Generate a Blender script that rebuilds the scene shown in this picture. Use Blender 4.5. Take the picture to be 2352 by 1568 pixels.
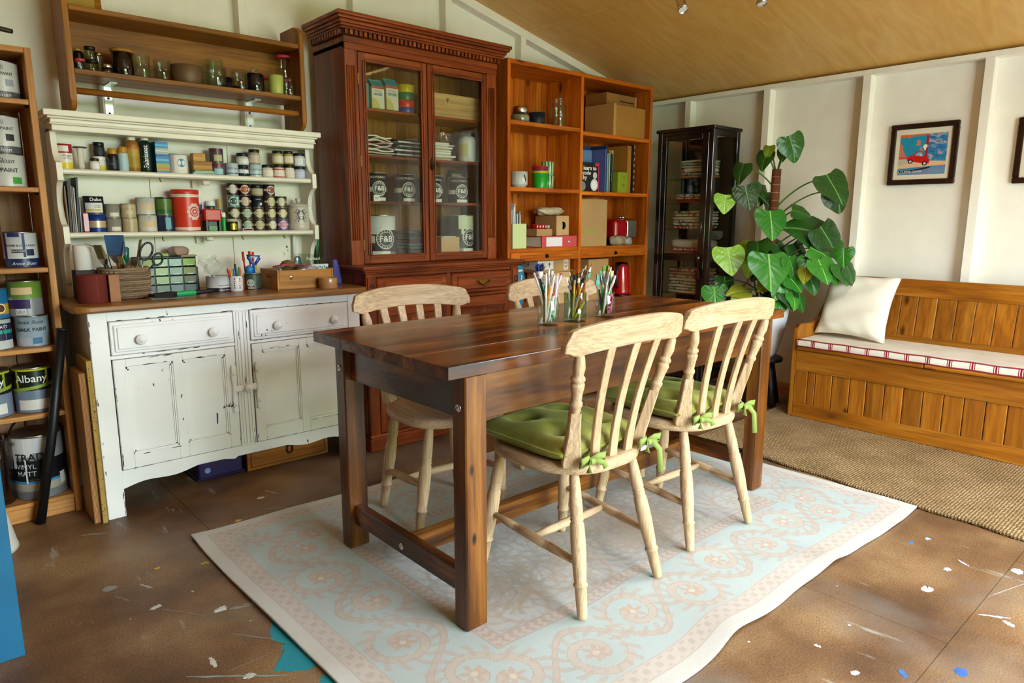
import bpy, math, random
import numpy as np
from mathutils import Vector, Matrix
PI = math.pi
WX, WW, YF = 2.5, 3.3, -1.5          # glazed opening behind the camera: centre, width, wall line
SKX0, SKX1, SKY0, SKY1 = 2.50, 3.08, 0.45, 1.20
random.seed(7)
for o in list(bpy.data.objects): bpy.data.objects.remove(o, do_unlink=True)
SC = bpy.context.scene
COL = SC.collection

# ---------------------------------------------------------------- camera
cam = bpy.data.cameras.new('camera'); cam.lens = 24.158; cam.sensor_width = 36.0; cam.clip_start = 0.02
camo = bpy.data.objects.new('camera', cam); COL.objects.link(camo)
camo.matrix_world = (Matrix.Translation((0, 0, 1.15)) @ Matrix.Rotation(math.radians(-41.69), 4, 'Z')
                     @ Matrix.Rotation(math.radians(90 - 10.146), 4, 'X') @ Matrix.Rotation(math.radians(0.13), 4, 'Z'))
SC.camera = camo

# ---------------------------------------------------------------- world, light, exposure
SC.view_settings.view_transform = 'Standard'; SC.view_settings.look = 'None'
SC.view_settings.gamma = 1.0; SC.view_settings.use_curve_mapping = False
SC.view_settings.exposure = 2.3
w = bpy.data.worlds.new('sky'); SC.world = w; w.use_nodes = True
bg = w.node_tree.nodes['Background']
bg.inputs['Color'].default_value = (0.80, 0.91, 1.0, 1); bg.inputs['Strength'].default_value = 6.0
def portal(loc, rot, sx, sy):
    l = bpy.data.lights.new('window_portal', 'AREA'); l.shape = 'RECTANGLE'; l.size = sx; l.size_y = sy
    l.cycles.is_portal = True
    o = bpy.data.objects.new('window_portal', l); COL.objects.link(o); o.location = loc; o.rotation_euler = rot
portal((WX, YF - .03, 1.07), (PI / 2, 0, 0), WW, 2.14)
portal(((SKX0 + SKX1) / 2, (SKY0 + SKY1) / 2, 2.62), (0, math.atan(.234), 0), SKX1 - SKX0, SKY1 - SKY0)
SC.cycles.transparent_max_bounces = 24

# ---------------------------------------------------------------- helpers
def lin(c):
    return c / 12.92 if c <= 0.04045 else ((c + 0.055) / 1.055) ** 2.4
def hx(s, a=1.0):
    s = s.lstrip('#')
    return tuple(lin(int(s[i:i + 2], 16) / 255) for i in (0, 2, 4)) + (a,)
MATS = {}
def newmat(name):
    m = bpy.data.materials.new(name); m.use_nodes = True
    nt = m.node_tree; b = nt.nodes['Principled BSDF']
    return m, nt, b
def N(nt, t, **kw):
    n = nt.nodes.new(t)
    for k, v in kw.items():
        if k.startswith('i_'): n.inputs[k[2:].replace('_', ' ')].default_value = v
        else: setattr(n, k, v)
    return n
def ramp(nt, stops):
    n = nt.nodes.new('ShaderNodeValToRGB'); e = n.color_ramp.elements
    e[0].position, e[0].color = stops[0]; e[1].position, e[1].color = stops[-1]
    for p, c in stops[1:-1]:
        k = e.new(p); k.color = c
    return n
def mix(nt, fac, a, b, mode='MIX'):
    n = nt.nodes.new('ShaderNodeMix'); n.data_type = 'RGBA'; n.blend_type = mode
    for sock, v in ((n.inputs[0], fac), (n.inputs[6], a), (n.inputs[7], b)):
        if hasattr(v, 'is_linked'): nt.links.new(v, sock)
        else: sock.default_value = v
    return n.outputs[2]
def objcoord(nt, scale=(1, 1, 1), rnd=True):
    tc = nt.nodes.new('ShaderNodeTexCoord'); mp = nt.nodes.new('ShaderNodeMapping')
    mp.inputs['Scale'].default_value = scale
    nt.links.new(tc.outputs['Object'], mp.inputs['Vector'])
    if rnd:
        oi = nt.nodes.new('ShaderNodeObjectInfo'); mu = nt.nodes.new('ShaderNodeMath'); mu.operation = 'MULTIPLY'
        mu.inputs[1].default_value = 37.0; nt.links.new(oi.outputs['Random'], mu.inputs[0])
        nt.links.new(mu.outputs[0], mp.inputs['Location'])
        return mp.outputs[0], oi.outputs['Random']
    return mp.outputs[0], None
def bump(nt, b, h, strength=0.2, dist=0.002):
    n = nt.nodes.new('ShaderNodeBump'); n.inputs['Strength'].default_value = strength; n.inputs['Distance'].default_value = dist
    nt.links.new(h, n.inputs['Height']); nt.links.new(n.outputs[0], b.inputs['Normal'])
def P(col, rough=0.5, metal=0.0, spec=0.5, var=0.0, coat=0.0, emit=0.0):
    """plain painted / plastic / metal surface"""
    key = (col, rough, metal, spec, var, coat, emit)
    if key in MATS: return MATS[key]
    m, nt, b = newmat('surface_' + col.lstrip('#'))
    c = hx(col); b.inputs['Base Color'].default_value = c
    b.inputs['Roughness'].default_value = rough; b.inputs['Metallic'].default_value = metal
    b.inputs['Specular IOR Level'].default_value = spec; b.inputs['Coat Weight'].default_value = coat
    if emit: b.inputs['Emission Color'].default_value = c; b.inputs['Emission Strength'].default_value = emit
    if var:
        v, r = objcoord(nt); n = N(nt, 'ShaderNodeTexNoise', i_Scale=9.0, i_Detail=5.0); nt.links.new(v, n.inputs['Vector'])
        rp = ramp(nt, [(0.3, (1 - var, 1 - var, 1 - var, 1)), (0.7, (1 + var * .4,) * 3 + (1,))])
        nt.links.new(n.outputs[0], rp.inputs[0])
        nt.links.new(mix(nt, 1.0, c, rp.outputs[0], 'MULTIPLY'), b.inputs['Base Color'])
    MATS[key] = m
    return m
def wood(name, dark, mid, light, axis='x', rough=0.45, across=22.0, knots=0.0, strength=0.15, coat=0.0, rvar=0.25, along=1.3, con=.23, spec=.3):
    key = ('wood', name, axis)
    if key in MATS: return MATS[key]
    m, nt, b = newmat(name + '_' + axis)
    s = [across] * 3; s['xyz'.index(axis)] = along
    v, rnd = objcoord(nt, s)
    n = N(nt, 'ShaderNodeTexNoise', i_Scale=1.0, i_Detail=7.0, i_Roughness=0.6, i_Distortion=0.6); nt.links.new(v, n.inputs['Vector'])
    rp = ramp(nt, [(0.5 - con, hx(dark)), (0.5, hx(mid)), (0.5 + con, hx(light))]); nt.links.new(n.outputs[0], rp.inputs[0])
    s2 = [q * 6 for q in s]; s2['xyz'.index(axis)] = along * 3
    v2, _ = objcoord(nt, s2)
    n2 = N(nt, 'ShaderNodeTexNoise', i_Scale=1.0, i_Detail=3.0); nt.links.new(v2, n2.inputs['Vector'])
    r2 = ramp(nt, [(0.35, (.72, .72, .72, 1)), (0.6, (1.06,) * 3 + (1,))]); nt.links.new(n2.outputs[0], r2.inputs[0])
    col = mix(nt, 1.0, rp.outputs[0], r2.outputs[0], 'MULTIPLY')
    if rvar:
        r3 = ramp(nt, [(0.0, (1 - rvar,) * 3 + (1,)), (1.0, (1 + rvar * .6,) * 3 + (1,))]); nt.links.new(rnd, r3.inputs[0])
        col = mix(nt, 1.0, col, r3.outputs[0], 'MULTIPLY')
    if knots:
        s4 = [7.5] * 3; s4['xyz'.index(axis)] = 3.4
        v4, _ = objcoord(nt, s4)
        vo = N(nt, 'ShaderNodeTexVoronoi', i_Scale=1.0, i_Randomness=1.0); nt.links.new(v4, vo.inputs['Vector'])
        kr = ramp(nt, [(knots * .45, (1, 1, 1, 1)), (knots, (0, 0, 0, 1))]); nt.links.new(vo.outputs['Distance'], kr.inputs[0])
        kd = tuple(x * .35 for x in hx(dark)[:3]) + (1,)
        col = mix(nt, kr.outputs[0], col, kd)
    nt.links.new(col, b.inputs['Base Color'])
    b.inputs['Roughness'].default_value = rough; b.inputs['Specular IOR Level'].default_value = spec; b.inputs['Coat Weight'].default_value = coat; b.inputs['Coat Roughness'].default_value = 0.18
    bump(nt, b, n2.outputs[0], strength, 0.0015)
    MATS[key] = m
    return m
def chipped(name, col, chip, amount=0.62, rough=0.45, tint=None):
    """old gloss paint with small streaky chips down to dark wood"""
    key = ('chip', name)
    if key in MATS: return MATS[key]
    m, nt, b = newmat(name)
    v, _ = objcoord(nt, (1, 1, 1), False)
    a = N(nt, 'ShaderNodeTexNoise', i_Scale=4.0, i_Detail=4.0); nt.links.new(v, a.inputs['Vector'])
    ra = ramp(nt, [(0.3, tuple(x * .9 for x in hx(col)[:3]) + (1,)), (0.65, hx(col))]); nt.links.new(a.outputs[0], ra.inputs[0])
    v2, _ = objcoord(nt, (55, 55, 26), False)
    n = N(nt, 'ShaderNodeTexNoise', i_Scale=1.0, i_Detail=6.0, i_Roughness=0.62); nt.links.new(v2, n.inputs['Vector'])
    n3 = N(nt, 'ShaderNodeTexNoise', i_Scale=5.0, i_Detail=1.0); nt.links.new(v, n3.inputs['Vector'])
    ad = N(nt, 'ShaderNodeMath', operation='MULTIPLY'); nt.links.new(n.outputs[0], ad.inputs[0]); nt.links.new(n3.outputs[0], ad.inputs[1])
    r = ramp(nt, [(amount * .62, (0, 0, 0, 1)), (amount * .62 + .012, (1, 1, 1, 1))]); nt.links.new(ad.outputs[0], r.inputs[0])
    nt.links.new(mix(nt, r.outputs[0], ra.outputs[0], hx(chip)), b.inputs['Base Color'])
    b.inputs['Roughness'].default_value = rough
    MATS[key] = m
    return m
def glass(name='clear_glass', tint='#f4faf6', refl=1.0):
    """thin glass wall: passes light straight through, mirrors by Fresnel"""
    key = ('glass', name)
    if key in MATS: return MATS[key]
    m = bpy.data.materials.new(name); m.use_nodes = True; nt = m.node_tree
    for n in list(nt.nodes): nt.nodes.remove(n)
    out = nt.nodes.new('ShaderNodeOutputMaterial'); t = nt.nodes.new('ShaderNodeBsdfTransparent'); t.inputs[0].default_value = hx(tint)
    g = nt.nodes.new('ShaderNodeBsdfGlossy'); g.inputs['Roughness'].default_value = 0.02; g.inputs['Color'].default_value = (1, 1, 1, 1)
    f = nt.nodes.new('ShaderNodeLayerWeight'); f.inputs[0].default_value = 0.5
    pw = nt.nodes.new('ShaderNodeMath'); pw.operation = 'POWER'; pw.inputs[1].default_value = 4.0; nt.links.new(f.outputs['Facing'], pw.inputs[0])
    mu = nt.nodes.new('ShaderNodeMath'); mu.operation = 'MULTIPLY_ADD'; mu.inputs[1].default_value = .6 * refl; mu.inputs[2].default_value = .05 * refl; mu.use_clamp = True
    nt.links.new(pw.outputs[0], mu.inputs[0])
    mx = nt.nodes.new('ShaderNodeMixShader'); nt.links.new(mu.outputs[0], mx.inputs[0]); nt.links.new(t.outputs[0], mx.inputs[1]); nt.links.new(g.outputs[0], mx.inputs[2])
    nt.links.new(mx.outputs[0], out.inputs[0])
    MATS[key] = m
    return m

class MB:
    """collects shapes and links them as ONE mesh object"""
    def __init__(s): s.v = []; s.f = []; s.m = []; s.s = []; s.mats = []
    def mi(s, mat):
        if mat not in s.mats: s.mats.append(mat)
        return s.mats.index(mat)
    def add(s, vs, fs, mat, smooth=False, M=None):
        o = len(s.v); k = s.mi(mat)
        if M is not None: vs = [tuple(M @ Vector(v)) for v in vs]
        s.v += [tuple(v) for v in vs]
        for f in fs: s.f.append(tuple(i + o for i in f)); s.m.append(k); s.s.append(smooth)
        return s
    def box(s, x0, x1, y0, y1, z0, z1, mat, M=None):
        vs = [(x, y, z) for x in (x0, x1) for y in (y0, y1) for z in (z0, z1)]
        fs = [(0, 1, 3, 2), (4, 6, 7, 5), (0, 4, 5, 1), (2, 3, 7, 6), (0, 2, 6, 4), (1, 5, 7, 3)]
        return s.add(vs, fs, mat, False, M)
    def prism(s, poly, a, b, mat, axis='y', M=None, smooth=False):
        """2-D outline (counter-clockwise or not) pushed from a to b along an axis; outline in the other two axes in order"""
        n = len(poly); vs = []
        for t in (a, b):
            for p, q in poly:
                vs.append({'x': (t, p, q), 'y': (p, t, q), 'z': (p, q, t)}[axis])
        fs = [tuple(range(n))[::-1], tuple(range(n, 2 * n))]
        o = len(s.f)
        s.add(vs, fs, mat, False, M)
        s2 = len(s.v) - 2 * n
        k = s.mi(mat)
        for i in range(n):
            j = (i + 1) % n
            s.f.append((s2 + i, s2 + j, s2 + n + j, s2 + n + i)); s.m.append(k); s.s.append(smooth)
        return s
    def lathe(s, prof, mat, n=20, M=None, mats=None, smooth=True, arc=None):
        """prof = [(r, z), ...]; closed with caps where r is 0"""
        vs = []; fs = []; idx = []
        for r, z in prof:
            if r < 1e-6: idx.append([len(vs)]); vs.append((0, 0, z))
            else:
                st = len(vs); idx.append(list(range(st, st + n)))
                for i in range(n):
                    a = 2 * PI * i / n; vs.append((r * math.cos(a), r * math.sin(a), z))
        o = len(s.v)
        if M is not None: vs = [tuple(M @ Vector(v)) for v in vs]
        s.v += vs
        for q in range(len(prof) - 1):
            A, B = idx[q], idx[q + 1]; k = s.mi(mats[q] if mats else mat)
            for i in range(n):
                j = (i + 1) % n
                if len(A) == 1 and len(B) == 1: continue
                if len(A) == 1: f = (A[0], B[j], B[i])
                elif len(B) == 1: f = (A[i], A[j], B[0])
                else: f = (A[i], A[j], B[j], B[i])
                s.f.append(tuple(x + o for x in f)); s.m.append(k); s.s.append(smooth)
        return s
    def tube(s, pts, rad, mat, n=8, smooth=True, M=None, flat=1.0, cap=True):
        pts = [Vector(p) for p in pts]; rs = rad if isinstance(rad, (list, tuple)) else [rad] * len(pts)
        vs = []; fs = []; up = None
        for i, p in enumerate(pts):
            d = (pts[min(i + 1, len(pts) - 1)] - pts[max(i - 1, 0)])
            if d.length < 1e-9: d = Vector((0, 0, 1))
            d.normalize()
            if up is None:
                up = Vector((0, 0, 1)) if abs(d.z) < .9 else Vector((1, 0, 0))
            a = d.cross(up); a.normalize(); b_ = a.cross(d); up = b_
            for k in range(n):
                t = 2 * PI * k / n; vs.append(tuple(p + a * math.cos(t) * rs[i] + b_ * math.sin(t) * rs[i] * flat))
        for i in range(len(pts) - 1):
            for k in range(n):
                j = (k + 1) % n; fs.append((i * n + k, i * n + j, (i + 1) * n + j, (i + 1) * n + k))
        s.add(vs, fs, mat, smooth, M)
        if cap:
            o = len(s.v) - len(vs); kk = s.mi(mat)
            s.f.append(tuple(o + k for k in range(n))[::-1]); s.m.append(kk); s.s.append(False)
            s.f.append(tuple(o + (len(pts) - 1) * n + k for k in range(n))); s.m.append(kk); s.s.append(False)
        return s
    def grid(s, fn, nu, nv, mat, smooth=True, M=None, matfn=None):
        vs = [fn(i / nu, j / nv) for j in range(nv + 1) for i in range(nu + 1)]
        o = len(s.v)
        if M is not None: vs = [tuple(M @ Vector(v)) for v in vs]
        s.v += [tuple(v) for v in vs]
        for j in range(nv):
            for i in range(nu):
                a = j * (nu + 1) + i
                s.f.append((o + a, o + a + 1, o + a + nu + 2, o + a + nu + 1))
                s.m.append(s.mi(matfn((i + .5) / nu, (j + .5) / nv) if matfn else mat)); s.s.append(smooth)
        return s
    def patch(s, r, a0, a1, z0, z1, mat, n=8):
        vs = []
        for i in range(n + 1):
            a = math.radians(a0 + (a1 - a0) * i / n)
            vs += [(r * math.cos(a), r * math.sin(a), z0), (r * math.cos(a), r * math.sin(a), z1)]
        return s.add(vs, [(2 * i, 2 * i + 2, 2 * i + 3, 2 * i + 1) for i in range(n)], mat, True)
    def dot(s, r, a, z, rad, mat, n=16, squash=1.0):
        vs = [(r * math.cos(math.radians(a)), r * math.sin(math.radians(a)), z)]
        for i in range(n):
            t = 2 * PI * i / n; aa = math.radians(a) + rad * squash * math.cos(t) / r
            vs.append((r * math.cos(aa), r * math.sin(aa), z + rad * math.sin(t)))
        return s.add(vs, [(0, i + 1, (i + 1) % n + 1) for i in range(n)], mat, True)
    def mesh(s, name, off=(0, 0, 0)):
        me = bpy.data.meshes.new(name)
        ox, oy, oz = off
        me.from_pydata([(a - ox, b - oy, c - oz) for a, b, c in s.v], [], s.f)
        for m in s.mats: me.materials.append(m)
        me.polygons.foreach_set('material_index', s.m); me.polygons.foreach_set('use_smooth', s.s)
        me.update()
        return me
    def build(s, name, parent=None, bev=0.0, loc=None, rot=None, world=False, seg=1, sub=0):
        """world=True: the shapes were given in room coordinates and are moved into the parent's frame"""
        off = ORG.get(parent.name, (0, 0, 0)) if (world and parent) else (0, 0, 0)
        if world and not parent and loc: off = loc
        o = bpy.data.objects.new(name, s.mesh(name, off)); COL.objects.link(o)
        if parent: o.parent = parent; ORG[o.name] = ORG.get(parent.name, (0, 0, 0))
        if loc is not None: o.location = loc
        if rot is not None: o.rotation_euler = rot
        if not parent: ORG[o.name] = tuple(loc) if loc is not None else (0, 0, 0)
        if sub:
            q = o.modifiers.new('smooth', 'SUBSURF'); q.levels = sub; q.render_levels = sub
        if bev:
            q = o.modifiers.new('bevel', 'BEVEL'); q.width = bev; q.segments = seg; q.limit_method = 'ANGLE'; q.angle_limit = math.radians(40); q.harden_normals = False
        return o
ORG = {}
def tag(o, label, cat, group=None, kind=None):
    if label: o['label'] = label
    if cat: o['category'] = cat
    if group: o['group'] = group
    if kind: o['kind'] = kind
    return o
def thing(name, label, cat, loc=(0, 0, 0), rz=0.0, group=None):
    o = bpy.data.objects.new(name, None); o.empty_display_size = 0.05; COL.objects.link(o)
    o.location = loc; o.rotation_euler = (0, 0, rz); ORG[o.name] = tuple(loc)
    return tag(o, label, cat, group)
def struct(o): o['kind'] = 'structure'; return o
def inst(mesh, name, parent, loc=(0, 0, 0), rot=(0, 0, 0), scale=(1, 1, 1), bev=0.0):
    o = bpy.data.objects.new(name, mesh); COL.objects.link(o)
    if parent: o.parent = parent
    o.location = loc; o.rotation_euler = rot; o.scale = scale
    if bev:
        q = o.modifiers.new('bevel', 'BEVEL'); q.width = bev; q.segments = 1; q.limit_method = 'ANGLE'; q.angle_limit = math.radians(40)
    return o
TXT = {}
def textgeo(txt, shear=0.0, bold=0.0):
    key = (txt, shear, bold)
    if key in TXT: return TXT[key]
    cu = bpy.data.curves.new('lettering', 'FONT'); cu.body = txt; cu.align_x = 'CENTER'; cu.align_y = 'CENTER'
    cu.size = 1.0; cu.shear = shear; cu.offset = bold; cu.resolution_u = 3
    o = bpy.data.objects.new('lettering', cu); COL.objects.link(o)
    dg = bpy.context.evaluated_depsgraph_get(); dg.update()
    me = bpy.data.meshes.new_from_object(o.evaluated_get(dg))
    vs = [tuple(v.co) for v in me.vertices]; fs = [tuple(p.vertices) for p in me.polygons]
    bpy.data.objects.remove(o, do_unlink=True); bpy.data.curves.remove(cu); bpy.data.meshes.remove(me)
    TXT[key] = (vs, fs)
    return vs, fs
def text_cyl(mb, txt, size, r, ang, z, mat, shear=0.0, bold=0.0, squeeze=1.0):
    vs, fs = textgeo(txt, shear, bold); a0 = math.radians(ang)
    mb.add([(r * math.cos(a0 + x * size * squeeze / r), r * math.sin(a0 + x * size * squeeze / r), z + y * size) for x, y, _ in vs], fs, mat)
def text_flat(mb, txt, size, M, mat, shear=0.0, bold=0.0, squeeze=1.0):
    vs, fs = textgeo(txt, shear, bold)
    mb.add([(x * size * squeeze, y * size, 0) for x, y, _ in vs], fs, mat, False, M)
def face_y(x, y, z, up=0.0):      # plane facing -Y at (x,y,z): text x -> +X, text y -> +Z
    return Matrix(((1, 0, 0, x), (0, 0, -1, y), (0, 1, 0, z), (0, 0, 0, 1))) @ Matrix.Rotation(up, 4, 'Z')
def face_x(x, y, z, up=0.0):      # plane facing -X: text x -> -Y, text y -> +Z
    return Matrix(((0, 0, -1, x), (-1, 0, 0, y), (0, 1, 0, z), (0, 0, 0, 1))) @ Matrix.Rotation(up, 4, 'Z')
def axis_to(a, b):                # frame with z from a to b
    a = Vector(a); b = Vector(b); d = (b - a).normalized()
    return Matrix.Translation(a) @ d.to_track_quat('Z', 'Y').to_matrix().to_4x4()

# ---------------------------------------------------------------- shared materials
W_WALL = P('#f3eee0', 0.6, var=0.04)
CHROME = P('#d8d8da', 0.18, 1.0); STEEL = P('#b9b9bb', 0.32, 1.0); BRASS = P('#8a6a2c', 0.35, 1.0); IRON = P('#1c1a18', 0.45, 0.6)
GOLD = P('#c39a3a', 0.3, 1.0); BLACK = P('#101010', 0.35); DARK = P('#1b1b1d', 0.55); WHITE = P('#f2f2ee', 0.45); PAPER = P('#f0eee6', 0.8)
GLASS = glass(); GREENGLASS = glass('green_tinted_glass', '#dcefe4')
PANE = glass('door_pane', '#f6f8f4', .6)
CARD = P('#b58a58', 0.85, var=0.12); CARD2 = P('#c89f6e', 0.85, var=0.12)
T_TOP = 'table_wood'
def tablewood(ax): return wood('table_wood', '#240f03', '#5c2d0a', '#a4601e', ax, 0.24, 9, knots=0.0, strength=0.08, coat=0.0, con=.15, spec=.5)
def tablepine(ax): return wood('table_frame_wood', '#341904', '#6a3a0e', '#945e20', ax, 0.34, 16, knots=0.08, strength=0.12, con=.17, spec=.45)
def chairwood(ax): return wood('bare_pine', '#b2906c', '#c8a884', '#d6bc9c', ax, 0.5, 34, strength=0.1, rvar=0.08, con=.30)
def pine(ax): return wood('orange_pine', '#9c430a', '#c46212', '#e08628', ax, 0.38, 12, knots=0.16, strength=0.1, rvar=0.22)
def mahog(ax): return wood('mahogany', '#4c1c07', '#803610', '#aa5824', ax, 0.34, 20, strength=0.12, coat=0.06, rvar=0.1)
def oak(ax): return wood('brown_oak', '#6a3e06', '#9a5e0e', '#b87a22', ax, 0.45, 16, strength=0.12, rvar=0.1)
def honey(ax): return wood('honey_pine', '#7a420a', '#9c5c12', '#b07424', ax, 0.4, 13, knots=0.15, strength=0.1, rvar=0.2)
def shelfpine(ax): return wood('shelf_pine', '#a8682c', '#c48646', '#d39c5e', ax, 0.5, 14, knots=0.08, strength=0.1, rvar=0.08)
WARM_LIT_WHITE = chipped('warm_lit_white_paint', '#f0e9d6', '#4a3524', 0.76)  # rack's white paint, with warm bounced light tinted into its colour
DWHITE = chipped('white_furniture_paint', '#f2f1ef', '#2c211a', 0.70)

# ---------------------------------------------------------------- floor
def floor_mat():
    m, nt, b = newmat('worn_chipboard')
    v, _ = objcoord(nt, (1, 1, 1), False)
    def noise(scale, detail=4, vec=v, rough=.5):
        n = N(nt, 'ShaderNodeTexNoise', i_Scale=scale, i_Detail=detail, i_Roughness=rough); nt.links.new(vec, n.inputs['Vector']); return n.outputs[0]
    big = ramp(nt, [(0.36, hx('#543820')), (0.5, hx('#755434')), (0.64, hx('#967650'))]); nt.links.new(noise(2.2, 6), big.inputs[0])
    sp = ramp(nt, [(0.36, (.45, .40, .36, 1)), (0.5, (1, 1, 1, 1)), (0.64, (1.7, 1.6, 1.45, 1))]); nt.links.new(noise(190, 3), sp.inputs[0])
    col = mix(nt, 0.5, big.outputs[0], sp.outputs[0], 'MULTIPLY')
    dust = ramp(nt, [(0.51, (0, 0, 0, 1)), (0.66, (.6, .6, .6, 1))]); nt.links.new(noise(1.7, 5), dust.inputs[0])
    col = mix(nt, dust.outputs[0], col, hx('#7d756c'))
    tc = N(nt, 'ShaderNodeMapping'); tc.inputs['Scale'].default_value = (14, 3.2, 1); tc.inputs['Rotation'].default_value = (0, 0, 0.9); nt.links.new(v, tc.inputs[0])
    st = ramp(nt, [(0.625, (0, 0, 0, 1)), (0.68, (.6, .6, .6, 1))]); nt.links.new(noise(1.0, 8, tc.outputs[0], .62), st.inputs[0])
    col = mix(nt, st.outputs[0], col, hx('#a9a49a'))
    vo = N(nt, 'ShaderNodeTexVoronoi', i_Scale=11.0); nt.links.new(v, vo.inputs['Vector'])
    dr = ramp(nt, [(0.035, (1, 1, 1, 1)), (0.05, (0, 0, 0, 1))]); nt.links.new(vo.outputs['Distance'], dr.inputs[0])
    sel = ramp(nt, [(0.30, (1, 1, 1, 1)), (0.32, (0, 0, 0, 1))]); sep = N(nt, 'ShaderNodeSeparateColor'); nt.links.new(vo.outputs['Color'], sep.inputs[0]); nt.links.new(sep.outputs[0], sel.inputs[0])
    ml = N(nt, 'ShaderNodeMath', operation='MULTIPLY'); nt.links.new(dr.outputs[0], ml.inputs[0]); nt.links.new(sel.outputs[0], ml.inputs[1])
    col = mix(nt, ml.outputs[0], col, hx('#d9d6cd'))
    nt.links.new(col, b.inputs['Base Color']); b.inputs['Roughness'].default_value = 0.5
    bump(nt, b, noise(60, 4), 0.12, 0.002)
    return m
FLOOR = floor_mat()
fl = struct(MB().box(-1.5, 4.5, YF - .1, 3.5, -0.06, -0.003, P('#3a2a1c', .8)).build('floor'))
cols = {(YF, 0.483): (-1.46, 0.3, 2.74, 4.46), (0.483, 2.24): (-1.46, -0.4, 2.04, 4.46), (2.24, 3.45): (-1.46, 0.757, 3.2, 4.46)}
for (y0, y1), xs in cols.items():
    for x0, x1 in zip(xs, xs[1:]):
        MB().box(x0 + .0008, x1 - .0008, y0 + .0008, y1 - .0008, -0.02, 0.0, FLOOR).build('floor_panel', fl)
# paint spilt on the boards, each blob its own thin skin
def blob(pts, mat, name='paint_spill', z=0.0012):
    cx = sum(p[0] for p in pts) / len(pts); cy = sum(p[1] for p in pts) / len(pts)
    fine = []
    for i, p in enumerate(pts):
        q = pts[(i + 1) % len(pts)]
        for k in range(5):
            t = k / 5; e = .007 if len(pts) == 8 else .0025; j = random.uniform(-e, e)
            fine.append((p[0] + (q[0] - p[0]) * t + j, p[1] + (q[1] - p[1]) * t + random.uniform(-e, e)))
    n = len(fine); vs = [(cx, cy, z)] + [(a, b_, 0.0004) for a, b_ in fine]
    MB().add(vs, [(0, i + 1, (i + 1) % n + 1) for i in range(n)], mat, True).build(name, fl)
blob([(.74, 1.83), (.74, 1.53), (.663, 1.55), (.60, 1.60), (.655, 1.65), (.665, 1.70), (.655, 1.76), (.70, 1.83)], P('#1590a0', .35))
blob([(.73, 1.49), (.73, 1.40), (.69, 1.42), (.66, 1.47), (.69, 1.50)], P('#1590a0', .35))
for x, y, r, c in ((.55, 1.62, .022, '#c9c6be'), (.87, 2.56, .018, '#d8b92a'), (.81, 2.54, .016, '#2fa6c6'), (1.02, 2.72, .02, '#cfcac0'), (.53, 2.37, .014, '#d8a92a'),
                   (.46, 2.12, .02, '#c9c6be'), (.60, 1.98, .026, '#cfd0cc'), (2.31, .62, .03, '#e3e4e6'), (2.50, .62, .02, '#d8d8d8'), (1.72, .60, .016, '#e8e6e0'), (1.93, .42, .028, '#2f5fa6'),
                   (2.62, .77, .02, '#3f76a6'), (2.70, .74, .016, '#a8b8c6'), (2.66, .46, .03, '#e3e2e6'), (.38, 2.33, .03, '#8f938f'), (.66, 2.30, .02, '#a39e34')):
    k = 7; r *= .62; blob([(x + r * random.uniform(.75, 1.1) * math.cos(2 * PI * i / k) * 1.4, y + r * random.uniform(.7, 1.1) * math.sin(2 * PI * i / k)) for i in range(k)], P(c, .5))

for x0, y0, x1, y1, w_, c in ((0.468, 2.1, 0.637, 1.866, 0.006, '#857c70'), (0.427, 1.723, 0.624, 1.557, 0.008, '#8fa0a0'), (0.582, 1.833, 0.672, 1.713, 0.006, '#8a8a84'), (0.622, 1.961, 0.711, 1.939, 0.022, '#a39c92'), (0.389, 2.816, 0.463, 2.774, 0.02, '#8f8a84'), (1.063, 2.786, 1.097, 2.7, 0.01, '#a8a49c'), (0.981, 2.607, 1.067, 2.549, 0.006, '#b0aca4'), (0.509, 1.674, 0.661, 1.675, 0.005, '#8a847a'), (0.499, 1.764, 0.496, 1.713, 0.016, '#d0cdc8'), (2.268, 0.47, 2.316, 0.4, 0.01, '#d8d4d6'), (2.287, 0.411, 2.271, 0.382, 0.022, '#dcdade'), (2.603, 0.617, 2.579, 0.578, 0.012, '#cfcdd0'), (1.76, 0.725, 1.762, 0.707, 0.014, '#e6e4de'), (1.824, 0.531, 1.799, 0.505, 0.018, '#3c6aa8'), (2.405, 0.479, 2.582, 0.425, 0.004, '#b8b2a8'), (0.457, 2.295, 0.484, 2.243, 0.01, '#b8b4ae'), (0.381, 2.274, 0.411, 2.207, 0.008, '#8f8a82'), (0.205, 2.326, 0.465, 2.278, 0.0025, '#8a7c64'),):   # scuffs and smears of dried paint
    d = Vector((x1 - x0, y1 - y0)); L_ = d.length; d.normalize(); n_ = Vector((-d.y, d.x)); up_ = []; dn_ = []
    for i in range(11):
        t = i / 10; k = w_ / 2 * (.25 + .75 * math.sin(PI * (.1 + .8 * t))) * random.uniform(.5, 1.1); m_ = Vector((x0, y0)) + d * L_ * t + n_ * random.uniform(-.15, .15) * w_
        up_.append(tuple(m_ + n_ * k)); dn_.append(tuple(m_ - n_ * k))
    MB().add([(a, b_, .0006) for a, b_ in up_ + dn_], [(i, i + 1, 12 + i, 11 + i) for i in range(10)], P(c, .7, var=.25)).build('paint_scuff', fl)

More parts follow.
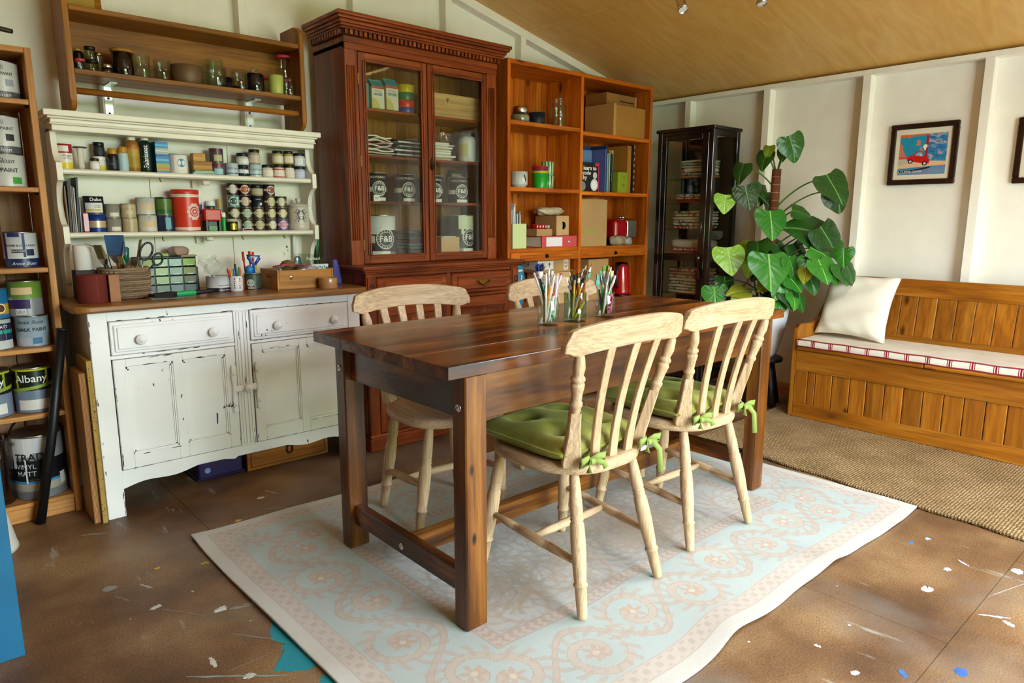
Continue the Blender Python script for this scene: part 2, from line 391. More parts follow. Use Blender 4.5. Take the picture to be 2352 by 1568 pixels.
# ---------------------------------------------------------------- walls
CE = 2.012 + .234 * 4.36
def cz(x): return CE - .234 * x if x > 1.5 else CE - .234 * 1.5 - .234 * (1.5 - x)
gable = [(-1.46, 0), (4.46, 0), (4.46, cz(4.46)), (1.5, cz(1.5)), (-1.46, cz(-1.46))]
wb = struct(MB().prism(gable, 3.42, 3.50, W_WALL).build('wall_back'))
for x in (-1.05, -.46, .13, .735, 1.325, 1.915, 2.505, 3.085, 3.67, 4.25):
    zt = cz(x) - .0
    MB().prism([(x - .022, 0), (x + .022, 0), (x + .022, cz(x + .022)), (x - .022, cz(x - .022))], 3.36, 3.42, W_WALL).build('stud', wb, bev=.002)
for a, b_ in ((-1.46, 1.5), (1.5, 4.40)):
    MB().prism([(a, cz(a) - .05), (b_, cz(b_) - .05), (b_, cz(b_)), (a, cz(a))], 3.355, 3.42, W_WALL).build('sloping_rail', wb)
MB().box(-1.4, 4.33, 3.365, 3.42, 0.0, .09, W_WALL).build('sole_plate', wb)
wr_ = struct(MB().box(4.40, 4.48, YF - .08, 3.5, 0, cz(4.40), W_WALL).build('wall_right'))
for y in (-.67, -.06, .545, 1.157, 1.765, 2.385, 2.985):
    MB().box(4.33, 4.40, y - .023, y + .023, .09, cz(4.33) - .045, W_WALL).build('stud', wr_, bev=.002)
MB().box(4.325, 4.40, YF, 3.42, cz(4.33) - .045, cz(4.40) - .001, W_WALL).build('top_plate', wr_)
MB().box(4.315, 4.40, YF, 3.36, 0, .06, shelfpine('y')).build('baseboard_right', wr_)
wl_ = struct(MB().box(-1.54, -1.46, YF - .1, 3.5, 0, cz(-1.46), P('#6a4a2a', .6, var=.15)).build('wall_left'))
# front wall behind the camera: glazed doors folded open to the garden
X0, X1 = WX - WW / 2, WX + WW / 2
wf_ = struct(MB().prism([(-1.46, 0), (X0, 0), (X0, 2.16), (X1, 2.16), (X1, 0), (4.46, 0), (4.46, cz(4.46)), (1.5, cz(1.5)), (-1.46, cz(-1.46))][::-1], YF - .08, YF, W_WALL).build('wall_front'))
win = struct(MB().box(X0 - .06, X0, YF - .1, YF + .02, 0, 2.2, P('#4a4c4e', .4)).box(X1, X1 + .06, YF - .1, YF + .02, 0, 2.2, P('#4a4c4e', .4)).box(X0, X1, YF - .1, YF + .02, 2.14, 2.2, P('#4a4c4e', .4)).build('window_1'))
for i in (1, 2, 3):
    x = X0 + (X1 - X0) * i / 4
    MB().box(x - .025, x + .025, YF - .07, YF - .01, 0, 2.14, P('#4a4c4e', .4)).build('mullion', win)

# ---------------------------------------------------------------- ceiling of plywood sheets
def ply_mat():
    m, nt, b = newmat('varnished_plywood')
    v, r = objcoord(nt, (1.0, 5.0, 1.0))
    n = N(nt, 'ShaderNodeTexNoise', i_Scale=2.0, i_Detail=6.0, i_Distortion=2.2); nt.links.new(v, n.inputs['Vector'])
    rp = ramp(nt, [(0.3, hx('#d6a452')), (0.5, hx('#deae5a')), (0.66, hx('#e4b866'))]); nt.links.new(n.outputs[0], rp.inputs[0])
    vo = N(nt, 'ShaderNodeTexVoronoi', i_Scale=2.6); v2, _ = objcoord(nt, (1, 1, 1)); nt.links.new(v2, vo.inputs['Vector'])
    kr = ramp(nt, [(0.018, (1, 1, 1, 1)), (0.03, (0, 0, 0, 1))]); nt.links.new(vo.outputs['Distance'], kr.inputs[0])
    nt.links.new(mix(nt, kr.outputs[0], rp.outputs[0], hx('#4a2c12')), b.inputs['Base Color']); b.inputs['Roughness'].default_value = 0.42
    return m
PLY = ply_mat()
RF = P('#8a6a40', .8); cm = MB()
def slope_piece(mb, a, b_, y0, y1, d0, d1, mat): mb.prism([(a, cz(a) + d0), (b_, cz(b_) + d0), (b_, cz(b_) + d1), (a, cz(a) + d1)], y0, y1, mat)
for a, b_, y0, y1 in ((-1.6, 1.5, YF - .15, 3.55), (1.5, SKX0, YF - .15, 3.55), (SKX1, 4.6, YF - .15, 3.55), (SKX0, SKX1, YF - .15, SKY0), (SKX0, SKX1, SKY1, 3.55)): slope_piece(cm, a, b_, y0, y1, .02, .1, RF)
ceil = struct(cm.build('ceiling'))
# roof window above the table, just out of the picture, with a pine-lined reveal
sk = MB(); PLN = wood('reveal_pine', '#d8a860', '#e6bc78', '#f0cc90', 'y', .5)
slope_piece(sk, SKX0 - .02, SKX0, SKY0, SKY1, 0, .26, PLN); slope_piece(sk, SKX1, SKX1 + .02, SKY0, SKY1, 0, .26, PLN); slope_piece(sk, SKX0 - .02, SKX1 + .02, SKY0 - .02, SKY0, 0, .26, PLN); slope_piece(sk, SKX0 - .02, SKX1 + .02, SKY1, SKY1 + .02, 0, .26, PLN)
struct(sk.build('window_2'))
for a, b_, ys in ((3.135, 4.55, (YF - .12, -.49, 1.945, 3.52)), (1.915, SKX0 - .02, (YF - .12, .73, 3.52)), (SKX0 - .02, SKX1 + .02, (YF - .12, SKY0 - .02)), (SKX0 - .02, SKX1 + .02, (SKY1 + .02, 3.52)), (SKX1 + .02, 3.135, (YF - .12, .73, 3.52)), (1.5, 1.915, (YF - .12, 1.2, 3.52)), (.2, 1.5, (YF - .12, 1.2, 3.52)), (-1.55, .2, (YF - .12, 1.2, 3.52))):
    for y0, y1 in zip(ys, ys[1:]):
        q = [(a + .001, cz(a)), (b_ - .001, cz(b_)), (b_ - .001, cz(b_) + .019), (a + .001, cz(a) + .019)]
        MB().prism(q, y0 + .0012, y1 - .0012, PLY).build('plywood_sheet', ceil)
# two spot lamps on a bar under the ceiling
sp = thing('ceiling_spotlight', 'silver ceiling spotlight bar with two small swivel lamp heads', 'spotlight', (3.12, 2.05, cz(3.12)))
MB().tube([(2.98, 2.40, 2.305), (3.24, 1.72, 2.25)], .009, CHROME, 8).build('bar', sp, world=True)
MB().box(3.06, 3.18, 2.02, 2.10, 2.27, 2.30, CHROME).build('ceiling_rose', sp, world=True, bev=.004)
for a, d in (((3.055, 2.20, 2.275), (-.025, -.06, -.115)), ((3.205, 1.835, 2.25), (-.01, -.02, -.10))):
    A = Vector(a); D = Vector(d)
    MB().tube([A + D * -.2, A + D * .25], .005, CHROME, 6).build('swivel_arm', sp, world=True)
    M = axis_to(A + D * .2, A + D)
    L = (D * .8).length
    h = MB().lathe([(0, 0), (.016, 0), (.021, L * .25), (.0225, L * .8), (.0265, L * .86), (.0265, L), (.023, L), (.022, L * .93), (0, L * .93)], CHROME, 20, M).build('lamp_head', sp, world=True)
    MB().lathe([(.022, L * .94), (.012, L * .96), (0, L * .965)], P('#e6e6dc', .15), 16, M).build('lens', h, world=True)
# garden beyond the doors, seen only as reflections
def leaf_mass():
    m, nt, b = newmat('garden_foliage'); v, _ = objcoord(nt, (1, 1, 1), False)
    n = N(nt, 'ShaderNodeTexNoise', i_Scale=5.0, i_Detail=6.0); nt.links.new(v, n.inputs['Vector'])
    rp = ramp(nt, [(0.35, hx('#2c5a14')), (0.5, hx('#6c9c2a')), (0.65, hx('#b8cc5a'))]); nt.links.new(n.outputs[0], rp.inputs[0]); nt.links.new(rp.outputs[0], b.inputs['Base Color']); b.inputs['Roughness'].default_value = .7
    return m
FOL = leaf_mass()
tag(MB().box(-12, 16, -14, YF - .12, -.2, -.08, P('#a09c94', .9, var=.15)).build('garden_terrace'), 'pale paved terrace outside the open doors', 'terrace', kind='structure')
def hedge(u, v_):
    a = (u - .5) * 16; t = v_ * PI
    r = 1.0 + .25 * math.sin(a * 2.3) + .2 * math.sin(a * 5.1 + v_ * 9) + .12 * math.sin(v_ * 31 + a * 7)
    return (a + 3, -9.5 - math.cos(t) * .9 * r, -.08 + 1.9 * math.sin(t) ** .7 * (.8 + .2 * r))
tag(MB().grid(hedge, 90, 24, FOL).build('garden_hedge'), 'leafy green hedge outside behind the camera', 'hedge')

# ---------------------------------------------------------------- pale rug: woven pattern worked out per point
def make_rug():
    W, D = 2.27, 1.63; nx, ny = 568, 408
    u = np.linspace(0, 1, nx + 1); v = np.linspace(0, 1, ny + 1); U, V = np.meshgrid(u, v)
    x = U * W; y = V * D
    d = np.minimum(np.minimum(x, W - x), np.minimum(y, D - y))        # distance to the edge
    side_long = np.minimum(y, D - y) <= np.minimum(x, W - x)
    s = np.where(side_long, x, y)
    def h(c): return np.array(hx(c)[:3])
    cream, aqua, pink, beige, grey, blue = h('#e9e5da'), h('#c6dad8'), h('#d8cabf'), h('#c4b39c'), h('#a49e98'), h('#d3dce2')
    col = np.ones(U.shape + (3,)) * cream
    rng = np.random.default_rng(3)
    def blur(n, k):
        a = rng.random((n, n)); xs = U * (n - 1); ys = V * (n - 1)
        x0 = np.clip(xs.astype(int), 0, n - 2); y0 = np.clip(ys.astype(int), 0, n - 2); fx = xs - x0; fy = ys - y0
        fx = fx * fx * (3 - 2 * fx); fy = fy * fy * (3 - 2 * fy)
        return (a[y0, x0] * (1 - fx) + a[y0, x0 + 1] * fx) * (1 - fy) + (a[y0 + 1, x0] * (1 - fx) + a[y0 + 1, x0 + 1] * fx) * fy
    def put(mask, c, op=1.0):
        k = np.clip(mask, 0, 1)[..., None] * op
        col[:] = col * (1 - k) + c * k
    band = lambda a, b: ((d > a) & (d < b)).astype(float)
    # narrow outer motif band
    put(band(.045, .105), h('#e2d3c6'))
    ph = s / .05 * 2 * PI
    put(band(.052, .098) * (np.sin(ph) * np.cos((d - .075) / .05 * PI * 2) > .25), h('#cdb5a4'), .8)
    put(band(.045, .049) + band(.101, .105), h('#cbb4a2'), .8)
    # wide scroll border on aqua
    B0, B1 = .105, .385
    put(band(B0, B1), aqua)
    mid = (B0 + B1) / 2; q = (d - mid) / ((B1 - B0) / 2)
    per = .46
    t = np.mod(s, per) / per
    def scroll(cu, cv, sgn):
        du = (t - cu + .5) % 1 - .5; X = du * per; Y = (q - cv) * (B1 - B0) / 2
        r = np.hypot(X, Y); a = np.arctan2(Y * sgn, X * sgn)
        f = np.mod(a / (2 * PI) - r / .07, 1.0)
        return X, Y, r, a, f
    stem = np.abs(q - .62 * np.sin(2 * PI * t)) * (B1 - B0) / 2
    put((stem < .012) * band(B0 + .012, B1 - .012), h('#d9c2ae'), .9); put(((stem > .009) & (stem < .013)) * band(B0 + .012, B1 - .012), h('#b9a08a'), .7)
    for cu, cv, sg in ((.25, -.22, 1), (.75, .22, -1)):
        X, Y, r, a, f = scroll(cu, cv, sg); m = (r < .10) * band(B0 + .01, B1 - .01)
        put(m * (np.abs(f - .5) < .2), h('#dcc8b6'), .95); put(m * ((np.abs(f - .5) > .17) & (np.abs(f - .5) < .21)), h('#b9a390'), .75)
        put((r < .036 * (.75 + .35 * np.cos(6 * a))) * 1.0, h('#d8b49a'), .95); put((r < .010) * 1.0, h('#efe3cf'), 1)
        lf = ((np.abs(np.sin(a * 7 + r * 40)) > .8) & (r > .075) & (r < .125)) * band(B0 + .01, B1 - .01)
        put(lf, h('#cdb7a6'), .7)
    n1 = blur(120, 1); put(band(B0, B1) * (n1 > .8), pink, .35)
    # inner guard band
    put(band(.385, .435), h('#dccabd')); put(band(.392, .428) * (np.sin(s / .03 * 2 * PI + np.cos((d - .41) * 260)) > .2), h('#bfa998'), .8); put(band(.385, .389) + band(.431, .435), h('#b39c8a'), .8)
    # field with scattered leaves
    fm = (d > .435).astype(float); n2 = blur(26, 1); n3 = blur(9, 1)
    put(fm, h('#cfd0cc')); put(fm * (n3 > .5), h('#d3dadb'), .6); put(fm * np.clip((n2 - .55) * 4, 0, 1), h('#cfc6b2'), .5)
    cs = [(rng.uniform(.5, W - .5), rng.uniform(.5, D - .5)) for _ in range(60)]
    for i, (cx, cy) in enumerate(cs):
        X = x - cx; Y = y - cy; r = np.hypot(X, Y); sel = r < .14
        if not sel.any(): continue
        a = np.arctan2(Y, X) + i; f = np.mod(a / (2 * PI) - r / (.05 + .02 * (i % 3)), 1.0)
        c1 = (grey, beige, h('#b9b094'), h('#c9a98e'))[i % 4]
        put(fm * (r < .12) * (np.abs(f - .5) < .12) * (r > .035), c1, .55)
        put(fm * (r < .04 * (.7 + .4 * np.cos((5 + i % 3) * a))), (h('#cfae92'), h('#b9a67a'), h('#c2b7b4'))[i % 3], .6)
        put(fm * ((np.abs(np.sin(a * 6 + r * 55)) > .86) & (r > .06) & (r < .135)), c1, .5)
    grain = 1 - .05 * blur(300, 1)[..., None] - .05 * np.clip(n3[..., None] - .5, 0, 1)
    col *= grain
    wt = np.array(hx('#cfcdc8')[:3]); col[:] = (col * .66 + wt * .34) * .78
    # shape: laid a little crooked, with ripples and a raised near edge
    e0 = .010 * np.sin(V * 5.0 + .5); e1 = .012 * np.sin(U * 11 + 1) + .02 * np.exp(-((U - .42) / .05) ** 2)
    px = .69 + x + e0 * (1 - U) + .01 * U * np.sin(V * 7)
    py = .885 + y + e1 * (1 - V) - .015 * (1 - V) * U + .012 * V * np.sin(U * 8 + 1)
    edge = np.exp(-(y / .09) ** 2)
    pz = .009 + .010 * edge * (np.exp(-((U - .42) / .04) ** 2) + .9 * np.exp(-((U - .69) / .03) ** 2) + .3 * np.sin(U * 30) ** 2) \
        + .006 * np.exp(-(x / .06) ** 2) * (.5 + .5 * np.sin(V * 13)) + .003 * np.sin(U * 17 + V * 5) ** 4 * np.sin(V * 21) ** 2
    co = np.stack([px, py, pz], -1).reshape(-1, 3)
    nv = co.shape[0]; i = np.arange(nv).reshape(ny + 1, nx + 1)
    quads = np.stack([i[:-1, :-1], i[:-1, 1:], i[1:, 1:], i[1:, :-1]], -1).reshape(-1, 4)
    me = bpy.data.meshes.new('area_rug'); me.vertices.add(nv); me.vertices.foreach_set('co', co.ravel())
    me.loops.add(quads.size); me.loops.foreach_set('vertex_index', quads.ravel().astype(np.int32))
    me.polygons.add(len(quads)); me.polygons.foreach_set('loop_start', np.arange(0, quads.size, 4, dtype=np.int32)); me.polygons.foreach_set('loop_total', np.full(len(quads), 4, dtype=np.int32))
    me.update(); me.polygons.foreach_set('use_smooth', np.ones(len(quads), bool))
    ca = me.color_attributes.new('weave', 'FLOAT_COLOR', 'POINT'); ca.data.foreach_set('color', np.concatenate([col.reshape(-1, 3), np.ones((nv, 1))], 1).astype(np.float32).ravel())
    m, nt, b = newmat('woven_rug'); at = N(nt, 'ShaderNodeVertexColor', layer_name='weave'); nt.links.new(at.outputs[0], b.inputs['Base Color']); b.inputs['Roughness'].default_value = .95; b.inputs['Specular IOR Level'].default_value = .1
    v_, _ = objcoord(nt, (420, 420, 1), False); n = N(nt, 'ShaderNodeTexNoise', i_Scale=1.0, i_Detail=1.0); nt.links.new(v_, n.inputs['Vector']); bump(nt, b, n.outputs[0], .35, .001)
    me.materials.append(m)
    o = bpy.data.objects.new('area_rug', me); COL.objects.link(o)
    sd = o.modifiers.new('thickness', 'SOLIDIFY'); sd.thickness = .006; sd.offset = -1
    tag(o, 'pale aqua and blush floral rug with scroll border under the table', 'rug')
make_rug()
# coarse jute runner
def jute_mat():
    m, nt, b = newmat('braided_jute'); v, _ = objcoord(nt, (1, 1, 1), False)
    wv = N(nt, 'ShaderNodeTexWave', wave_type='BANDS', bands_direction='Y', i_Scale=27.0, i_Distortion=1.4, i_Detail=2.0, i_Detail_Scale=3.0); nt.links.new(v, wv.inputs['Vector'])
    w2 = N(nt, 'ShaderNodeTexWave', wave_type='BANDS', bands_direction='DIAGONAL', i_Scale=48.0, i_Distortion=3.0); nt.links.new(v, w2.inputs['Vector'])
    mu = N(nt, 'ShaderNodeMath', operation='MULTIPLY'); nt.links.new(wv.outputs[1], mu.inputs[0]); nt.links.new(w2.outputs[1], mu.inputs[1])
    n = N(nt, 'ShaderNodeTexNoise', i_Scale=6.0, i_Detail=5.0); nt.links.new(v, n.inputs['Vector'])
    rp = ramp(nt, [(0.0, hx('#7a6040')), (0.35, hx('#b8976a')), (0.9, hx('#d8bd90'))]); nt.links.new(mu.outputs[0], rp.inputs[0])
    r2 = ramp(nt, [(0.35, (.8, .78, .74, 1)), (0.65, (1.1, 1.1, 1.1, 1))]); nt.links.new(n.outputs[0], r2.inputs[0])
    nt.links.new(mix(nt, 1.0, rp.outputs[0], r2.outputs[0], 'MULTIPLY'), b.inputs['Base Color']); b.inputs['Roughness'].default_value = .95; b.inputs['Specular IOR Level'].default_value = .1
    bump(nt, b, mu.outputs[0], 1.0, .006)
    return m
JUTE = jute_mat()
def jx(y): return 2.905 + .06 * y + .035 * max(0, y - .6) + .006 * math.sin(y * 21)
def jute(u, v_):
    y = -.6 + 2.57 * v_; a = jx(y) + (4.05 - jx(y)) * u
    return (a, y, .016 + .0025 * math.sin(y * 165) * math.cos(a * 120))
jr = MB(); jr.grid(jute, 90, 260, JUTE)
o = jr.build('jute_runner'); q = o.modifiers.new('thickness', 'SOLIDIFY'); q.thickness = .013; q.offset = -1
tag(o, 'coarse braided jute runner in front of and under the wooden bench', 'rug')

# ---------------------------------------------------------------- table
ZT = .778
tb = thing('dining_table', 'large dark stained farmhouse table with bolted square legs', 'table', (1.88, 1.75, 0.0))
ys = [1.375, 1.565, 1.75, 1.94, 2.13]
for a, b_ in zip(ys, ys[1:]):
    MB().box(1.008, 2.755, a + .0002, b_ - .0002, ZT - .034, ZT, tablewood('x')).build('top_plank', tb, world=True, bev=.0012)
LX = ((1.068, 1.142), (2.602, 2.676)); LY = ((1.382, 1.442), (2.04, 2.10))
for a in LX:
    for b_ in LY:
        l = MB().box(a[0], a[1], b_[0], b_[1], .012, ZT - .034, tablepine('z')).build('leg', tb, world=True, bev=.004)
        s = -1 if a[0] < 2 else 1
        X = a[0] if s < 0 else a[1]
        M = Matrix.Translation((X, (b_[0] + b_[1]) / 2, .655)) @ Matrix.Rotation(s * PI / 2, 4, 'Y')
        MB().lathe([(0, -.001), (.011, -.001), (.0115, .002), (.008, .004), (.005, .0035), (.004, .002), (0, .002)], CHROME, 14, M).build('bolt', l, world=True)
for y0, y1 in ((1.392, 1.415), (2.068, 2.09)):
    MB().box(1.142, 2.602, y0, y1, .615, ZT - .034, tablepine('x')).build('long_apron', tb, world=True, bev=.002)
for x0, x1 in ((1.092, 1.118), (2.626, 2.652)):
    MB().box(x0, x1, 1.442, 2.04, .615, ZT - .034, tablewood('y')).build('end_apron', tb, world=True, bev=.002)
    s = MB().box(x0 - .004, x1 + .004, 1.442, 2.04, .10, .168, tablewood('y')).build('end_stretcher', tb, world=True, bev=.003)
    X, sg = (x0 - .004, -1) if x0 < 2 else (x1 + .004, 1)
    MB().lathe([(0, -.001), (.011, -.001), (.0115, .002), (.008, .004), (.005, .0035), (.004, .002), (0, .002)], CHROME, 14,
               Matrix.Translation((X, 1.745, .128)) @ Matrix.Rotation(sg * PI / 2, 4, 'Y')).build('bolt', s, world=True)
MB().box(1.122, 2.622, 1.725, 1.765, .09, .155, tablepine('x')).build('long_stretcher', tb, world=True, bev=.003)
MB().box(1.118, 1.128, 1.55, 1.60, .62, ZT - .034, tablewood('z')).build('corner_block', tb, world=True)

# ---------------------------------------------------------------- chairs
def leg_prof(L, k=1.0):
    pts = [(0, .014), (.10, .017), (.22, .019), (.27, .0195), (.28, .0172), (.295, .0198), (.305, .0172), (.32, .0205), (.335, .0178), (.35, .021), (.45, .0225), (.55, .0225),
           (.70, .0195), (.755, .018), (.76, .0215), (.775, .0215), (.78, .018), (.88, .017), (.97, .015), (.992, .0145), (1.0, .012)]
    return [(0, 0)] + [(r * k, t * L) for t, r in pts] + [(0, L)]
def str_prof(L):
    pts = [(0, .009), (.2, .0125), (.3, .014), (.31, .0115), (.325, .0145), (.34, .0115), (.355, .0145), (.5, .0145), (.645, .0145), (.66, .0115), (.675, .0145), (.69, .0115), (.7, .014), (.8, .0125), (1, .009)]
    return [(0, 0)] + [(r, t * L) for t, r in pts] + [(0, L)]
def chair(label, x, y, rz, nsl, feet, tops=(.13, -.146, .152, .152), ztop=.452):
    wr, dr, wf, df = feet; tr, tdr, tf, tdf = tops
    c = thing('dining_chair', label, 'chair', (x, y, 0.0), rz, 'bare pine farmhouse chairs')
    cw = chairwood('x'); zf = .0135
    # saddle seat
    def outline(t, k=1.0):
        cs, sn = math.cos(t), math.sin(t)
        xx = .212 * math.copysign(abs(cs) ** .62, cs); yy = .208 * math.copysign(abs(sn) ** .62, sn)
        if yy < 0: xx *= 1 - .22 * (yy / .208) ** 2
        return xx * k, yy * k
    sm = MB(); n = 44
    rings = [(.0, .416, 0), (.93, .416, 0), (.985, .421, 0), (1.0, .434, 0), (.985, .448, 0), (.95, .4535, 0), (.8, .4515, 1), (.5, .447, 1), (.2, .448, 1), (0, .449, 1)]
    vs = []; ix = []
    for k, z, _ in rings:
        if k == 0: ix.append([len(vs)]); vs.append((0, 0, z))
        else:
            ix.append(list(range(len(vs), len(vs) + n)))
            for i in range(n):
                a, b_ = outline(2 * PI * i / n, k); vs.append((a, b_, z))
    fs = []
    for A, B in zip(ix, ix[1:]):
        for i in range(n):
            j = (i + 1) % n
            if len(A) == 1: fs.append((A[0], B[j], B[i]))
            elif len(B) == 1: fs.append((A[i], A[j], B[0]))
            else: fs.append((A[i], A[j], B[j], B[i]))
    sm.add(vs, fs, chairwood('y'), True); sm.build('seat', c)
    T = {'rl': ((-tr, tdr), (-wr, -dr)), 'rr': ((tr, tdr), (wr, -dr)), 'fl': ((-tf, tdf), (-wf, df)), 'fr': ((tf, tdf), (wf, df))}
    def at(k, z):
        (a, b_), (e, f) = T[k]; t = (.418 - z) / (.418 - zf)
        return Vector((a + (e - a) * t, b_ + (f - b_) * t, z))
    for k in T:
        A = at(k, .418); B = at(k, zf); M = axis_to(A, B)
        MB().lathe(leg_prof((B - A).length), chairwood('z'), 14, M).build('leg', c)
    ms = []
    for a, b_, z0, z1 in (('fl', 'rl', .20, .165), ('fr', 'rr', .20, .165)):
        A, B = at(a, z0), at(b_, z1); ms.append((A + B) / 2); MB().lathe(str_prof((B - A).length), chairwood('y'), 12, axis_to(A, B)).build('side_stretcher', c)
    MB().lathe(str_prof((ms[1] - ms[0]).length), cw, 12, axis_to(ms[0], ms[1])).build('cross_stretcher', c)
    # curved top rail
    def rz_(u): return .782 + .024 * (1 - u * u), .858 + .028 * (1 - abs(u) ** 2.4)
    yb = lambda u: -.268 + .04 * u * u
    NU = 36; pr = MB(); vs = []
    for i in range(NU + 1):
        u = -1 + 2 * i / NU; au = abs(u); zb, zt = rz_(u)
        if au > .90: zt -= (.034) * (1 - math.sqrt(max(0, 1 - ((au - .90) / .10) ** 2)))
        if au > .86: zb += .022 * math.sin(min(1, (au - .86) / .14) * PI) ** 2 * .5 + .018 * max(0, (au - .93) / .07)
        X = .262 * u
        for zz in (zb, zb + (zt - zb) * .5, zt):
            lean = -(zz - .8) * .16
            vs.append((X, yb(u) + lean, zz)); vs.append((X, yb(u) + lean + .021, zz))
    fs = []
    for i in range(NU):
        a = i * 6; b_ = a + 6
        fs += [(a, b_, b_ + 2, a + 2), (a + 2, b_ + 2, b_ + 4, a + 4), (a + 4, b_ + 4, b_ + 5, a + 5), (a + 5, b_ + 5, b_ + 3, a + 3), (a + 3, b_ + 3, b_ + 1, a + 1), (a + 1, b_ + 1, b_, a)]
    fs += [(0, 2, 3, 1), (2, 4, 5, 3)]; e = NU * 6; fs += [(e, e + 1, e + 3, e + 2), (e + 2, e + 3, e + 5, e + 4)]
    pr.add(vs, fs, cw, False); pr.build('top_rail', c, bev=.004, seg=2)
    # turned back posts with a square wedge foot
    for s in (-1, 1):
        A = Vector((s * .150, -.150, .447)); B = Vector((s * .208, yb(.8) + .012, .79)); d = B - A; M = axis_to(A, B); L = d.length
        pm = MB()
        def ring(w, h_, z): return [(M @ Vector((a * w, b_ * h_, z))) for a, b_ in ((-1, -1), (1, -1), (1, 1), (-1, 1))]
        rr = [ring(.026, .019, 0), ring(.0285, .0185, L * .05), ring(.0185, .0165, L * .30), ring(.0155, .0155, L * .52)]
        vv = [p for r in rr for p in r]; ff = [(3, 2, 1, 0)] + [(4 * q + i, 4 * q + (i + 1) % 4, 4 * q + 4 + (i + 1) % 4, 4 * q + 4 + i) for q in range(3) for i in range(4)]
        pm.add(vv, ff, chairwood('z'), False)
        pm.lathe([(.0155, L * .50), (.016, L * .56), (.019, L * .575), (.019, L * .595), (.015, L * .61), (.0165, L * .68), (.0205, L * .75), (.0205, L * .765), (.0155, L * .775), (.021, L * .80), (.021, L * .815), (.014, L * .83), (.0185, L * .90), (.0155, L * .97), (.012, L * 1.01), (0, L * 1.01)], chairwood('z'), 14, M)
        pm.build('back_post', c, bev=.003)
    us = {3: (-.5, 0, .5), 4: (-.6, -.2, .2, .6)}[nsl]
    for u in us:
        sl = MB(); vs = []; K = 10
        for i in range(K + 1):
            t = i / K; X = u * (.150 + .055 * t); top = yb(u * .78) + .011
            y0 = -.168 - .012 * (1 - u * u); Y = y0 + (top - y0) * (t ** 1.6); Z = .447 + (.806 - .447) * t
            wd = .0165 - .002 * math.sin(t * PI)
            vs += [(X - wd, Y - .0065, Z), (X + wd, Y - .0065, Z), (X + wd, Y + .0065, Z), (X - wd, Y + .0065, Z)]
        fs = [(3, 2, 1, 0), tuple(4 * K + i for i in range(4))] + [(4 * q + i, 4 * q + (i + 1) % 4, 4 * q + 4 + (i + 1) % 4, 4 * q + 4 + i) for q in range(K) for i in range(4)]
        sl.add(vs, fs, chairwood('z'), False); sl.build('back_slat', c, bev=.002)
    return c
chair('bare pine slat-back chair nearest the camera with tufted green cushion tied on', 1.536, 1.452, .006, 3, (.18, .235, .191, .204))
chair('bare pine slat-back chair near the far right table leg with green cushion', 2.136, 1.475, -.048, 3, (.18, .235, .191, .204))
chair('bare pine slat-back chair without cushion between table and white dresser', 1.505, 2.082, 3.055, 4, (.175, .19, .185, .12))
chair('bare pine slat-back chair mostly hidden behind the pen jars, far side of table', 2.203, 1.99, 3.058, 4, (.18, .22, .19, .18))

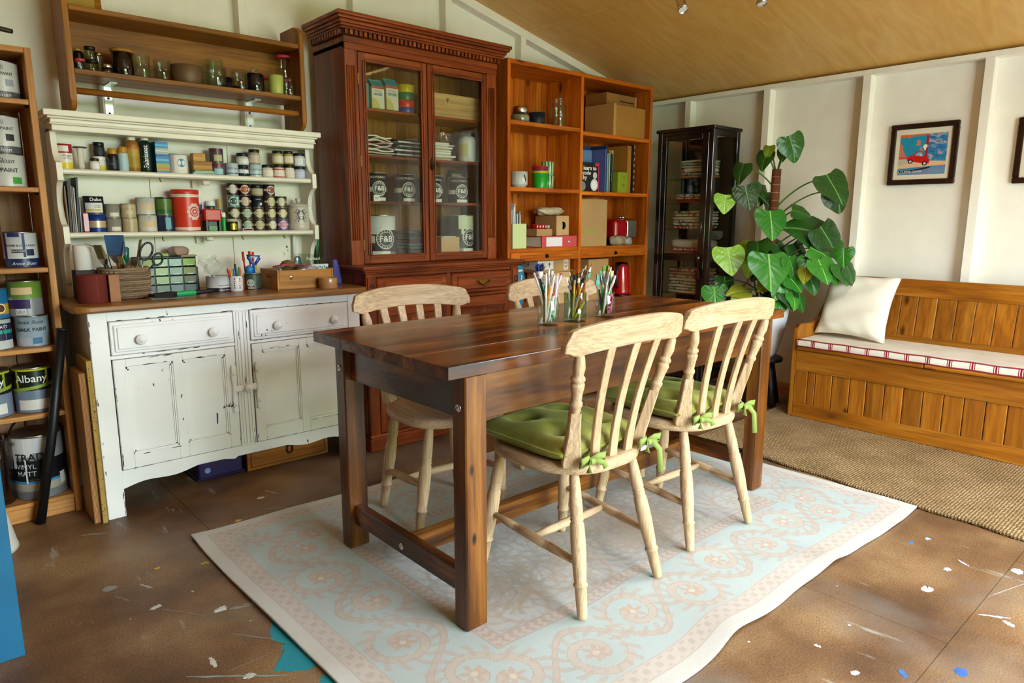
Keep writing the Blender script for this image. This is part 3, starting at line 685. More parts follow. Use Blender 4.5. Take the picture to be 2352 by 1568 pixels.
# green tufted seat cushions with ribbon ties
def velvet():
    m, nt, b = newmat('green_velvet'); v, _ = objcoord(nt)
    n = N(nt, 'ShaderNodeTexNoise', i_Scale=7.0, i_Detail=4.0); nt.links.new(v, n.inputs['Vector'])
    rp = ramp(nt, [(0.35, hx('#66651a')), (0.65, hx('#94923e'))]); nt.links.new(n.outputs[0], rp.inputs[0]); nt.links.new(rp.outputs[0], b.inputs['Base Color'])
    b.inputs['Roughness'].default_value = .55; b.inputs['Sheen Weight'].default_value = .5; b.inputs['Sheen Tint'].default_value = hx('#d6e08a')
    return m
VEL = velvet(); RIB = P('#8a9a4a', .7, var=.1)
def cushion(label, x, y, rz, dy=.02):
    c = thing('seat_cushion', label, 'cushion', (x, y, .4535), rz, 'green tufted seat cushions')
    H = .198; tuft = [(a, b_) for a in (-.085, .085) for b_ in (-.08, .085)]
    def prof(u, v_, sgn):
        a = (u * 2 - 1); b_ = (v_ * 2 - 1)
        rr = 1 - .05 * (abs(a) ** 6) * (abs(b_) ** 6)
        X = a * H * rr * (1 - .03 * (1 - abs(b_) ** 2) * abs(a) ** 4); Y = b_ * H * rr * (1 - .03 * (1 - abs(a) ** 2) * abs(b_) ** 4) + dy
        e = (1 - abs(a) ** 3.2) * (1 - abs(b_) ** 3.2)
        h_ = .046 * e ** .45
        if sgn > 0:
            for p, q in tuft:
                r2 = (X - p) ** 2 + (Y - dy - q) ** 2; h_ -= .042 * math.exp(-r2 / .0010) + .012 * math.exp(-r2 / .006)
            h_ += .0035 * math.sin(a * 9 + b_ * 4) * e
            return (X, Y, .032 + max(h_, -.02) * 1.15)
        return (X, Y, max(.002, .032 - h_))
    m = MB(); m.grid(lambda u, v_: prof(u, v_, 1), 40, 40, VEL); m.grid(lambda u, v_: prof(1 - u, v_, -1), 20, 20, VEL)
    m.build('cover', c)
    pts = [prof(i / 24, 0, 1) for i in range(24)] + [prof(1, i / 24, 1) for i in range(24)] + [prof(1 - i / 24, 1, 1) for i in range(24)] + [prof(0, 1 - i / 24, 1) for i in range(25)]
    MB().tube([(p[0], p[1], .032) for p in pts], .0045, VEL, 6).build('piping', c)
    for p, q in tuft:
        MB().lathe([(0, -.004), (.008, -.003), (.009, .001), (.006, .004), (0, .005)], VEL, 10, Matrix.Translation((p, q + dy, .037))).build('button', c)
    for s in (-1, 1):
        bw = MB(); cx, cy = s * .115, -H + dy - .028
        if s > 0: cx = .150
        def ribbon(pts, w):
            vs = []
            for i, p in enumerate(pts):
                p = Vector(p); d = Vector(pts[min(i + 1, len(pts) - 1)]) - Vector(pts[max(i - 1, 0)]); up = Vector((0, 0, 1)) if abs(d.normalized().z) < .8 else Vector((.8, -.5, 0)); n_ = d.cross(up).cross(d).normalized()
                vs += [tuple(p - n_ * w / 2), tuple(p + n_ * w / 2)]
            bw.add(vs, [(2 * i, 2 * i + 1, 2 * i + 3, 2 * i + 2) for i in range(len(pts) - 1)], RIB, True)
        zz = .012
        for k in (-1, 1):
            ribbon([(cx, cy, zz), (cx + k * .022, cy - .012, zz + .014), (cx + k * .048, cy - .014, zz + .012), (cx + k * .052, cy - .004, zz - .002), (cx + k * .03, cy + .002, zz - .006), (cx, cy, zz)], .02)
            end = -.10 if (s > 0 and k > 0) else -.02
            ribbon([(cx, cy, zz), (cx + k * .015, cy - .014, zz), (cx + k * .03, cy - .026, zz + end * .25), (cx + k * .036, cy - .03, zz + end)], .018)
        bw.tube([(cx - .008, cy - .004, zz), (cx + .008, cy - .004, zz)], .009, RIB, 8)
        o = bw.build('bow_tie', c); q = o.modifiers.new('thickness', 'SOLIDIFY'); q.thickness = .002
        MB().tube([(s * (H - .02), -H + dy + .01, .03), ((cx + s * (H - .02)) / 2, -H + dy - .01, .022), (cx, cy, zz)], .004, RIB, 6).build('tie_cord', c)
    return c
cu1 = cushion('plump green velvet tufted cushion on the chair nearest the camera', 1.534, 1.462, .006)
mb_ = MB().box(.118, .150, -.208, -.206, -.012, .022, WHITE); lt = mb_.build('care_label', cu1)
cushion('green velvet tufted cushion on the chair by the far right table leg', 2.14, 1.482, -.048)

# ---------------------------------------------------------------- white dresser: base and warm-tinted rack
YD = 2.889; ZC = .832
dr = thing('white_dresser', 'old white painted dresser base with chipped paint and oak top', 'dresser', (1.05, 3.11, 0.0))
def bw(name, x0, x1, y0, y1, z0, z1, mat, par, bev=.002): return MB().box(x0, x1, y0, y1, z0, z1, mat).build(name, par, bev=bev, world=True)
bw('side_panel', .498, .516, YD + .02, 3.34, .07, .806, DWHITE, dr); bw('side_panel', 1.584, 1.602, YD + .02, 3.34, .07, .806, DWHITE, dr)
bw('back_board', .516, 1.584, 3.32, 3.335, .12, .806, P('#8a8278', .8), dr)
bw('bottom_board', .516, 1.584, YD + .02, 3.32, .135, .15, DWHITE, dr)
bw('corner_stile', .494, .556, YD, YD + .045, .0, .806, DWHITE, dr); bw('corner_stile', 1.546, 1.606, YD, YD + .045, .0, .806, DWHITE, dr)
bw('back_leg', .498, .55, 3.29, 3.335, 0, .14, DWHITE, dr); bw('back_leg', 1.55, 1.602, 3.29, 3.335, 0, .14, DWHITE, dr)
bw('top_rail', .556, 1.546, YD + .003, YD + .03, .768, .806, DWHITE, dr); bw('middle_rail', .556, 1.546, YD + .003, YD + .03, .622, .636, DWHITE, dr)
cs = bw('centre_stile', 1.018, 1.082, YD, YD + .03, .18, .768, DWHITE, dr)
for x in (1.030, 1.042, 1.058, 1.070): bw('bead', x - .003, x + .003, YD - .004, YD, .19, .766, DWHITE, cs, .0015)
# scalloped apron
pts = [(.556, .185), (.556, .112)]
for i in range(61):
    t = i / 60; x = .558 + .986 * t
    s = abs(2 * t - 1)
    z = .112 + .028 * (1 - s ** 3) + .010 * math.sin(t * 2 * PI * 3.5 + .6) * (1 - s ** 6) + (.012 if .44 < t < .56 else 0)
    pts.append((x, z))
pts += [(1.546, .112), (1.546, .185)]
ap = MB()
for (a, za), (b_, zb) in zip(pts[1:-1], pts[2:-1]):
    if b_ - a > 1e-4: ap.prism([(a, za), (b_, zb), (b_, .185), (a, .185)], YD + .002, YD + .022, DWHITE)
ap.build('scalloped_apron', dr, world=True)
def knob(par, x, z, y=YD - .012, k=1.0):
    M = Matrix.Translation((x, y, z)) @ Matrix.Rotation(PI / 2, 4, 'X')
    MB().lathe([(0, -.004), (.012 * k, -.004), (.009 * k, .002), (.008 * k, .01), (.018 * k, .013), (.0195 * k, .018), (.017 * k, .022), (.0145 * k, .022), (.013 * k, .025), (.009 * k, .0255), (.007 * k, .029), (0, .03)], DWHITE, 18, M).build('knob', par, world=True)
for x0, x1, ks in ((.560, 1.014, (.659, .926)), (1.086, 1.542, (1.195, 1.462))):
    d = MB().box(x0, x1, YD - .004, YD + .05, .638, .766, DWHITE).box(x0 + .012, x1 - .012, YD - .010, YD, .650, .754, DWHITE).box(x0 + .022, x1 - .022, YD - .014, YD, .660, .744, DWHITE).build('drawer', dr, world=True, bev=.003)
    for k in ks: knob(d, k, .694, YD - .014)
for x0, x1, hs in ((.560, 1.014, 1.0), (1.086, 1.542, 1.1)):
    st = .042; mid = (x0 + x1) / 2
    dm = MB()
    dm.box(x0, x1, YD + .006, YD + .014, .19, .618, DWHITE)
    for a, b_ in ((x0, x0 + st), (mid - .018, mid + .018), (x1 - st, x1)): dm.box(a, b_, YD - .004, YD + .012, .188, .62, DWHITE)
    for a, b_ in ((x0 + st, mid - .018), (mid + .018, x1 - st)):
        dm.box(a, b_, YD - .004, YD + .012, .590, .62, DWHITE); dm.box(a, b_, YD - .004, YD + .012, .188, .246, DWHITE)
    d = dm.build('door', dr, world=True, bev=.002)
    for a, b_ in ((x0 + st, mid - .018), (mid + .018, x1 - st)):
        bd = MB()
        for k, (i0, dz) in enumerate(((0, .000), (.006, .003))):
            bd.box(a + i0, b_ - i0, YD - .001 + dz, YD + .008, .585 - i0 - .003, .590 - i0, DWHITE); bd.box(a + i0, b_ - i0, YD - .001 + dz, YD + .008, .246 + i0, .251 + i0, DWHITE)
            bd.box(a + i0, a + i0 + .005, YD - .001 + dz, YD + .008, .246, .590, DWHITE); bd.box(b_ - i0 - .005, b_ - i0, YD - .001 + dz, YD + .008, .246, .590, DWHITE)
        bd.build('panel_moulding', d, world=True)
    # long shaped latch plate
    X = 1.000 if hs == 1.0 else 1.102
    lp = MB(); prof = [(.338, .008), (.345, .012), (.36, .010), (.38, .011), (.40, .012), (.43, .008), (.46, .009), (.485, .012), (.51, .011), (.53, .012), (.543, .008)]
    poly = [(X - w_, z) for z, w_ in prof] + [(X + w_, z) for z, w_ in prof[::-1]]
    lp.prism(poly, YD - .016, YD - .004, DWHITE)
    l = lp.build('latch_plate', d, world=True, bev=.003)
    for z in (.375, .505): MB().lathe([(0, 0), (.007, 0), (.006, .004), (0, .005)], DWHITE, 12, Matrix.Translation((X, YD - .015, z)) @ Matrix.Rotation(PI / 2, 4, 'X')).build('screw_head', l, world=True)
lb = MB().box(1.004, 1.10, YD - .012, YD - .004, .425, .452, DWHITE).build('turn_latch', dr, world=True, bev=.003); knob(lb, 1.055, .438, YD - .012, .95)
# smear of blue paint on the left door
MB().add([(.922, YD + .0055, .300), (.928, YD + .0055, .300), (.931, YD + .0055, .345), (.924, YD + .0055, .347)], [(0, 1, 2, 3)], P('#24408a', .5)).build('paint_smear', dr, world=True)
# chips along the worn edges, down to dark wood
ch = MB(); CHP = P('#2a1e16', .8)
def chips(n, x0, x1, z0, z1, y, horiz=True, s=1.0):
    for _ in range(n):
        cx, cz2 = random.uniform(x0, x1), random.uniform(z0, z1); L_ = random.uniform(.004, .03) * s; w_ = random.uniform(.0008, .0024); a, b_ = (L_, w_) if horiz else (w_, L_)
        k = 7; ch.add([(cx + a * random.uniform(.6, 1) * math.cos(2 * PI * i / k), y, cz2 + b_ * random.uniform(.5, 1.1) * math.sin(2 * PI * i / k)) for i in range(k)], [tuple(range(k))], CHP)
for a in ((9, 1.09, 1.54, .7690, .7705, YD + .0022), (4, .56, .80, .7690, .7702, YD + .0022), (3, .98, 1.014, .768, .772, YD + .0022), (7, .60, 1.01, .6340, .6352, YD + .0022), (7, 1.09, 1.40, .6340, .6352, YD + .0022), (5, .66, .76, .6175, .6195, YD - .0048), (4, .64, .77, .5905, .594, YD - .0048), (5, .86, .97, .5905, .596, YD - .0048), (4, 1.14, 1.25, .5905, .600, YD - .0048), (3, .62, .97, .238, .245, YD - .0048), (4, 1.13, 1.50, .236, .245, YD - .0048), (6, .58, 1.0, .1855, .1875, YD + .0015), (5, 1.1, 1.5, .1855, .1875, YD + .0015)): chips(*a)
for a in ((3, .5605, .563, .46, .52, YD - .0048), (3, .5605, .563, .20, .30, YD - .0048), (5, 1.010, 1.0135, .20, .58, YD - .0048), (5, 1.0865, 1.090, .20, .60, YD - .0048), (6, 1.020, 1.080, .2, .74, YD - .0046), (4, .4945, .499, .66, .78, YD - .0008), (3, .4945, .500, .42, .50, YD - .0008), (3, .4945, .502, .02, .32, YD - .0008), (4, .548, .5555, .01, .10, YD - .0008), (3, .784, .800, .26, .58, YD - .0048)): chips(*a, False, .8)
o = ch.build('paint_chips', dr, world=True); o['kind'] = 'stuff'
# top with rounded corners
tp = MB(); R = .055; out = []
for cx, cy, a0 in ((.445 + R, 2.852 + R, PI), (1.648 - R, 2.852 + R, 1.5 * PI)):
    for i in range(9): a = a0 + PI / 2 * i / 8; out.append((cx + R * math.cos(a), cy + R * math.sin(a)))
out += [(1.648, 3.345), (.445, 3.345)]
tp.prism(out, .806, ZC, wood('worn_oak_top', '#7a4a1c', '#a06a30', '#bd8748', 'x', .35, 18, strength=.1, coat=.2), 'z'); tp.build('worktop', dr, world=True, bev=.008, seg=3)

rk = thing('dresser_rack', 'open shelf rack in light-warmed white paint standing on the white dresser', 'plate rack', (1.03, 3.27, ZC))
RY = 3.20; RB = 3.348
S1, S2 = 1.337, 1.091
for s, x in ((-1, .497), (1, 1.545)):
    prof = []
    def wave(z):
        for zc in (S1 - .012, S2 - .012):
            if abs(z - zc) < .035: return RY - .012
        t = (z - ZC) / .7
        k = min(abs(z - (S1 - .012)), abs(z - (S2 - .012)))
        return RY + .055 * (1 - math.exp(-(k - .035) / .03)) if z > ZC + .05 else RY + .06
    zs = [ZC + (1.49 - ZC) * i / 70 for i in range(71)]
    pm = MB()
    for a, b_ in zip(zs, zs[1:]): pm.prism([(wave(a), a), (RB, a), (RB, b_), (wave(b_), b_)], x, x + .02, WARM_LIT_WHITE, 'x')
    pm.build('shaped_side', rk, world=True)
for z in (S1, S2): bw('shelf', .515, 1.547, RY, RB - .012, z - .02, z, WARM_LIT_WHITE, rk, .006)
for a, b_ in ((.517, .858), (.860, 1.20), (1.202, 1.545)): bw('back_board', a, b_, RB - .010, RB, ZC, 1.49, WARM_LIT_WHITE, rk, .001)
c_ = MB()
for z0, z1, o_ in ((1.478, 1.50, .0), (1.50, 1.507, .008), (1.507, 1.522, .004), (1.522, 1.530, .014), (1.530, 1.553, .026)):
    c_.box(.497 - o_, 1.565 + o_, RY - .004 - o_, RB, z0, z1, WARM_LIT_WHITE)
c_.build('cornice', rk, world=True, bev=.004, seg=2)
for z in (S1 - .02, S2 - .02):
    MB().prism([(1.03, z), (1.075, z), (1.07, z - .02), (1.045, z - .035), (1.03, z - .035)], RB - .03, RB - .012, WARM_LIT_WHITE).tube([(1.05, RY + .05, z - .015), (1.08, RY + .05, z - .015)], .011, WARM_LIT_WHITE, 10).build('shelf_bracket', rk, world=True)
for x, z in ((.87, S1), (.86, S2), (1.20, S2), (1.40, S2)):
    MB().tube([(x, RY + .02, z - .02), (x, RY + .02, z - .032), (x + .004, RY + .016, z - .038), (x, RY + .012, z - .034)], .0018, IRON, 5).build('cup_hook', rk, world=True)

# ---------------------------------------------------------------- brown wall shelf above the dresser
ws = thing('wall_shelf', 'brown oak wall shelf with rail below, full of glass jars', 'wall shelf', (1.03, 3.25, 1.55))
SY = 3.15; SB = 3.352; SZ = 1.708
def endp(x0, x1):
    pr = [(SB, 1.556), (SB, 2.02)]
    for i in range(9): a = PI / 2 - PI / 2 * i / 8; pr.append((SY + .075 - .075 * math.cos(a), 1.965 + .055 * math.sin(a)))
    pr += [(SY, 1.60)]
    for i in range(9): a = PI / 2 * i / 8; pr.append((SY + .05 - .05 * math.cos(a), 1.60 - .044 * math.sin(a)))
    MB().prism(pr, x0, x1, oak('z'), 'x').build('end_panel', ws, world=True, bev=.003)
endp(.562, .584); endp(1.492, 1.514)
bw('top_board', .584, 1.492, SY + .004, SB, 1.916, 1.936, oak('x'), ws, .003); bw('lower_shelf', .584, 1.492, SY + .004, SB, SZ - .02, SZ, oak('x'), ws, .003)
bw('back_board', .584, 1.492, SB - .012, SB, SZ, 1.916, oak('x'), ws, .001)
MB().tube([(.580, SY + .045, 1.632), (1.496, SY + .045, 1.632)], .0125, wood('rail_wood', '#8a4e18', '#a96a28', '#bc7f3c', 'x'), 12).build('hanging_rail', ws, world=True)
for x in (.735, 1.325):
    b_ = thing('shelf_bracket', 'small zinc angle bracket under the brown wall shelf, ' + ('left one' if x < 1 else 'right one'), 'bracket', (x, 3.36, SZ - .02), 0, 'zinc brackets under the wall shelf')
    MB().box(x - .014, x + .014, 3.25, 3.358, SZ - .0235, SZ - .0205, STEEL).build('top_plate', b_, world=True); MB().box(x - .014, x + .014, 3.3565, 3.3595, SZ - .145, SZ - .0205, STEEL).build('back_plate', b_, world=True)
    for dz in (.05, .11): MB().lathe([(0, 0), (.005, 0), (.004, .002), (0, .003)], IRON, 10, Matrix.Translation((x, 3.3565, SZ - .02 - dz)) @ Matrix.Rotation(PI / 2, 4, 'X')).build('screw', b_, world=True)
# framed card leaning on the top board
fr = thing('framed_card', 'small framed yellow card leaning on top of the brown wall shelf', 'frame', (.66, 3.30, 1.936), 0)
Mt = Matrix.Translation((.655, 3.30, 1.937)) @ Matrix.Rotation(-.20, 4, 'X')
MB().box(-.075, .075, -.006, .006, 0, .02, oak('x'), Mt).box(-.075, .075, -.006, .006, .19, .21, oak('x'), Mt).box(-.075, -.055, -.006, .006, .02, .19, oak('x'), Mt).box(.055, .075, -.006, .006, .02, .19, oak('x'), Mt).build('frame', fr, world=True)
MB().box(-.055, .055, -.002, .004, .02, .19, P('#b7963c', .6, var=.15), Mt).build('card', fr, world=True)

# ---------------------------------------------------------------- tall pine bookcase at the left edge
bl = thing('pine_bookcase', 'tall narrow pine bookcase of paint tins at the left edge', 'bookcase', (.0, 3.2, 0.0))
LB0, LB1 = -.45, .440
bw('side_panel', LB1 - .022, LB1, 3.07, 3.345, 0, 1.742, shelfpine('z'), bl); bw('side_panel', LB0, LB0 + .022, 3.07, 3.345, 0, 1.742, shelfpine('z'), bl)
LZ = [.075, .415, .668, .966, 1.258, 1.565]
for z in LZ: bw('shelf', LB0 + .022, LB1 - .022, 3.074, 3.335, z - .018, z, shelfpine('x'), bl)
bw('top_board', LB0 + .022, LB1 - .022, 3.07, 3.345, 1.722, 1.742, shelfpine('x'), bl); bw('plinth', LB0 + .022, LB1 - .022, 3.085, 3.10, 0, .057, shelfpine('x'), bl)
for i in range(8):
    a = LB0 + .022 + i * .1057; bw('back_plank', a + .0015, a + .1042, 3.335, 3.345, .02, 1.722, wood('back_pine', '#a87a52', '#bd9268', '#caa47c', 'z', .6, 10), bl, .002)
for z in LZ[3:]: MB().tube([(LB1 - .034, 3.10, z - .022), (LB1 - .020, 3.10, z - .022)], .004, IRON, 8).build('shelf_peg', bl, world=True)

# ---------------------------------------------------------------- mahogany glazed cabinet
cb = thing('glazed_cabinet', 'tall mahogany cabinet with two glazed doors, dentil cornice and drawers', 'cabinet', (2.15, 3.13, 0.0))
CX0, CX1 = 1.662, 2.644; CY = 2.915; CB = 3.35
m_x, m_y, m_z = mahog('x'), mahog('y'), mahog('z')
pl = MB().box(CX0 - .008, CX1 + .008, CY - .008, CB, 0, .065, m_x).box(CX0 - .004, CX1 + .004, CY - .004, CB, .065, .082, m_x).build('plinth', cb, world=True, bev=.004)
bw('side_panel', CX0, CX0 + .025, CY + .02, CB, .08, .885, m_z, cb); bw('side_panel', CX1 - .025, CX1, CY + .02, CB, .08, .885, m_z, cb); bw('back_board', CX0 + .025, CX1 - .025, CB - .012, CB, .08, .885, m_z, cb)
bw('dust_board', CX0 + .025, CX1 - .025, CY + .03, CB - .012, .738, .748, m_x, cb)
for x in (CX0, CX1 - .055): bw('corner_stile', x, x + .055, CY, CY + .03, .08, .885, m_z, cb)
bw('frieze_rail', CX0 + .055, CX1 - .055, CY + .006, CY + .03, .868, .885, m_x, cb); bw('drawer_rail', CX0 + .055, CX1 - .055, CY + .004, CY + .03, .735, .752, m_x, cb); bw('centre_stile', 2.140, 2.166, CY + .004, CY + .03, .08, .868, m_z, cb)
for x in (CX0 + .0275, CX1 - .0275):   # carved rosette blocks
    rb = MB().box(x - .022, x + .022, CY - .008, CY, .76, .868, m_z).build('carved_block', cb, world=True, bev=.002)
    q = MB()
    for k in range(8):
        a = k * PI / 4; q.lathe([(0, 0), (.006, 0), (.005, .004), (0, .005)], P('#3a1a0e', .5), 8, Matrix.Translation((x + .011 * math.cos(a), CY - .008, .815 + .016 * math.sin(a))) @ Matrix.Rotation(PI / 2, 4, 'X'))
    q.build('rosette', rb, world=True)
for x0, x1 in ((CX0 + .057, 2.138), (2.168, CX1 - .057)):
    d = MB().box(x0, x1, CY - .004, CY + .03, .754, .866, m_x).box(x0 + .035, x1 - .035, CY - .012, CY, .772, .848, m_x).build('drawer', cb, world=True, bev=.006)
    xm = (x0 + x1) / 2
    h_ = MB()
    h_.tube([(xm - .04, CY - .02, .818), (xm - .025, CY - .024, .805), (xm, CY - .027, .792), (xm + .025, CY - .024, .805), (xm + .04, CY - .02, .818)], .0045, BRASS, 8)
    h_.prism([(xm - .052, .812), (xm - .045, .826), (xm - .02, .820), (xm, .826), (xm + .02, .820), (xm + .045, .826), (xm + .052, .812), (xm + .03, .806), (xm, .800), (xm - .03, .806)], CY - .018, CY - .012, BRASS)
    h_.build('brass_pull', d, world=True)
    dd = MB().box(x0, x1, CY + .004, CY + .02, .086, .733, m_z)
    for a, b_ in ((x0, x0 + .05), (x1 - .05, x1)): dd.box(a, b_, CY - .004, CY + .012, .086, .733, m_z)
    dd.box(x0 + .05, x1 - .05, CY - .004, CY + .012, .675, .733, m_x); dd.box(x0 + .05, x1 - .05, CY - .004, CY + .012, .086, .15, m_x)
    d2 = dd.build('door', cb, world=True, bev=.003)
    mo = MB()
    for i0 in (0, .012): mo.box(x0 + .05 + i0, x1 - .05 - i0, CY - .001, CY + .006, .667 - i0, .673 - i0, m_x).box(x0 + .05 + i0, x1 - .05 - i0, CY - .001, CY + .006, .152 + i0, .158 + i0, m_x).box(x0 + .05 + i0, x0 + .056 + i0, CY - .001, CY + .006, .152 + i0, .673 - i0, m_z).box(x1 - .056 - i0, x1 - .05 - i0, CY - .001, CY + .006, .152 + i0, .673 - i0, m_z)
    mo.build('panel_moulding', d2, world=True)
lg = MB()
for z0, z1, o_ in ((.885, .895, .006), (.895, .905, .016), (.905, .922, .028)): lg.box(CX0 - o_, CX1 + o_, CY - o_, CB, z0, z1, m_x)
lg.build('ledge', cb, world=True, bev=.004, seg=2)
UX0, UX1, UY = 1.660, 2.588, 3.04; UZ0, UZ1 = .922, 1.955
up = cb
bw('upper_side', UX0, UX0 + .024, UY + .02, CB, UZ0, UZ1, m_z, cb); bw('upper_side', UX1 - .024, UX1, UY + .02, CB, UZ0, UZ1, m_z, cb)
for i in range(6):
    a = UX0 + .024 + i * .1467; bw('back_plank', a + .001, a + .1457, CB - .012, CB, UZ0, UZ1, wood('cabinet_back_pine', '#7a4a18', '#96621f', '#aa762e', 'z', .5, 9), cb, .002)
bw('upper_floor', UX0 + .024, UX1 - .024, UY + .03, CB - .012, UZ0, .962, m_x, cb); bw('upper_roof', UX0, UX1, UY + .02, CB, UZ1 - .018, UZ1, m_x, cb)
CS = [1.682, 1.459, 1.234]
for z in CS: bw('inner_shelf', UX0 + .024, UX1 - .024, 3.09, CB - .012, z - .014, z, mahog('x'), cb)
for x0 in (UX0, UX1 - .068):
    st = MB().box(x0, x0 + .068, UY, UY + .024, UZ0, UZ1, m_z).build('fluted_stile', cb, world=True, bev=.002)
    fl_ = MB()
    for k in range(4): xx = x0 + .012 + k * .012; fl_.tube([(xx, UY - .0005, UZ0 + .12), (xx, UY - .0005, UZ1 - .10)], .0042, m_z, 8)
    fl_.build('reeding', st, world=True)
bw('upper_frieze', UX0, UX1, UY - .004, UY + .024, 1.925, 1.955, m_x, cb)
co = MB()
for z0, z1, o_ in ((1.955, 1.985, .004), (2.008, 2.018, .030), (2.018, 2.03, .036), (2.03, 2.045, .044), (2.045, 2.058, .058), (2.058, 2.075, .066)):
    co.box(UX0 - o_ * .9, UX1 + o_ * .9, UY - o_, CB, z0, z1, m_x)
co.box(UX0 - .008, UX1 + .008, UY - .008, CB, 1.985, 2.008, P('#2a120a', .6))
co.build('cornice', cb, world=True, bev=.004, seg=2)
dn = MB().box(-.0075, .0075, -.016, 0, 0, .021, m_x).mesh('dentil'); ds = MB().box(-.016, 0, -.0075, .0075, 0, .021, m_x).mesh('dentil')
off = ORG[cb.name]
nd = 38
for i in range(nd):
    x = UX0 + .004 + (UX1 - UX0 - .008) * i / (nd - 1); inst(dn, 'dentil', cb, (x - off[0], UY - .008 - off[1], 1.986 - off[2]))
for i in range(12):
    y = UY + .008 + (CB - UY - .03) * i / 11; inst(ds, 'dentil', cb, (UX0 - .008 - off[0], y - off[1], 1.986 - off[2]))
for x0, x1, hinge in ((UX0 + .070, 2.121, -1), (2.126, UX1 - .070, 1)):
    fw = .034
    dm = MB()
    for a, b_ in ((x0, x0 + fw), (x1 - fw, x1)): dm.box(a, b_, UY, UY + .022, UZ0 + .006, 1.922, m_z)
    dm.box(x0 + fw, x1 - fw, UY, UY + .022, 1.885, 1.922, m_x).box(x0 + fw, x1 - fw, UY, UY + .022, UZ0 + .006, .966, m_x)
    d = dm.build('glazed_door', cb, world=True, bev=.002)
    mo = MB()
    for i0 in (0, -.012): mo.box(x0 + fw + i0, x0 + fw + i0 + .005, UY - .005, UY, .966, 1.885, m_z).box(x1 - fw - i0 - .005, x1 - fw - i0, UY - .005, UY, .966, 1.885, m_z).box(x0 + fw, x1 - fw, UY - .005, UY, 1.885 - i0 - .005, 1.885 - i0, m_x).box(x0 + fw, x1 - fw, UY - .005, UY, .966 + i0, .971 + i0, m_x)
    mo.build('door_moulding', d, world=True)
    MB().box(x0 + fw, x1 - fw, UY + .009, UY + .012, .966, 1.885, PANE).build('pane', d, world=True)
    hxp = x0 - .003 if hinge < 0 else x1 + .003
    for z in (1.80, 1.42, 1.02): MB().box(hxp - .003, hxp + .003, UY - .004, UY + .004, z - .025, z + .025, BRASS).build('hinge', d, world=True)
    if hinge > 0:
        kp = MB().prism([(x0 + .012, 1.40), (x0 + .022, 1.40), (x0 + .026, 1.44), (x0 + .017, 1.462), (x0 + .008, 1.44)], UY - .006, UY, P('#3a2c1c', .4, .8)); kp.tube([(x0 + .017, UY - .008, 1.43), (x0 + .010, UY - .012, 1.41), (x0 + .017, UY - .014, 1.398), (x0 + .024, UY - .012, 1.41), (x0 + .017, UY - .008, 1.43)], .0025, P('#3a2c1c', .4, .8), 6)
        kp.build('key_plate', d, world=True)

# ---------------------------------------------------------------- orange pine bookcase
bk = thing('pine_bookcase', 'orange knotty pine bookcase with two bays beside the glazed cabinet', 'bookcase', (3.32, 3.18, 0.0))
BX0, BXM, BX1, BY, BB = 2.662, 3.280, 3.985, 3.03, 3.345
pz, px_ = pine('z'), pine('x')
bw('side_panel', BX0, BX0 + .024, BY, BB, 0, 2.03, pz, bk); bw('side_panel', BX1 - .024, BX1, BY, BB, 0, 2.03, pz, bk); bw('middle_panel', BXM - .012, BXM + .012, BY, BB, 0, 2.03, pz, bk)
for a, b_ in ((BX0 + .024, BXM - .012), (BXM + .012, BX1 - .024)):
    bw('top_board', a, b_, BY, BB, 2.006, 2.03, px_, bk)
    for z in ((1.703, 1.330, .974) if a < 3 else (1.688, 1.322, .972)): bw('shelf', a, b_, BY + .004, BB - .01, z - .024, z, px_, bk)
    bw('base_shelf', a, b_, BY + .004, BB - .01, .586, .610, px_, bk); bw('floor_shelf', a, b_, BY + .004, BB - .01, .07, .094, px_, bk); bw('kick_board', a, b_, BY + .02, BY + .04, 0, .07, px_, bk)
    ps = MB().box(a + .002, b_ - .002, BY - .004, BY + .02, .898, .95, px_).build('pull_out_slide', bk, world=True, bev=.003)
    MB().box(a + .07, b_ - .07, BY - .007, BY - .003, .912, .934, px_).build('slide_panel', ps, world=True, bev=.002)
    xm = (a + b_) / 2
    MB().lathe([(0, 0), (.014, 0), (.012, .004), (.005, .006), (.008, .012), (0, .014)], IRON, 12, Matrix.Translation((xm, BY - .007, .924)) @ Matrix.Rotation(PI / 2, 4, 'X')).build('drop_knob', ps, world=True)
    n = 6 if a < 3 else 7
    wdt = (b_ - a) / n
    for i in range(n): bw('back_plank', a + i * wdt + .0012, a + (i + 1) * wdt - .0012, BB - .012, BB, .0, 2.006, pz, bk, .002)

# ---------------------------------------------------------------- black glass cabinet by the right wall
kc = thing('black_cabinet', 'narrow black glass-fronted cabinet of folded textiles by the right wall', 'cabinet', (4.165, 2.77, 0.0))
BK = P('#0c0b0c', .28, coat=.4)
KX0, KX1, KY0, KY1, KZ = 4.004, 4.322, 2.552, 2.988, 1.722
for x in (KX0, KX1 - .034):
    for y in (KY0, KY1 - .034): bw('corner_post', x, x + .034, y, y + .034, 0, KZ, BK, kc)
bw('cornice', KX0 - .012, KX1 + .006, KY0 - .012, KY1 + .012, KZ, KZ + .022, BK, kc, .004)
for z0, z1 in ((1.685, KZ), (.05, .11)):
    bw('side_rail', KX0 + .034, KX1 - .034, KY0 + .004, KY0 + .028, z0, z1, BK, kc); bw('side_rail', KX0 + .034, KX1 - .034, KY1 - .028, KY1 - .004, z0, z1, BK, kc)
bw('side_rail', KX0 + .034, KX1 - .034, KY0 + .004, KY0 + .028, .868, .915, BK, kc)
bw('front_rail', KX0 + .004, KX0 + .028, KY0 + .034, KY1 - .034, 1.70, KZ, BK, kc)
bw('floor_board', KX0 + .01, KX1 - .01, KY0 + .03, KY1 - .03, .09, .105, BK, kc)
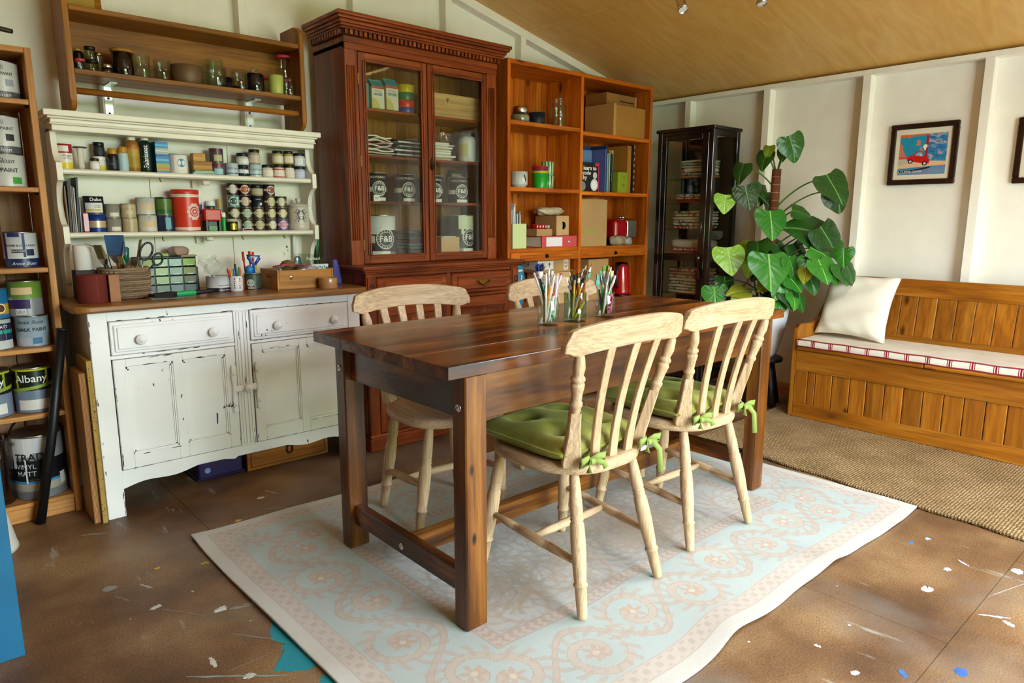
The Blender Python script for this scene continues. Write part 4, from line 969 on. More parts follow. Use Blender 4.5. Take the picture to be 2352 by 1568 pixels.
for yy in (KY0 + .014, KY1 - .018): MB().box(KX0 + .034, KX1 - .034, yy, yy + .003, .915, 1.685, PANE).box(KX0 + .034, KX1 - .034, yy, yy + .003, .11, .868, PANE).build('side_pane', kc, world=True)
MB().box(KX1 - .014, KX1 - .008, KY0 + .034, KY1 - .034, .11, 1.70, P('#20160f', .5)).build('back_board', kc, world=True)
dm = MB().box(KX0, KX0 + .022, KY0 + .036, KY0 + .084, .06, 1.70, BK).box(KX0, KX0 + .022, KY1 - .072, KY1 - .036, .06, 1.70, BK)
for z0, z1 in ((1.668, 1.70), (.868, .915), (.06, .11)): dm.box(KX0, KX0 + .022, KY0 + .084, KY1 - .072, z0, z1, BK)
kd = dm.build('glass_door', kc, world=True, bev=.002)
MB().box(KX0 + .009, KX0 + .012, KY0 + .084, KY1 - .072, .915, 1.668, PANE).box(KX0 + .009, KX0 + .012, KY0 + .084, KY1 - .072, .11, .868, PANE).build('pane', kd, world=True)
MB().lathe([(0, 0), (.006, 0), (.005, .008), (.010, .012), (.011, .018), (0, .022)], CHROME, 12, Matrix.Translation((KX0, KY0 + .062, .893)) @ Matrix.Rotation(-PI / 2, 4, 'Y')).build('knob', kd, world=True)
MB().tube([(KX0 - .004, KY0 + .060, 1.06), (KX0 - .004, KY0 + .060, 1.13)], .003, CHROME, 6).build('key', kd, world=True)
for z in (1.62, .88): MB().box(KX0 - .003, KX0 + .003, KY1 - .037, KY1 - .030, z - .025, z + .025, CHROME).build('hinge', kd, world=True)
KS = [1.418, 1.255, 1.082, .905, .640]
for z in KS: MB().box(KX0 + .026, KX1 - .016, KY0 + .02, KY1 - .02, z - .006, z, glass('shelf_glass', '#dfeee6')).build('glass_shelf', kc, world=True)
ts = thing('key_tassel', 'dark red tassel hanging from the black cabinet knob', 'tassel', (KX0 - .012, KY0 + .062, .79))
MB().tube([(KX0 - .014, KY0 + .062, .885), (KX0 - .012, KY0 + .064, .83)], .002, P('#5a1420', .8), 5).build('cord', ts, world=True)
q = MB()
for k in range(16):
    a = k * 2.4; r = .004 + .012 * (k / 16); q.tube([(KX0 - .012, KY0 + .064, .83), (KX0 - .012 + r * .5 * math.cos(a), KY0 + .064 + r * math.sin(a), .795), (KX0 - .012 + r * .6 * math.cos(a), KY0 + .064 + r * 1.4 * math.sin(a), .755)], .0028, P('#6a2434', .8), 5)
q.build('fringe', ts, world=True)

# ---------------------------------------------------------------- honey pine box bench along the right wall
bn = thing('storage_bench', 'honey coloured pine box bench with planked back along the right wall', 'bench', (4.03, 1.0, 0.0))
hy, hz = honey('y'), honey('z')
BFX, BBX, BY0, BY1 = 3.812, 4.235, .02, 1.842; ZB = .0175
def arm(y0, y1):
    pr = [(BFX, ZB), (4.31, ZB), (4.31, .78), (4.27, .80), (4.235, .78), (4.19, .66), (4.10, .575), (3.98, .548), (3.90, .556)]
    for i in range(7): a = PI / 2 * i / 6; pr.append((BFX + .055 - .055 * math.sin(a), .50 + .055 * math.cos(a)))
    MB().prism(pr, y0, y1, hz, 'y').build('end_panel', bn, world=True, bev=.005, seg=2)
arm(BY1 - .028, BY1); arm(BY0, BY0 + .028)
A0, A1 = BY0 + .028, BY1 - .028
bw('front_top_rail', BFX, BFX + .024, A0, A1, .292, .408, hy, bn); bw('front_bottom_rail', BFX, BFX + .024, A0, A1, ZB, .098, hy, bn)
bw('front_end_stile', BFX, BFX + .024, A1 - .072, A1, .098, .292, hz, bn)
fy = [1.742, 1.698, 1.603, 1.507, 1.421, 1.328, 1.236, 1.144, 1.051, .962, .871, .783, .69, .6, .51, .42, .33, .24, .15, A0]
for a, b_ in zip(fy, fy[1:]): bw('front_plank', BFX + .008, BFX + .02, b_ + .0015, a - .0015, .094, .296, hz, bn, .003)
bw('floor_board', BFX + .024, BBX, A0, A1, .07, .084, hy, bn); bw('inner_back', 4.285, 4.30, A0, A1, .084, .42, hy, bn)
bw('seat_lid', BFX - .014, 4.20, A0 + .002, 1.149, .410, .432, hy, bn, .005); bw('seat_lid', BFX - .014, 4.20, 1.151, A1 - .002, .410, .432, hy, bn, .005)
def slope(z): return 4.205 + (z - .43) * .13
def back(name, y0, y1, z0, z1, t, mat, dx=0):
    MB().prism([(slope(z0) + dx, z0), (slope(z1) + dx, z1), (slope(z1) + dx + t, z1), (slope(z0) + dx + t, z0)], y0, y1, mat, 'y').build(name, bn, world=True, bev=.003)
back('back_top_rail', A0, A1, .722, .818, .026, hy); back('back_bottom_rail', A0, A1, .432, .502, .026, hy)
byy = [A1] + [1.70, 1.61, 1.524, 1.434, 1.346, 1.25, 1.156, 1.067, .977, .884, .79, .70, .61, .52, .43, .34, .25, .16, A0]
for a, b_ in zip(byy, byy[1:]): back('back_plank', b_ + .0015, a - .0015, .498, .726, .012, hz, .008)
# seat pad with ticking stripes
def pad_mat(front):
    m, nt, b = newmat('striped_ticking' if front else 'faded_linen'); v, _ = objcoord(nt, (1, 1, 1), False)
    n = N(nt, 'ShaderNodeTexNoise', i_Scale=9.0, i_Detail=5.0); nt.links.new(v, n.inputs['Vector'])
    rp = ramp(nt, [(0.3, hx('#d3c9b8')), (0.7, hx('#e6dfd0'))]); nt.links.new(n.outputs[0], rp.inputs[0]); col = rp.outputs[0]
    if front:
        sp_ = N(nt, 'ShaderNodeSeparateXYZ'); nt.links.new(v, sp_.inputs[0])
        md = N(nt, 'ShaderNodeMath', operation='PINGPONG'); md.inputs[1].default_value = .0485; nt.links.new(sp_.outputs[1], md.inputs[0])
        st = ramp(nt, [(0.0, (1, 1, 1, 1)), (0.0018, (0, 0, 0, 1)), (.0058, (0, 0, 0, 1)), (.0064, (1, 1, 1, 1)), (.0085, (1, 1, 1, 1)), (.0091, (0, 0, 0, 1))]); st.color_ramp.interpolation = 'CONSTANT'; nt.links.new(md.outputs[0], st.inputs[0])
        col = mix(nt, st.outputs[0], col, hx('#8c1c2e'))
    nt.links.new(col, b.inputs['Base Color']); b.inputs['Roughness'].default_value = .9; b.inputs['Specular IOR Level'].default_value = .15
    return m
TICK, LINEN = pad_mat(True), pad_mat(False); REDP = P('#8a1a2c', .7)
pd = thing('bench_pad', 'long linen bench pad with red striped edge on the pine bench', 'seat pad', (4.0, .94, .4325))
PX0, PX1, PY0, PY1, PZ0, PZ1 = 3.802, 4.196, .055, 1.808, .4325, .476
MB().box(PX0 + .002, PX1, PY0, PY1, PZ0, PZ1 - .001, LINEN).build('pad_top', pd, world=True, bev=.006, seg=2)
MB().grid(lambda u, v_: (PX0 - .001 - .003 * math.sin(v_ * PI), PY1 - (PY1 - PY0) * u, PZ0 + .002 + (PZ1 - PZ0 - .004) * v_), 120, 6, TICK).build('striped_edge', pd, world=True)
for z in (PZ0 + .003, PZ1 - .003): MB().tube([(PX0 - .002, PY1 - (PY1 - PY0) * i / 60, z + .0012 * math.sin(i * .9)) for i in range(61)], .0035, REDP, 6).build('red_piping', pd, world=True)
# square cream scatter cushion leaning on the bench back
def pillow(name, label, M, hw, hh, depth, mat, cat='cushion', n=26, pinch=.10):
    def f(u, v_, s):
        a, b_ = u * 2 - 1, v_ * 2 - 1
        X = hw * a * (1 - pinch * (1 - b_ * b_) * abs(a) ** 3); Y = hh * b_ * (1 - pinch * (1 - a * a) * abs(b_) ** 3)
        e = max(0, (1 - a ** 4) * (1 - b_ ** 4)) ** .55
        wr = .006 * math.sin(a * 11 + b_ * 7) * (abs(a) ** 4 + abs(b_) ** 4) + .004 * math.sin(b_ * 9 - a * 4) * e
        return (X, Y, s * (depth * e + wr * (e + .25)))
    m = MB(); m.grid(lambda u, v_: f(u, v_, 1), n, n, mat, M=M); m.grid(lambda u, v_: f(1 - u, v_, -1), n, n, mat, M=M)
    return m
CUSH = P('#e6ddcb', .9, var=.06)
Mp = Matrix.Translation((4.055, 1.60, .664)) @ Matrix(((0, .30, -.954, 0), (-1, 0, 0, 0), (0, .954, .30, 0), (0, 0, 0, 1))) @ Matrix.Rotation(-.045, 4, 'Z')
o = pillow('scatter_cushion', '', Mp, .196, .19, .062, CUSH).build('scatter_cushion', loc=(4.04, 1.61, .47), world=True)
tag(o, 'square cream cushion leaning at the left end of the bench', 'cushion')

# ---------------------------------------------------------------- pictures on the right wall
def frame(label, y0, y1, z0, z1, fn):
    X = 4.398; f = thing('picture_frame', label, 'picture', (X, (y0 + y1) / 2, z0), 0, 'framed prints on the right wall')
    fm = wood('dark_frame', '#1a0c06', '#2c160c', '#3c2214', 'z', .3); bwid = .029
    for a, b_, c, d in ((y0, y1, z0, z0 + bwid), (y0, y1, z1 - bwid, z1), (y0, y0 + bwid, z0 + bwid, z1 - bwid), (y1 - bwid, y1, z0 + bwid, z1 - bwid)):
        MB().box(X - .026, X, a, b_, c, d, fm).build('frame_bar', f, world=True, bev=.004)
    MB().box(X - .014, X - .004, y0 + bwid, y1 - bwid, z0 + bwid, z1 - bwid, P('#ded5bd', .8)).build('mount', f, world=True)
    fn(f, X - .0145, y0 + bwid + .022, y1 - bwid - .022, z0 + bwid + .026, z1 - bwid - .03)
    return f
def art_mat():
    m, nt, b = newmat('painted_print'); v, _ = objcoord(nt, (1, 1, 1), False)
    n = N(nt, 'ShaderNodeTexNoise', i_Scale=22.0, i_Detail=4.0); nt.links.new(v, n.inputs['Vector'])
    rp = ramp(nt, [(0.0, hx('#c8775e')), (0.40, hx('#c8775e')), (0.42, hx('#0d92ad')), (0.66, hx('#1b84ae'))]); nt.links.new(n.outputs[0], rp.inputs[0]); nt.links.new(rp.outputs[0], b.inputs['Base Color']); b.inputs['Roughness'].default_value = .5
    return m
def art_blue():
    m, nt, b = newmat('painted_print_blue'); v, _ = objcoord(nt, (1, 1, 2.2), False)
    n = N(nt, 'ShaderNodeTexNoise', i_Scale=30.0, i_Detail=5.0); nt.links.new(v, n.inputs['Vector'])
    rp = ramp(nt, [(0.35, hx('#1f5c9c')), (0.52, hx('#2b86b4')), (0.60, hx('#d2a99c')), (0.66, hx('#3a7cac'))]); nt.links.new(n.outputs[0], rp.inputs[0]); nt.links.new(rp.outputs[0], b.inputs['Base Color']); b.inputs['Roughness'].default_value = .5
    return m
ART, ARTB = art_mat(), art_blue()
def carprint(f, X, y0, y1, z0, z1):
    # y1 is the left side as seen from the room
    L = lambda u: y1 - (y1 - y0) * u
    H = lambda v_: z0 + (z1 - z0) * v_
    def quad(u0, u1, v0, v1, mat, dx=0.0, par=f, name='print_field'):
        return MB().add([(X - dx, L(u0), H(v0)), (X - dx, L(u1), H(v0)), (X - dx, L(u1), H(v1)), (X - dx, L(u0), H(v1))], [(0, 1, 2, 3)], mat).build(name, par, world=True)
    pr = quad(0, 1, 0, 1, ART, name='print')
    def poly(uv, mat, dx, name='painted_shape'):
        MB().add([(X - dx, L(a), H(b_)) for a, b_ in uv], [tuple(range(len(uv)))], mat).build(name, pr, world=True)
    poly([(.60, .36), (1, .36), (1, 1), (.60, 1)], ARTB, .0003); poly([(.56, .40), (.61, .40), (.61, .95), (.56, .95)], P('#a01030', .5), .0004)
    poly([(0, .93), (.35, .95), (.6, .97), (.6, 1), (0, 1)], P('#d8622a', .5), .0004); poly([(0, .40), (.2, .40), (.2, .46), (0, .45)], P('#c2562c', .5), .0004)
    poly([(0, .16), (1, .22), (1, .31), (.55, .34), (.2, .40), (0, .40)], P('#e0b78c', .6), .0004); poly([(0, .24), (.2, .3), (.18, .4), (0, .4)], P('#b9b2a8', .6), .0005)
    poly([(0, 0), (1, .02), (1, .22), (.6, .17), (0, .11)], P('#6f86ac', .6, var=.3), .0005); poly([(0, .10), (.35, .13), (.72, .20), (.66, .15), (.4, .09), (0, .05)], P('#15161c', .5), .0006)
    # small red car going downhill
    RED = P('#c8101c', .35); a = -.20; cx, cy = .42, .36
    def T(p): return [(cx + (x * math.cos(a) - z * math.sin(a)) * .29, cy + (x * math.sin(a) + z * math.cos(a)) * .29) for x, z in p]
    poly(T([(-.80, -.15), (-.86, .08), (-.70, .28), (-.45, .36), (-.30, .66), (-.05, .78), (.22, .72), (.42, .38), (.72, .26), (.86, .05), (.84, -.14), (.60, -.2), (-.5, -.2)]), RED, .0009)
    poly(T([(-.34, .36), (-.2, .60), (-.02, .68), (.16, .64), (.30, .36)]), P('#5fb6c8', .3), .0012); poly(T([(.02, .34), (.05, .52), (.14, .5), (.16, .34)]), P('#e8c8a8', .5), .0014)
    for wx in (-.52, .56):
        for r, c, d in ((.19, '#151515', .0014), (.10, '#c9c9c9', .0017)): poly(T([(wx + r * math.cos(k * PI / 8), -.2 + r * math.sin(k * PI / 8)) for k in range(16)]), P(c, .4), d)
    poly([(.50, .66), (.52, .73), (.58, .74), (.60, .68), (.57, .65), (.57, .60), (.53, .60), (.53, .65)], P('#efe8d6', .5), .0010)
    t = MB(); text_flat(t, 'A CUPPER DAMES', .0165, face_x(X - .0012, L(.26), H(.075), .02), P('#e8e6e0', .6), squeeze=.95); t.build('lettering', pr, world=True)
frame('dark framed print of a little red car on blue, hung above the bench', 1.277, 1.622, 1.345, 1.682, carprint)
def plainprint(f, X, y0, y1, z0, z1):
    MB().box(X - .0005, X, y0, y1, z0, z1, ARTB).build('print', f, world=True)
frame('dark framed print cut off by the right edge of the picture', .675, 1.012, 1.335, 1.665, plainprint)

# ---------------------------------------------------------------- stool, pot and climbing plant in the corner
PXC, PYC = 3.985, 2.105
st = thing('plant_stool', 'low round black wooden stool under the white plant pot', 'stool', (PXC, PYC, 0.0))
SK = P('#161413', .5)
MB().lathe([(0, .278), (.10, .278), (.113, .284), (.115, .300), (.108, .308), (0, .308)], SK, 28, Matrix.Translation((PXC, PYC, 0))).build('stool_top', st, world=True)
for k in range(4):
    a = PI / 4 + k * PI / 2 + .35
    MB().tube([(PXC + .06 * math.cos(a), PYC + .06 * math.sin(a), .28), (PXC + .115 * math.cos(a), PYC + .115 * math.sin(a), .0)], [.017, .021], SK, 10).build('leg', st, world=True)
pt = thing('potted_plant', 'tall climbing plant with big heart-shaped leaves in a white pot', 'plant', (PXC, PYC, .308))
MB().lathe([(0, .308), (.062, .308), (.075, .33), (.112, .47), (.128, .58), (.134, .66), (.134, .672), (.124, .672), (.12, .66), (.115, .64), (0, .635)], P('#e9eaee', .25, coat=.3), 36, Matrix.Translation((PXC, PYC, 0))).build('pot', pt, world=True)
MB().lathe([(0, .655), (.06, .652), (.118, .642)], P('#2a1c12', .95, var=.3), 24, Matrix.Translation((PXC, PYC, 0))).build('soil', pt, world=True)
POLE = P('#6a3c1c', .95, var=.35)
pb, ptop = Vector((PXC, PYC, .64)), Vector((3.955, 2.085, 1.442))
MB().tube([pb, (pb + ptop) / 2, ptop], .026, POLE, 14).build('moss_pole', pt, world=True)
nr = MB()
for i in range(16):
    c = pb.lerp(ptop, .1 + .9 * i / 16); M = axis_to(c, c + (ptop - pb))
    nr.lathe([(.0262, -.0012), (.0275, 0), (.0262, .0012)], P('#b8865a', .6), 14, M)
nr.build('pole_wire', pt, world=True)
def leaf_mat(name, c0, c1, vein):
    m, nt, b = newmat(name); v, r = objcoord(nt, (1, 1, 1), False)
    oi = N(nt, 'ShaderNodeObjectInfo'); sp_ = N(nt, 'ShaderNodeSeparateXYZ'); nt.links.new(v, sp_.inputs[0])
    base = ramp(nt, [(0, hx(c0)), (1, hx(c1))]); nt.links.new(oi.outputs['Random'], base.inputs[0])
    ab = N(nt, 'ShaderNodeMath', operation='ABSOLUTE'); nt.links.new(sp_.outputs[0], ab.inputs[0])
    mr = ramp(nt, [(.010, (1, 1, 1, 1)), (.022, (0, 0, 0, 1))]); nt.links.new(ab.outputs[0], mr.inputs[0])
    ml = N(nt, 'ShaderNodeMath', operation='MULTIPLY_ADD'); ml.inputs[1].default_value = .85; nt.links.new(ab.outputs[0], ml.inputs[0]); nt.links.new(sp_.outputs[1], ml.inputs[2])
    pg = N(nt, 'ShaderNodeMath', operation='PINGPONG'); pg.inputs[1].default_value = .075; nt.links.new(ml.outputs[0], pg.inputs[0])
    vr = ramp(nt, [(.003, (.16, .16, .16, 1)), (.012, (0, 0, 0, 1))]); nt.links.new(pg.outputs[0], vr.inputs[0])
    ad = N(nt, 'ShaderNodeMath', operation='ADD'); ad.use_clamp = True; nt.links.new(mr.outputs[0], ad.inputs[0]); nt.links.new(vr.outputs[0], ad.inputs[1])
    nt.links.new(mix(nt, ad.outputs[0], base.outputs[0], hx(vein)), b.inputs['Base Color'])
    b.inputs['Roughness'].default_value = .32; b.inputs['Specular IOR Level'].default_value = .5
    bump(nt, b, pg.outputs[0], .35, .02)
    return m
LEAF = {'d': leaf_mat('dark_leaf', '#173c10', '#245818', '#5f9440'), 'm': leaf_mat('mid_leaf', '#256a1a', '#347e22', '#86b858'), 'l': leaf_mat('young_leaf', '#7fae34', '#8fbc40', '#b8d67a'), 'y': leaf_mat('yellow_leaf', '#8a8f22', '#a3a530', '#c6c468')}
def leaf_mesh(mat, curl, name):
    n, R = 36, 6; vs = [(0, .05, 0)]; fs = []
    def outl(t):
        x = math.sin(t) ** 3; y = (13 * math.cos(t) - 5 * math.cos(2 * t) - 2 * math.cos(3 * t) - math.cos(4 * t)) / 16
        return .50 * (.3 * x + .7 * math.sin(t)) , .50 * y + .16 * math.exp(-(min(t, 2 * PI - t) / .5) ** 2) - (.06 * max(0, -math.cos(t)) ** 6)
    for k in range(1, R + 1):
        f = k / R
        for i in range(n):
            x, y = outl(2 * PI * i / n); X = x * f; Y = .05 + (y - .05) * f
            z = -.42 * curl * X * X + .16 * abs(X) * curl - .30 * curl * (max(0, -Y) ** 2) + .012 * math.sin(i * 1.7) * f
            vs.append((X, Y, z))
    for i in range(n): fs.append((0, 1 + i, 1 + (i + 1) % n))
    for k in range(R - 1):
        for i in range(n): fs.append((1 + k * n + i, 1 + (k + 1) * n + i, 1 + (k + 1) * n + (i + 1) % n, 1 + k * n + (i + 1) % n))
    return MB().add(vs, fs, mat, True).mesh(name)
LM = {(k, c): leaf_mesh(LEAF[k], c, 'leaf') for k in LEAF for c in (.6, 1.5)}
H_, NV, UP_ = Vector((.747, -.665, 0)), Vector((-.640, -.720, .27)).normalized(), Vector((.18, .20, .96))
# centre (y, z at depth x), size, direction of the tip (degrees: 0 right, -90 down), tilt left/right, tilt up/down, kind
LV = [(3.93, 1.99, 1.57, 0.153, -70, 0.1, -0.2, 'd', 1.5),
      (3.95, 2.165, 1.509, 0.113, -100, -1.3, 0.2, 'd', 1.5),
      (3.9, 2.283, 1.439, 0.121, -105, -1.2, 0.1, 'd', 1.5),
      (3.86, 2.216, 1.299, 0.148, -80, -0.1, 0.1, 'd', 0.6),
      (3.98, 2.187, 1.314, 0.133, -110, 0.9, 0.1, 'd', 1.5),
      (4.0, 2.15, 1.267, 0.121, -95, 0.7, 0, 'd', 1.5),
      (3.78, 2.311, 1.255, 0.12, -95, -0.1, 0.2, 'l', 0.6),
      (3.92, 1.734, 1.338, 0.184, -70, 0.1, 0.2, 'd', 0.6),
      (3.98, 1.731, 1.273, 0.159, -60, 0.2, -0.3, 'd', 1.5),
      (3.94, 1.924, 1.192, 0.115, -20, 0.1, 0.7, 'd', 1.5),
      (3.8, 2.017, 1.14, 0.175, -92, 0.1, 0.2, 'm', 0.6),
      (4.0, 1.882, 1.083, 0.232, 165, 0.2, 0.5, 'd', 1.5),
      (4.02, 1.784, 1.047, 0.202, -60, 0.3, 0.1, 'd', 1.5),
      (3.74, 2.237, 0.925, 0.176, -85, -0.1, 0.3, 'l', 0.6),
      (3.9, 2.208, 0.966, 0.133, -150, 0.0, 0.6, 'y', 1.5),
      (3.74, 1.975, 0.881, 0.223, -92, 0.0, 0.3, 'm', 0.6),
      (3.82, 2.098, 0.972, 0.14, -75, -1.1, 0.1, 'd', 1.5),
      (3.86, 1.905, 0.887, 0.131, -80, 0.5, 0.1, 'm', 1.5),
      (3.85, 1.888, 0.801, 0.126, -60, 0.2, 0.3, 'm', 0.6),
      (3.82, 1.941, 0.791, 0.165, -110, 0.2, 0, 'm', 1.5),
      (3.9, 1.836, 0.904, 0.098, -100, -0.4, 0.3, 'm', 0.6),
      (3.86, 1.728, 0.882, 0.148, -80, 0.1, 0.3, 'm', 0.6),
      (3.92, 1.704, 0.863, 0.139, -60, 0.5, 0.3, 'm', 1.5),
      (3.95, 1.652, 0.865, 0.133, -70, 0.4, 0.2, 'd', 1.5),
      (3.95, 1.653, 0.954, 0.106, -80, -0.8, 0.3, 'm', 1.5),
      (4.0, 1.631, 0.854, 0.117, -60, 0.6, 0.1, 'd', 1.5),
      (3.72, 2.308, 0.694, 0.145, -85, -0.2, 0.1, 'm', 0.6),
      (3.8, 2.292, 0.755, 0.129, -95, 0.3, 0.1, 'd', 1.5),
      (3.78, 2.174, 0.722, 0.126, -160, 0.0, 1.0, 'y', 1.5),
      (3.76, 2.182, 0.665, 0.063, -90, 0, 0.1, 'l', 0.6),
      (3.86, 1.908, 0.718, 0.143, -80, 0.3, 0.2, 'd', 1.5),
      (3.88, 1.887, 0.698, 0.11, -95, 0.5, 0.2, 'm', 1.5),
      (3.84, 1.948, 0.649, 0.094, -110, 0.2, 0.1, 'm', 1.5),
      (3.84, 1.81, 0.846, 0.086, -95, -0.9, 0.1, 'y', 1.5),
      (3.84, 2.15, 0.876, 0.114, -100, -0.8, 0.2, 'l', 1.5),
      (3.95, 1.798, 0.968, 0.136, -40, 0.1, 0.6, 'm', 1.5),
      (3.86, 2.055, 0.766, 0.107, -130, 0.1, 0.7, 'y', 1.5),
      (3.95, 1.88, 0.667, 0.095, -75, 0.4, 0.1, 'd', 1.5),
      (3.92, 2.147, 0.843, 0.116, -120, 0.2, 0.2, 'd', 1.5),
      (3.98, 2.048, 0.977, 0.126, -60, 0.4, 0.6, 'd', 1.5),
      (4.0, 1.949, 0.967, 0.129, -70, 0.3, 0.3, 'd', 1.5),
      (3.95, 2.037, 0.664, 0.103, -80, 0.1, 0.1, 'd', 1.5),
      (3.97, 1.828, 0.783, 0.11, -80, 0.2, 0.1, 'd', 1.5),
      (4.05, 1.769, 1.009, 0.12, -120, 0.1, 0.2, 'd', 1.5),
      (3.95, 2.047, 1.534, 0.083, -100, -1.0, 0.1, 'm', 1.5),
      (3.95, 2.143, 1.553, 0.073, -95, -1.2, 0.1, 'l', 1.5)]
STEM = P('#4f7a2a', .5); STEM2 = P('#3d5a22', .5)
po = Vector(ORG[pt.name])
for i, (x, y, z, sz, tip, tl, td, kind, curl) in enumerate(LV):
    t = (H_ * math.cos(math.radians(tip)) + Vector((0, 0, 1)) * math.sin(math.radians(tip))).normalized()
    n_ = (NV + H_ * tl + Vector((0, 0, 1)) * td).normalized()
    Y = -(t - n_ * t.dot(n_)).normalized(); X = Y.cross(n_)
    Mx = Matrix((X, Y, n_)).transposed()
    o = bpy.data.objects.new('leaf', LM[(kind, curl)]); COL.objects.link(o); o.parent = pt
    c = Vector((x, y, z)); o.location = c - po; o.rotation_euler = Mx.to_euler(); o.scale = (sz * 1.12, sz * 1.16, sz * 1.12)
    a = c + Y * sz * .10
    zr = min(max(z - .10 - .10 * abs(y - PYC), .67), 1.40)
    base = pb.lerp(ptop, (zr - .64) / .80) if z > .80 else Vector((PXC + random.uniform(-.05, .05), PYC + random.uniform(-.05, .05), .66))
    d = a - base; up = Vector((0, 0, max(.03, .22 * d.length)))
    pts = [base, base.lerp(a, .35) + up * .9, base.lerp(a, .75) + up, a - n_ * .004]
    fine = []
    for q in range(13):
        s_ = q / 12; b0, b1, b2, b3 = (1 - s_) ** 3, 3 * s_ * (1 - s_) ** 2, 3 * s_ * s_ * (1 - s_), s_ ** 3
        fine.append(pts[0] * b0 + pts[1] * b1 + pts[2] * b2 + pts[3] * b3)
    MB().tube(fine, [.0052 - .002 * q / 12 for q in range(13)], STEM if i % 3 else STEM2, 6).build('stem', pt, world=True)
for k in range(14):   # thin aerial roots and grassy shoots round the pot
    a = random.uniform(0, 2 * PI); r = random.uniform(.05, .13)
    b0 = Vector((PXC + .06 * math.cos(a), PYC + .06 * math.sin(a), .65)); e = Vector((PXC + r * math.cos(a) - .05, PYC + r * math.sin(a), random.uniform(.72, .92)))
    MB().tube([b0, b0.lerp(e, .5) + Vector((0, 0, .05)), e, e + Vector((-.02, .03 * math.sin(a * 3), -.05))], .0022, STEM2 if k % 2 else P('#5a6a3a', .6), 5).build('shoot', pt, world=True)

# ---------------------------------------------------------------- small things: builders
FA = -107.0          # the way labels on the back wall face, degrees
def ratio(mats, h):  # bands [(from, to, material)] as lathe rings
    return mats
def tin(x, y, z, r, h, label, col, bands=(), patches=(), dots=(), texts=(), lid='metal', name='paint_tin', cat='paint tin', group=None, rough=.35, metal=0.0, lidcol=None, fa=FA):
    base = P(col, rough, metal); cuts = sorted({0.02, .97} | {b[0] for b in bands} | {b[1] for b in bands})
    prof = [(0, 0), (r * .97, 0), (r * 1.0, h * .012)]; mats = [STEEL, STEEL]
    for a, b_ in zip(cuts, cuts[1:]):
        mm = base
        for f0, f1, c in bands:
            if f0 <= (a + b_) / 2 <= f1: mm = c if not isinstance(c, str) else P(c, rough, metal)
        if prof[-1][1] < a * h - 1e-6: prof.append((r, a * h)); mats.append(STEEL)
        prof.append((r, b_ * h)); mats.append(mm)
    prof += [(r * 1.02, h * .975), (r * 1.02, h), (r * .97, h), (r * .96, h * .975), (0, h * .975)]; mats += [STEEL] * 5
    if lid == 'plain': mats[-5:] = [base] * 5
    m = MB(); m.lathe(prof, base, 26, mats=mats)
    o = m.build(name, loc=(x, y, z)); tag(o, label, cat, group)
    if lid == 'metal':
        MB().lathe([(0, h * .976), (r * .80, h * .976), (r * .82, h * .99), (r * .93, h * .992), (r * .95, h * .978)], P(lidcol, .35) if lidcol else STEEL, 22).build('lid', o)
    elif lid == 'cap':
        MB().lathe([(r * 1.03, h * .80), (r * 1.035, h * 1.0), (r * .98, h * 1.012), (0, h * 1.012)], P(lidcol or '#151515', .35), 24).build('lid', o)
    if patches:
        for k, (a0, a1, f0, f1, c) in enumerate(patches): MB().patch(r * (1.012 + .0012 * k), fa + a0, fa + a1, f0 * h, f1 * h, c if not isinstance(c, str) else P(c, .55)).build('paper_label', o)
    for a, f, rad, c in dots:
        MB().dot(r * 1.018, fa + a, f * h, rad, P(c, .5)).build('colour_spot', o)
    if texts:
        for t in texts:
            txt, size, a, f, c = t[:5]; kw = t[5] if len(t) > 5 else {}; q = MB()
            text_cyl(q, txt, size, r * 1.024, fa + a, f * h, P(c, .5), **kw); q.build('lettering', o)
    return o
def jar(x, y, z, r, h, label, body, lidcol, lidh=.22, name='paint_jar', cat='jar', band=None, texts=(), group=None, shoulder=True, fa=FA, bodymat=None, liquid=None):
    lh = h * lidh; hb = h - lh; m = MB(); bm = bodymat or P(body, .25)
    nr = r * .88 if shoulder else r * .97
    m.lathe([(0, 0), (r * .93, 0), (r, h * .05), (r, hb * .86), (nr, hb), (nr, hb + lh * .3), (0, hb + lh * .3)], bm, 22)
    o = m.build(name, loc=(x, y, z)); tag(o, label, cat, group)
    lm = P(lidcol, .4) if isinstance(lidcol, str) else lidcol
    MB().lathe([(nr * 1.05, hb + lh * .02), (nr * 1.08, hb + lh * .08), (nr * 1.08, hb + lh * .92), (nr * 1.0, h), (0, h)], lm, 22).build('lid', o)
    if band:
        q = MB(); q.patch(r * 1.012, fa - 80, fa + 80, band[0] * h, band[1] * h, P(band[2], .6)); q.build('paper_label', o)
    if liquid: MB().lathe([(0, h * .03), (r * .9, h * .03), (r * .95, h * .08), (r * .95, hb * liquid[0]), (0, hb * liquid[0])], P(liquid[1], .4, var=.2), 20).build('contents', o)
    if texts:
        q = MB()
        for t in texts: text_cyl(q, t[0], t[1], r * 1.024, fa + t[2], t[3] * h, P(t[4], .5), **(t[5] if len(t) > 5 else {}))
        q.build('lettering', o)
    return o
def lathe_thing(name, label, cat, x, y, z, prof, mat, n=24, mats=None, group=None):
    o = MB().lathe(prof, mat, n, mats=mats).build(name, loc=(x, y, z)); return tag(o, label, cat, group)
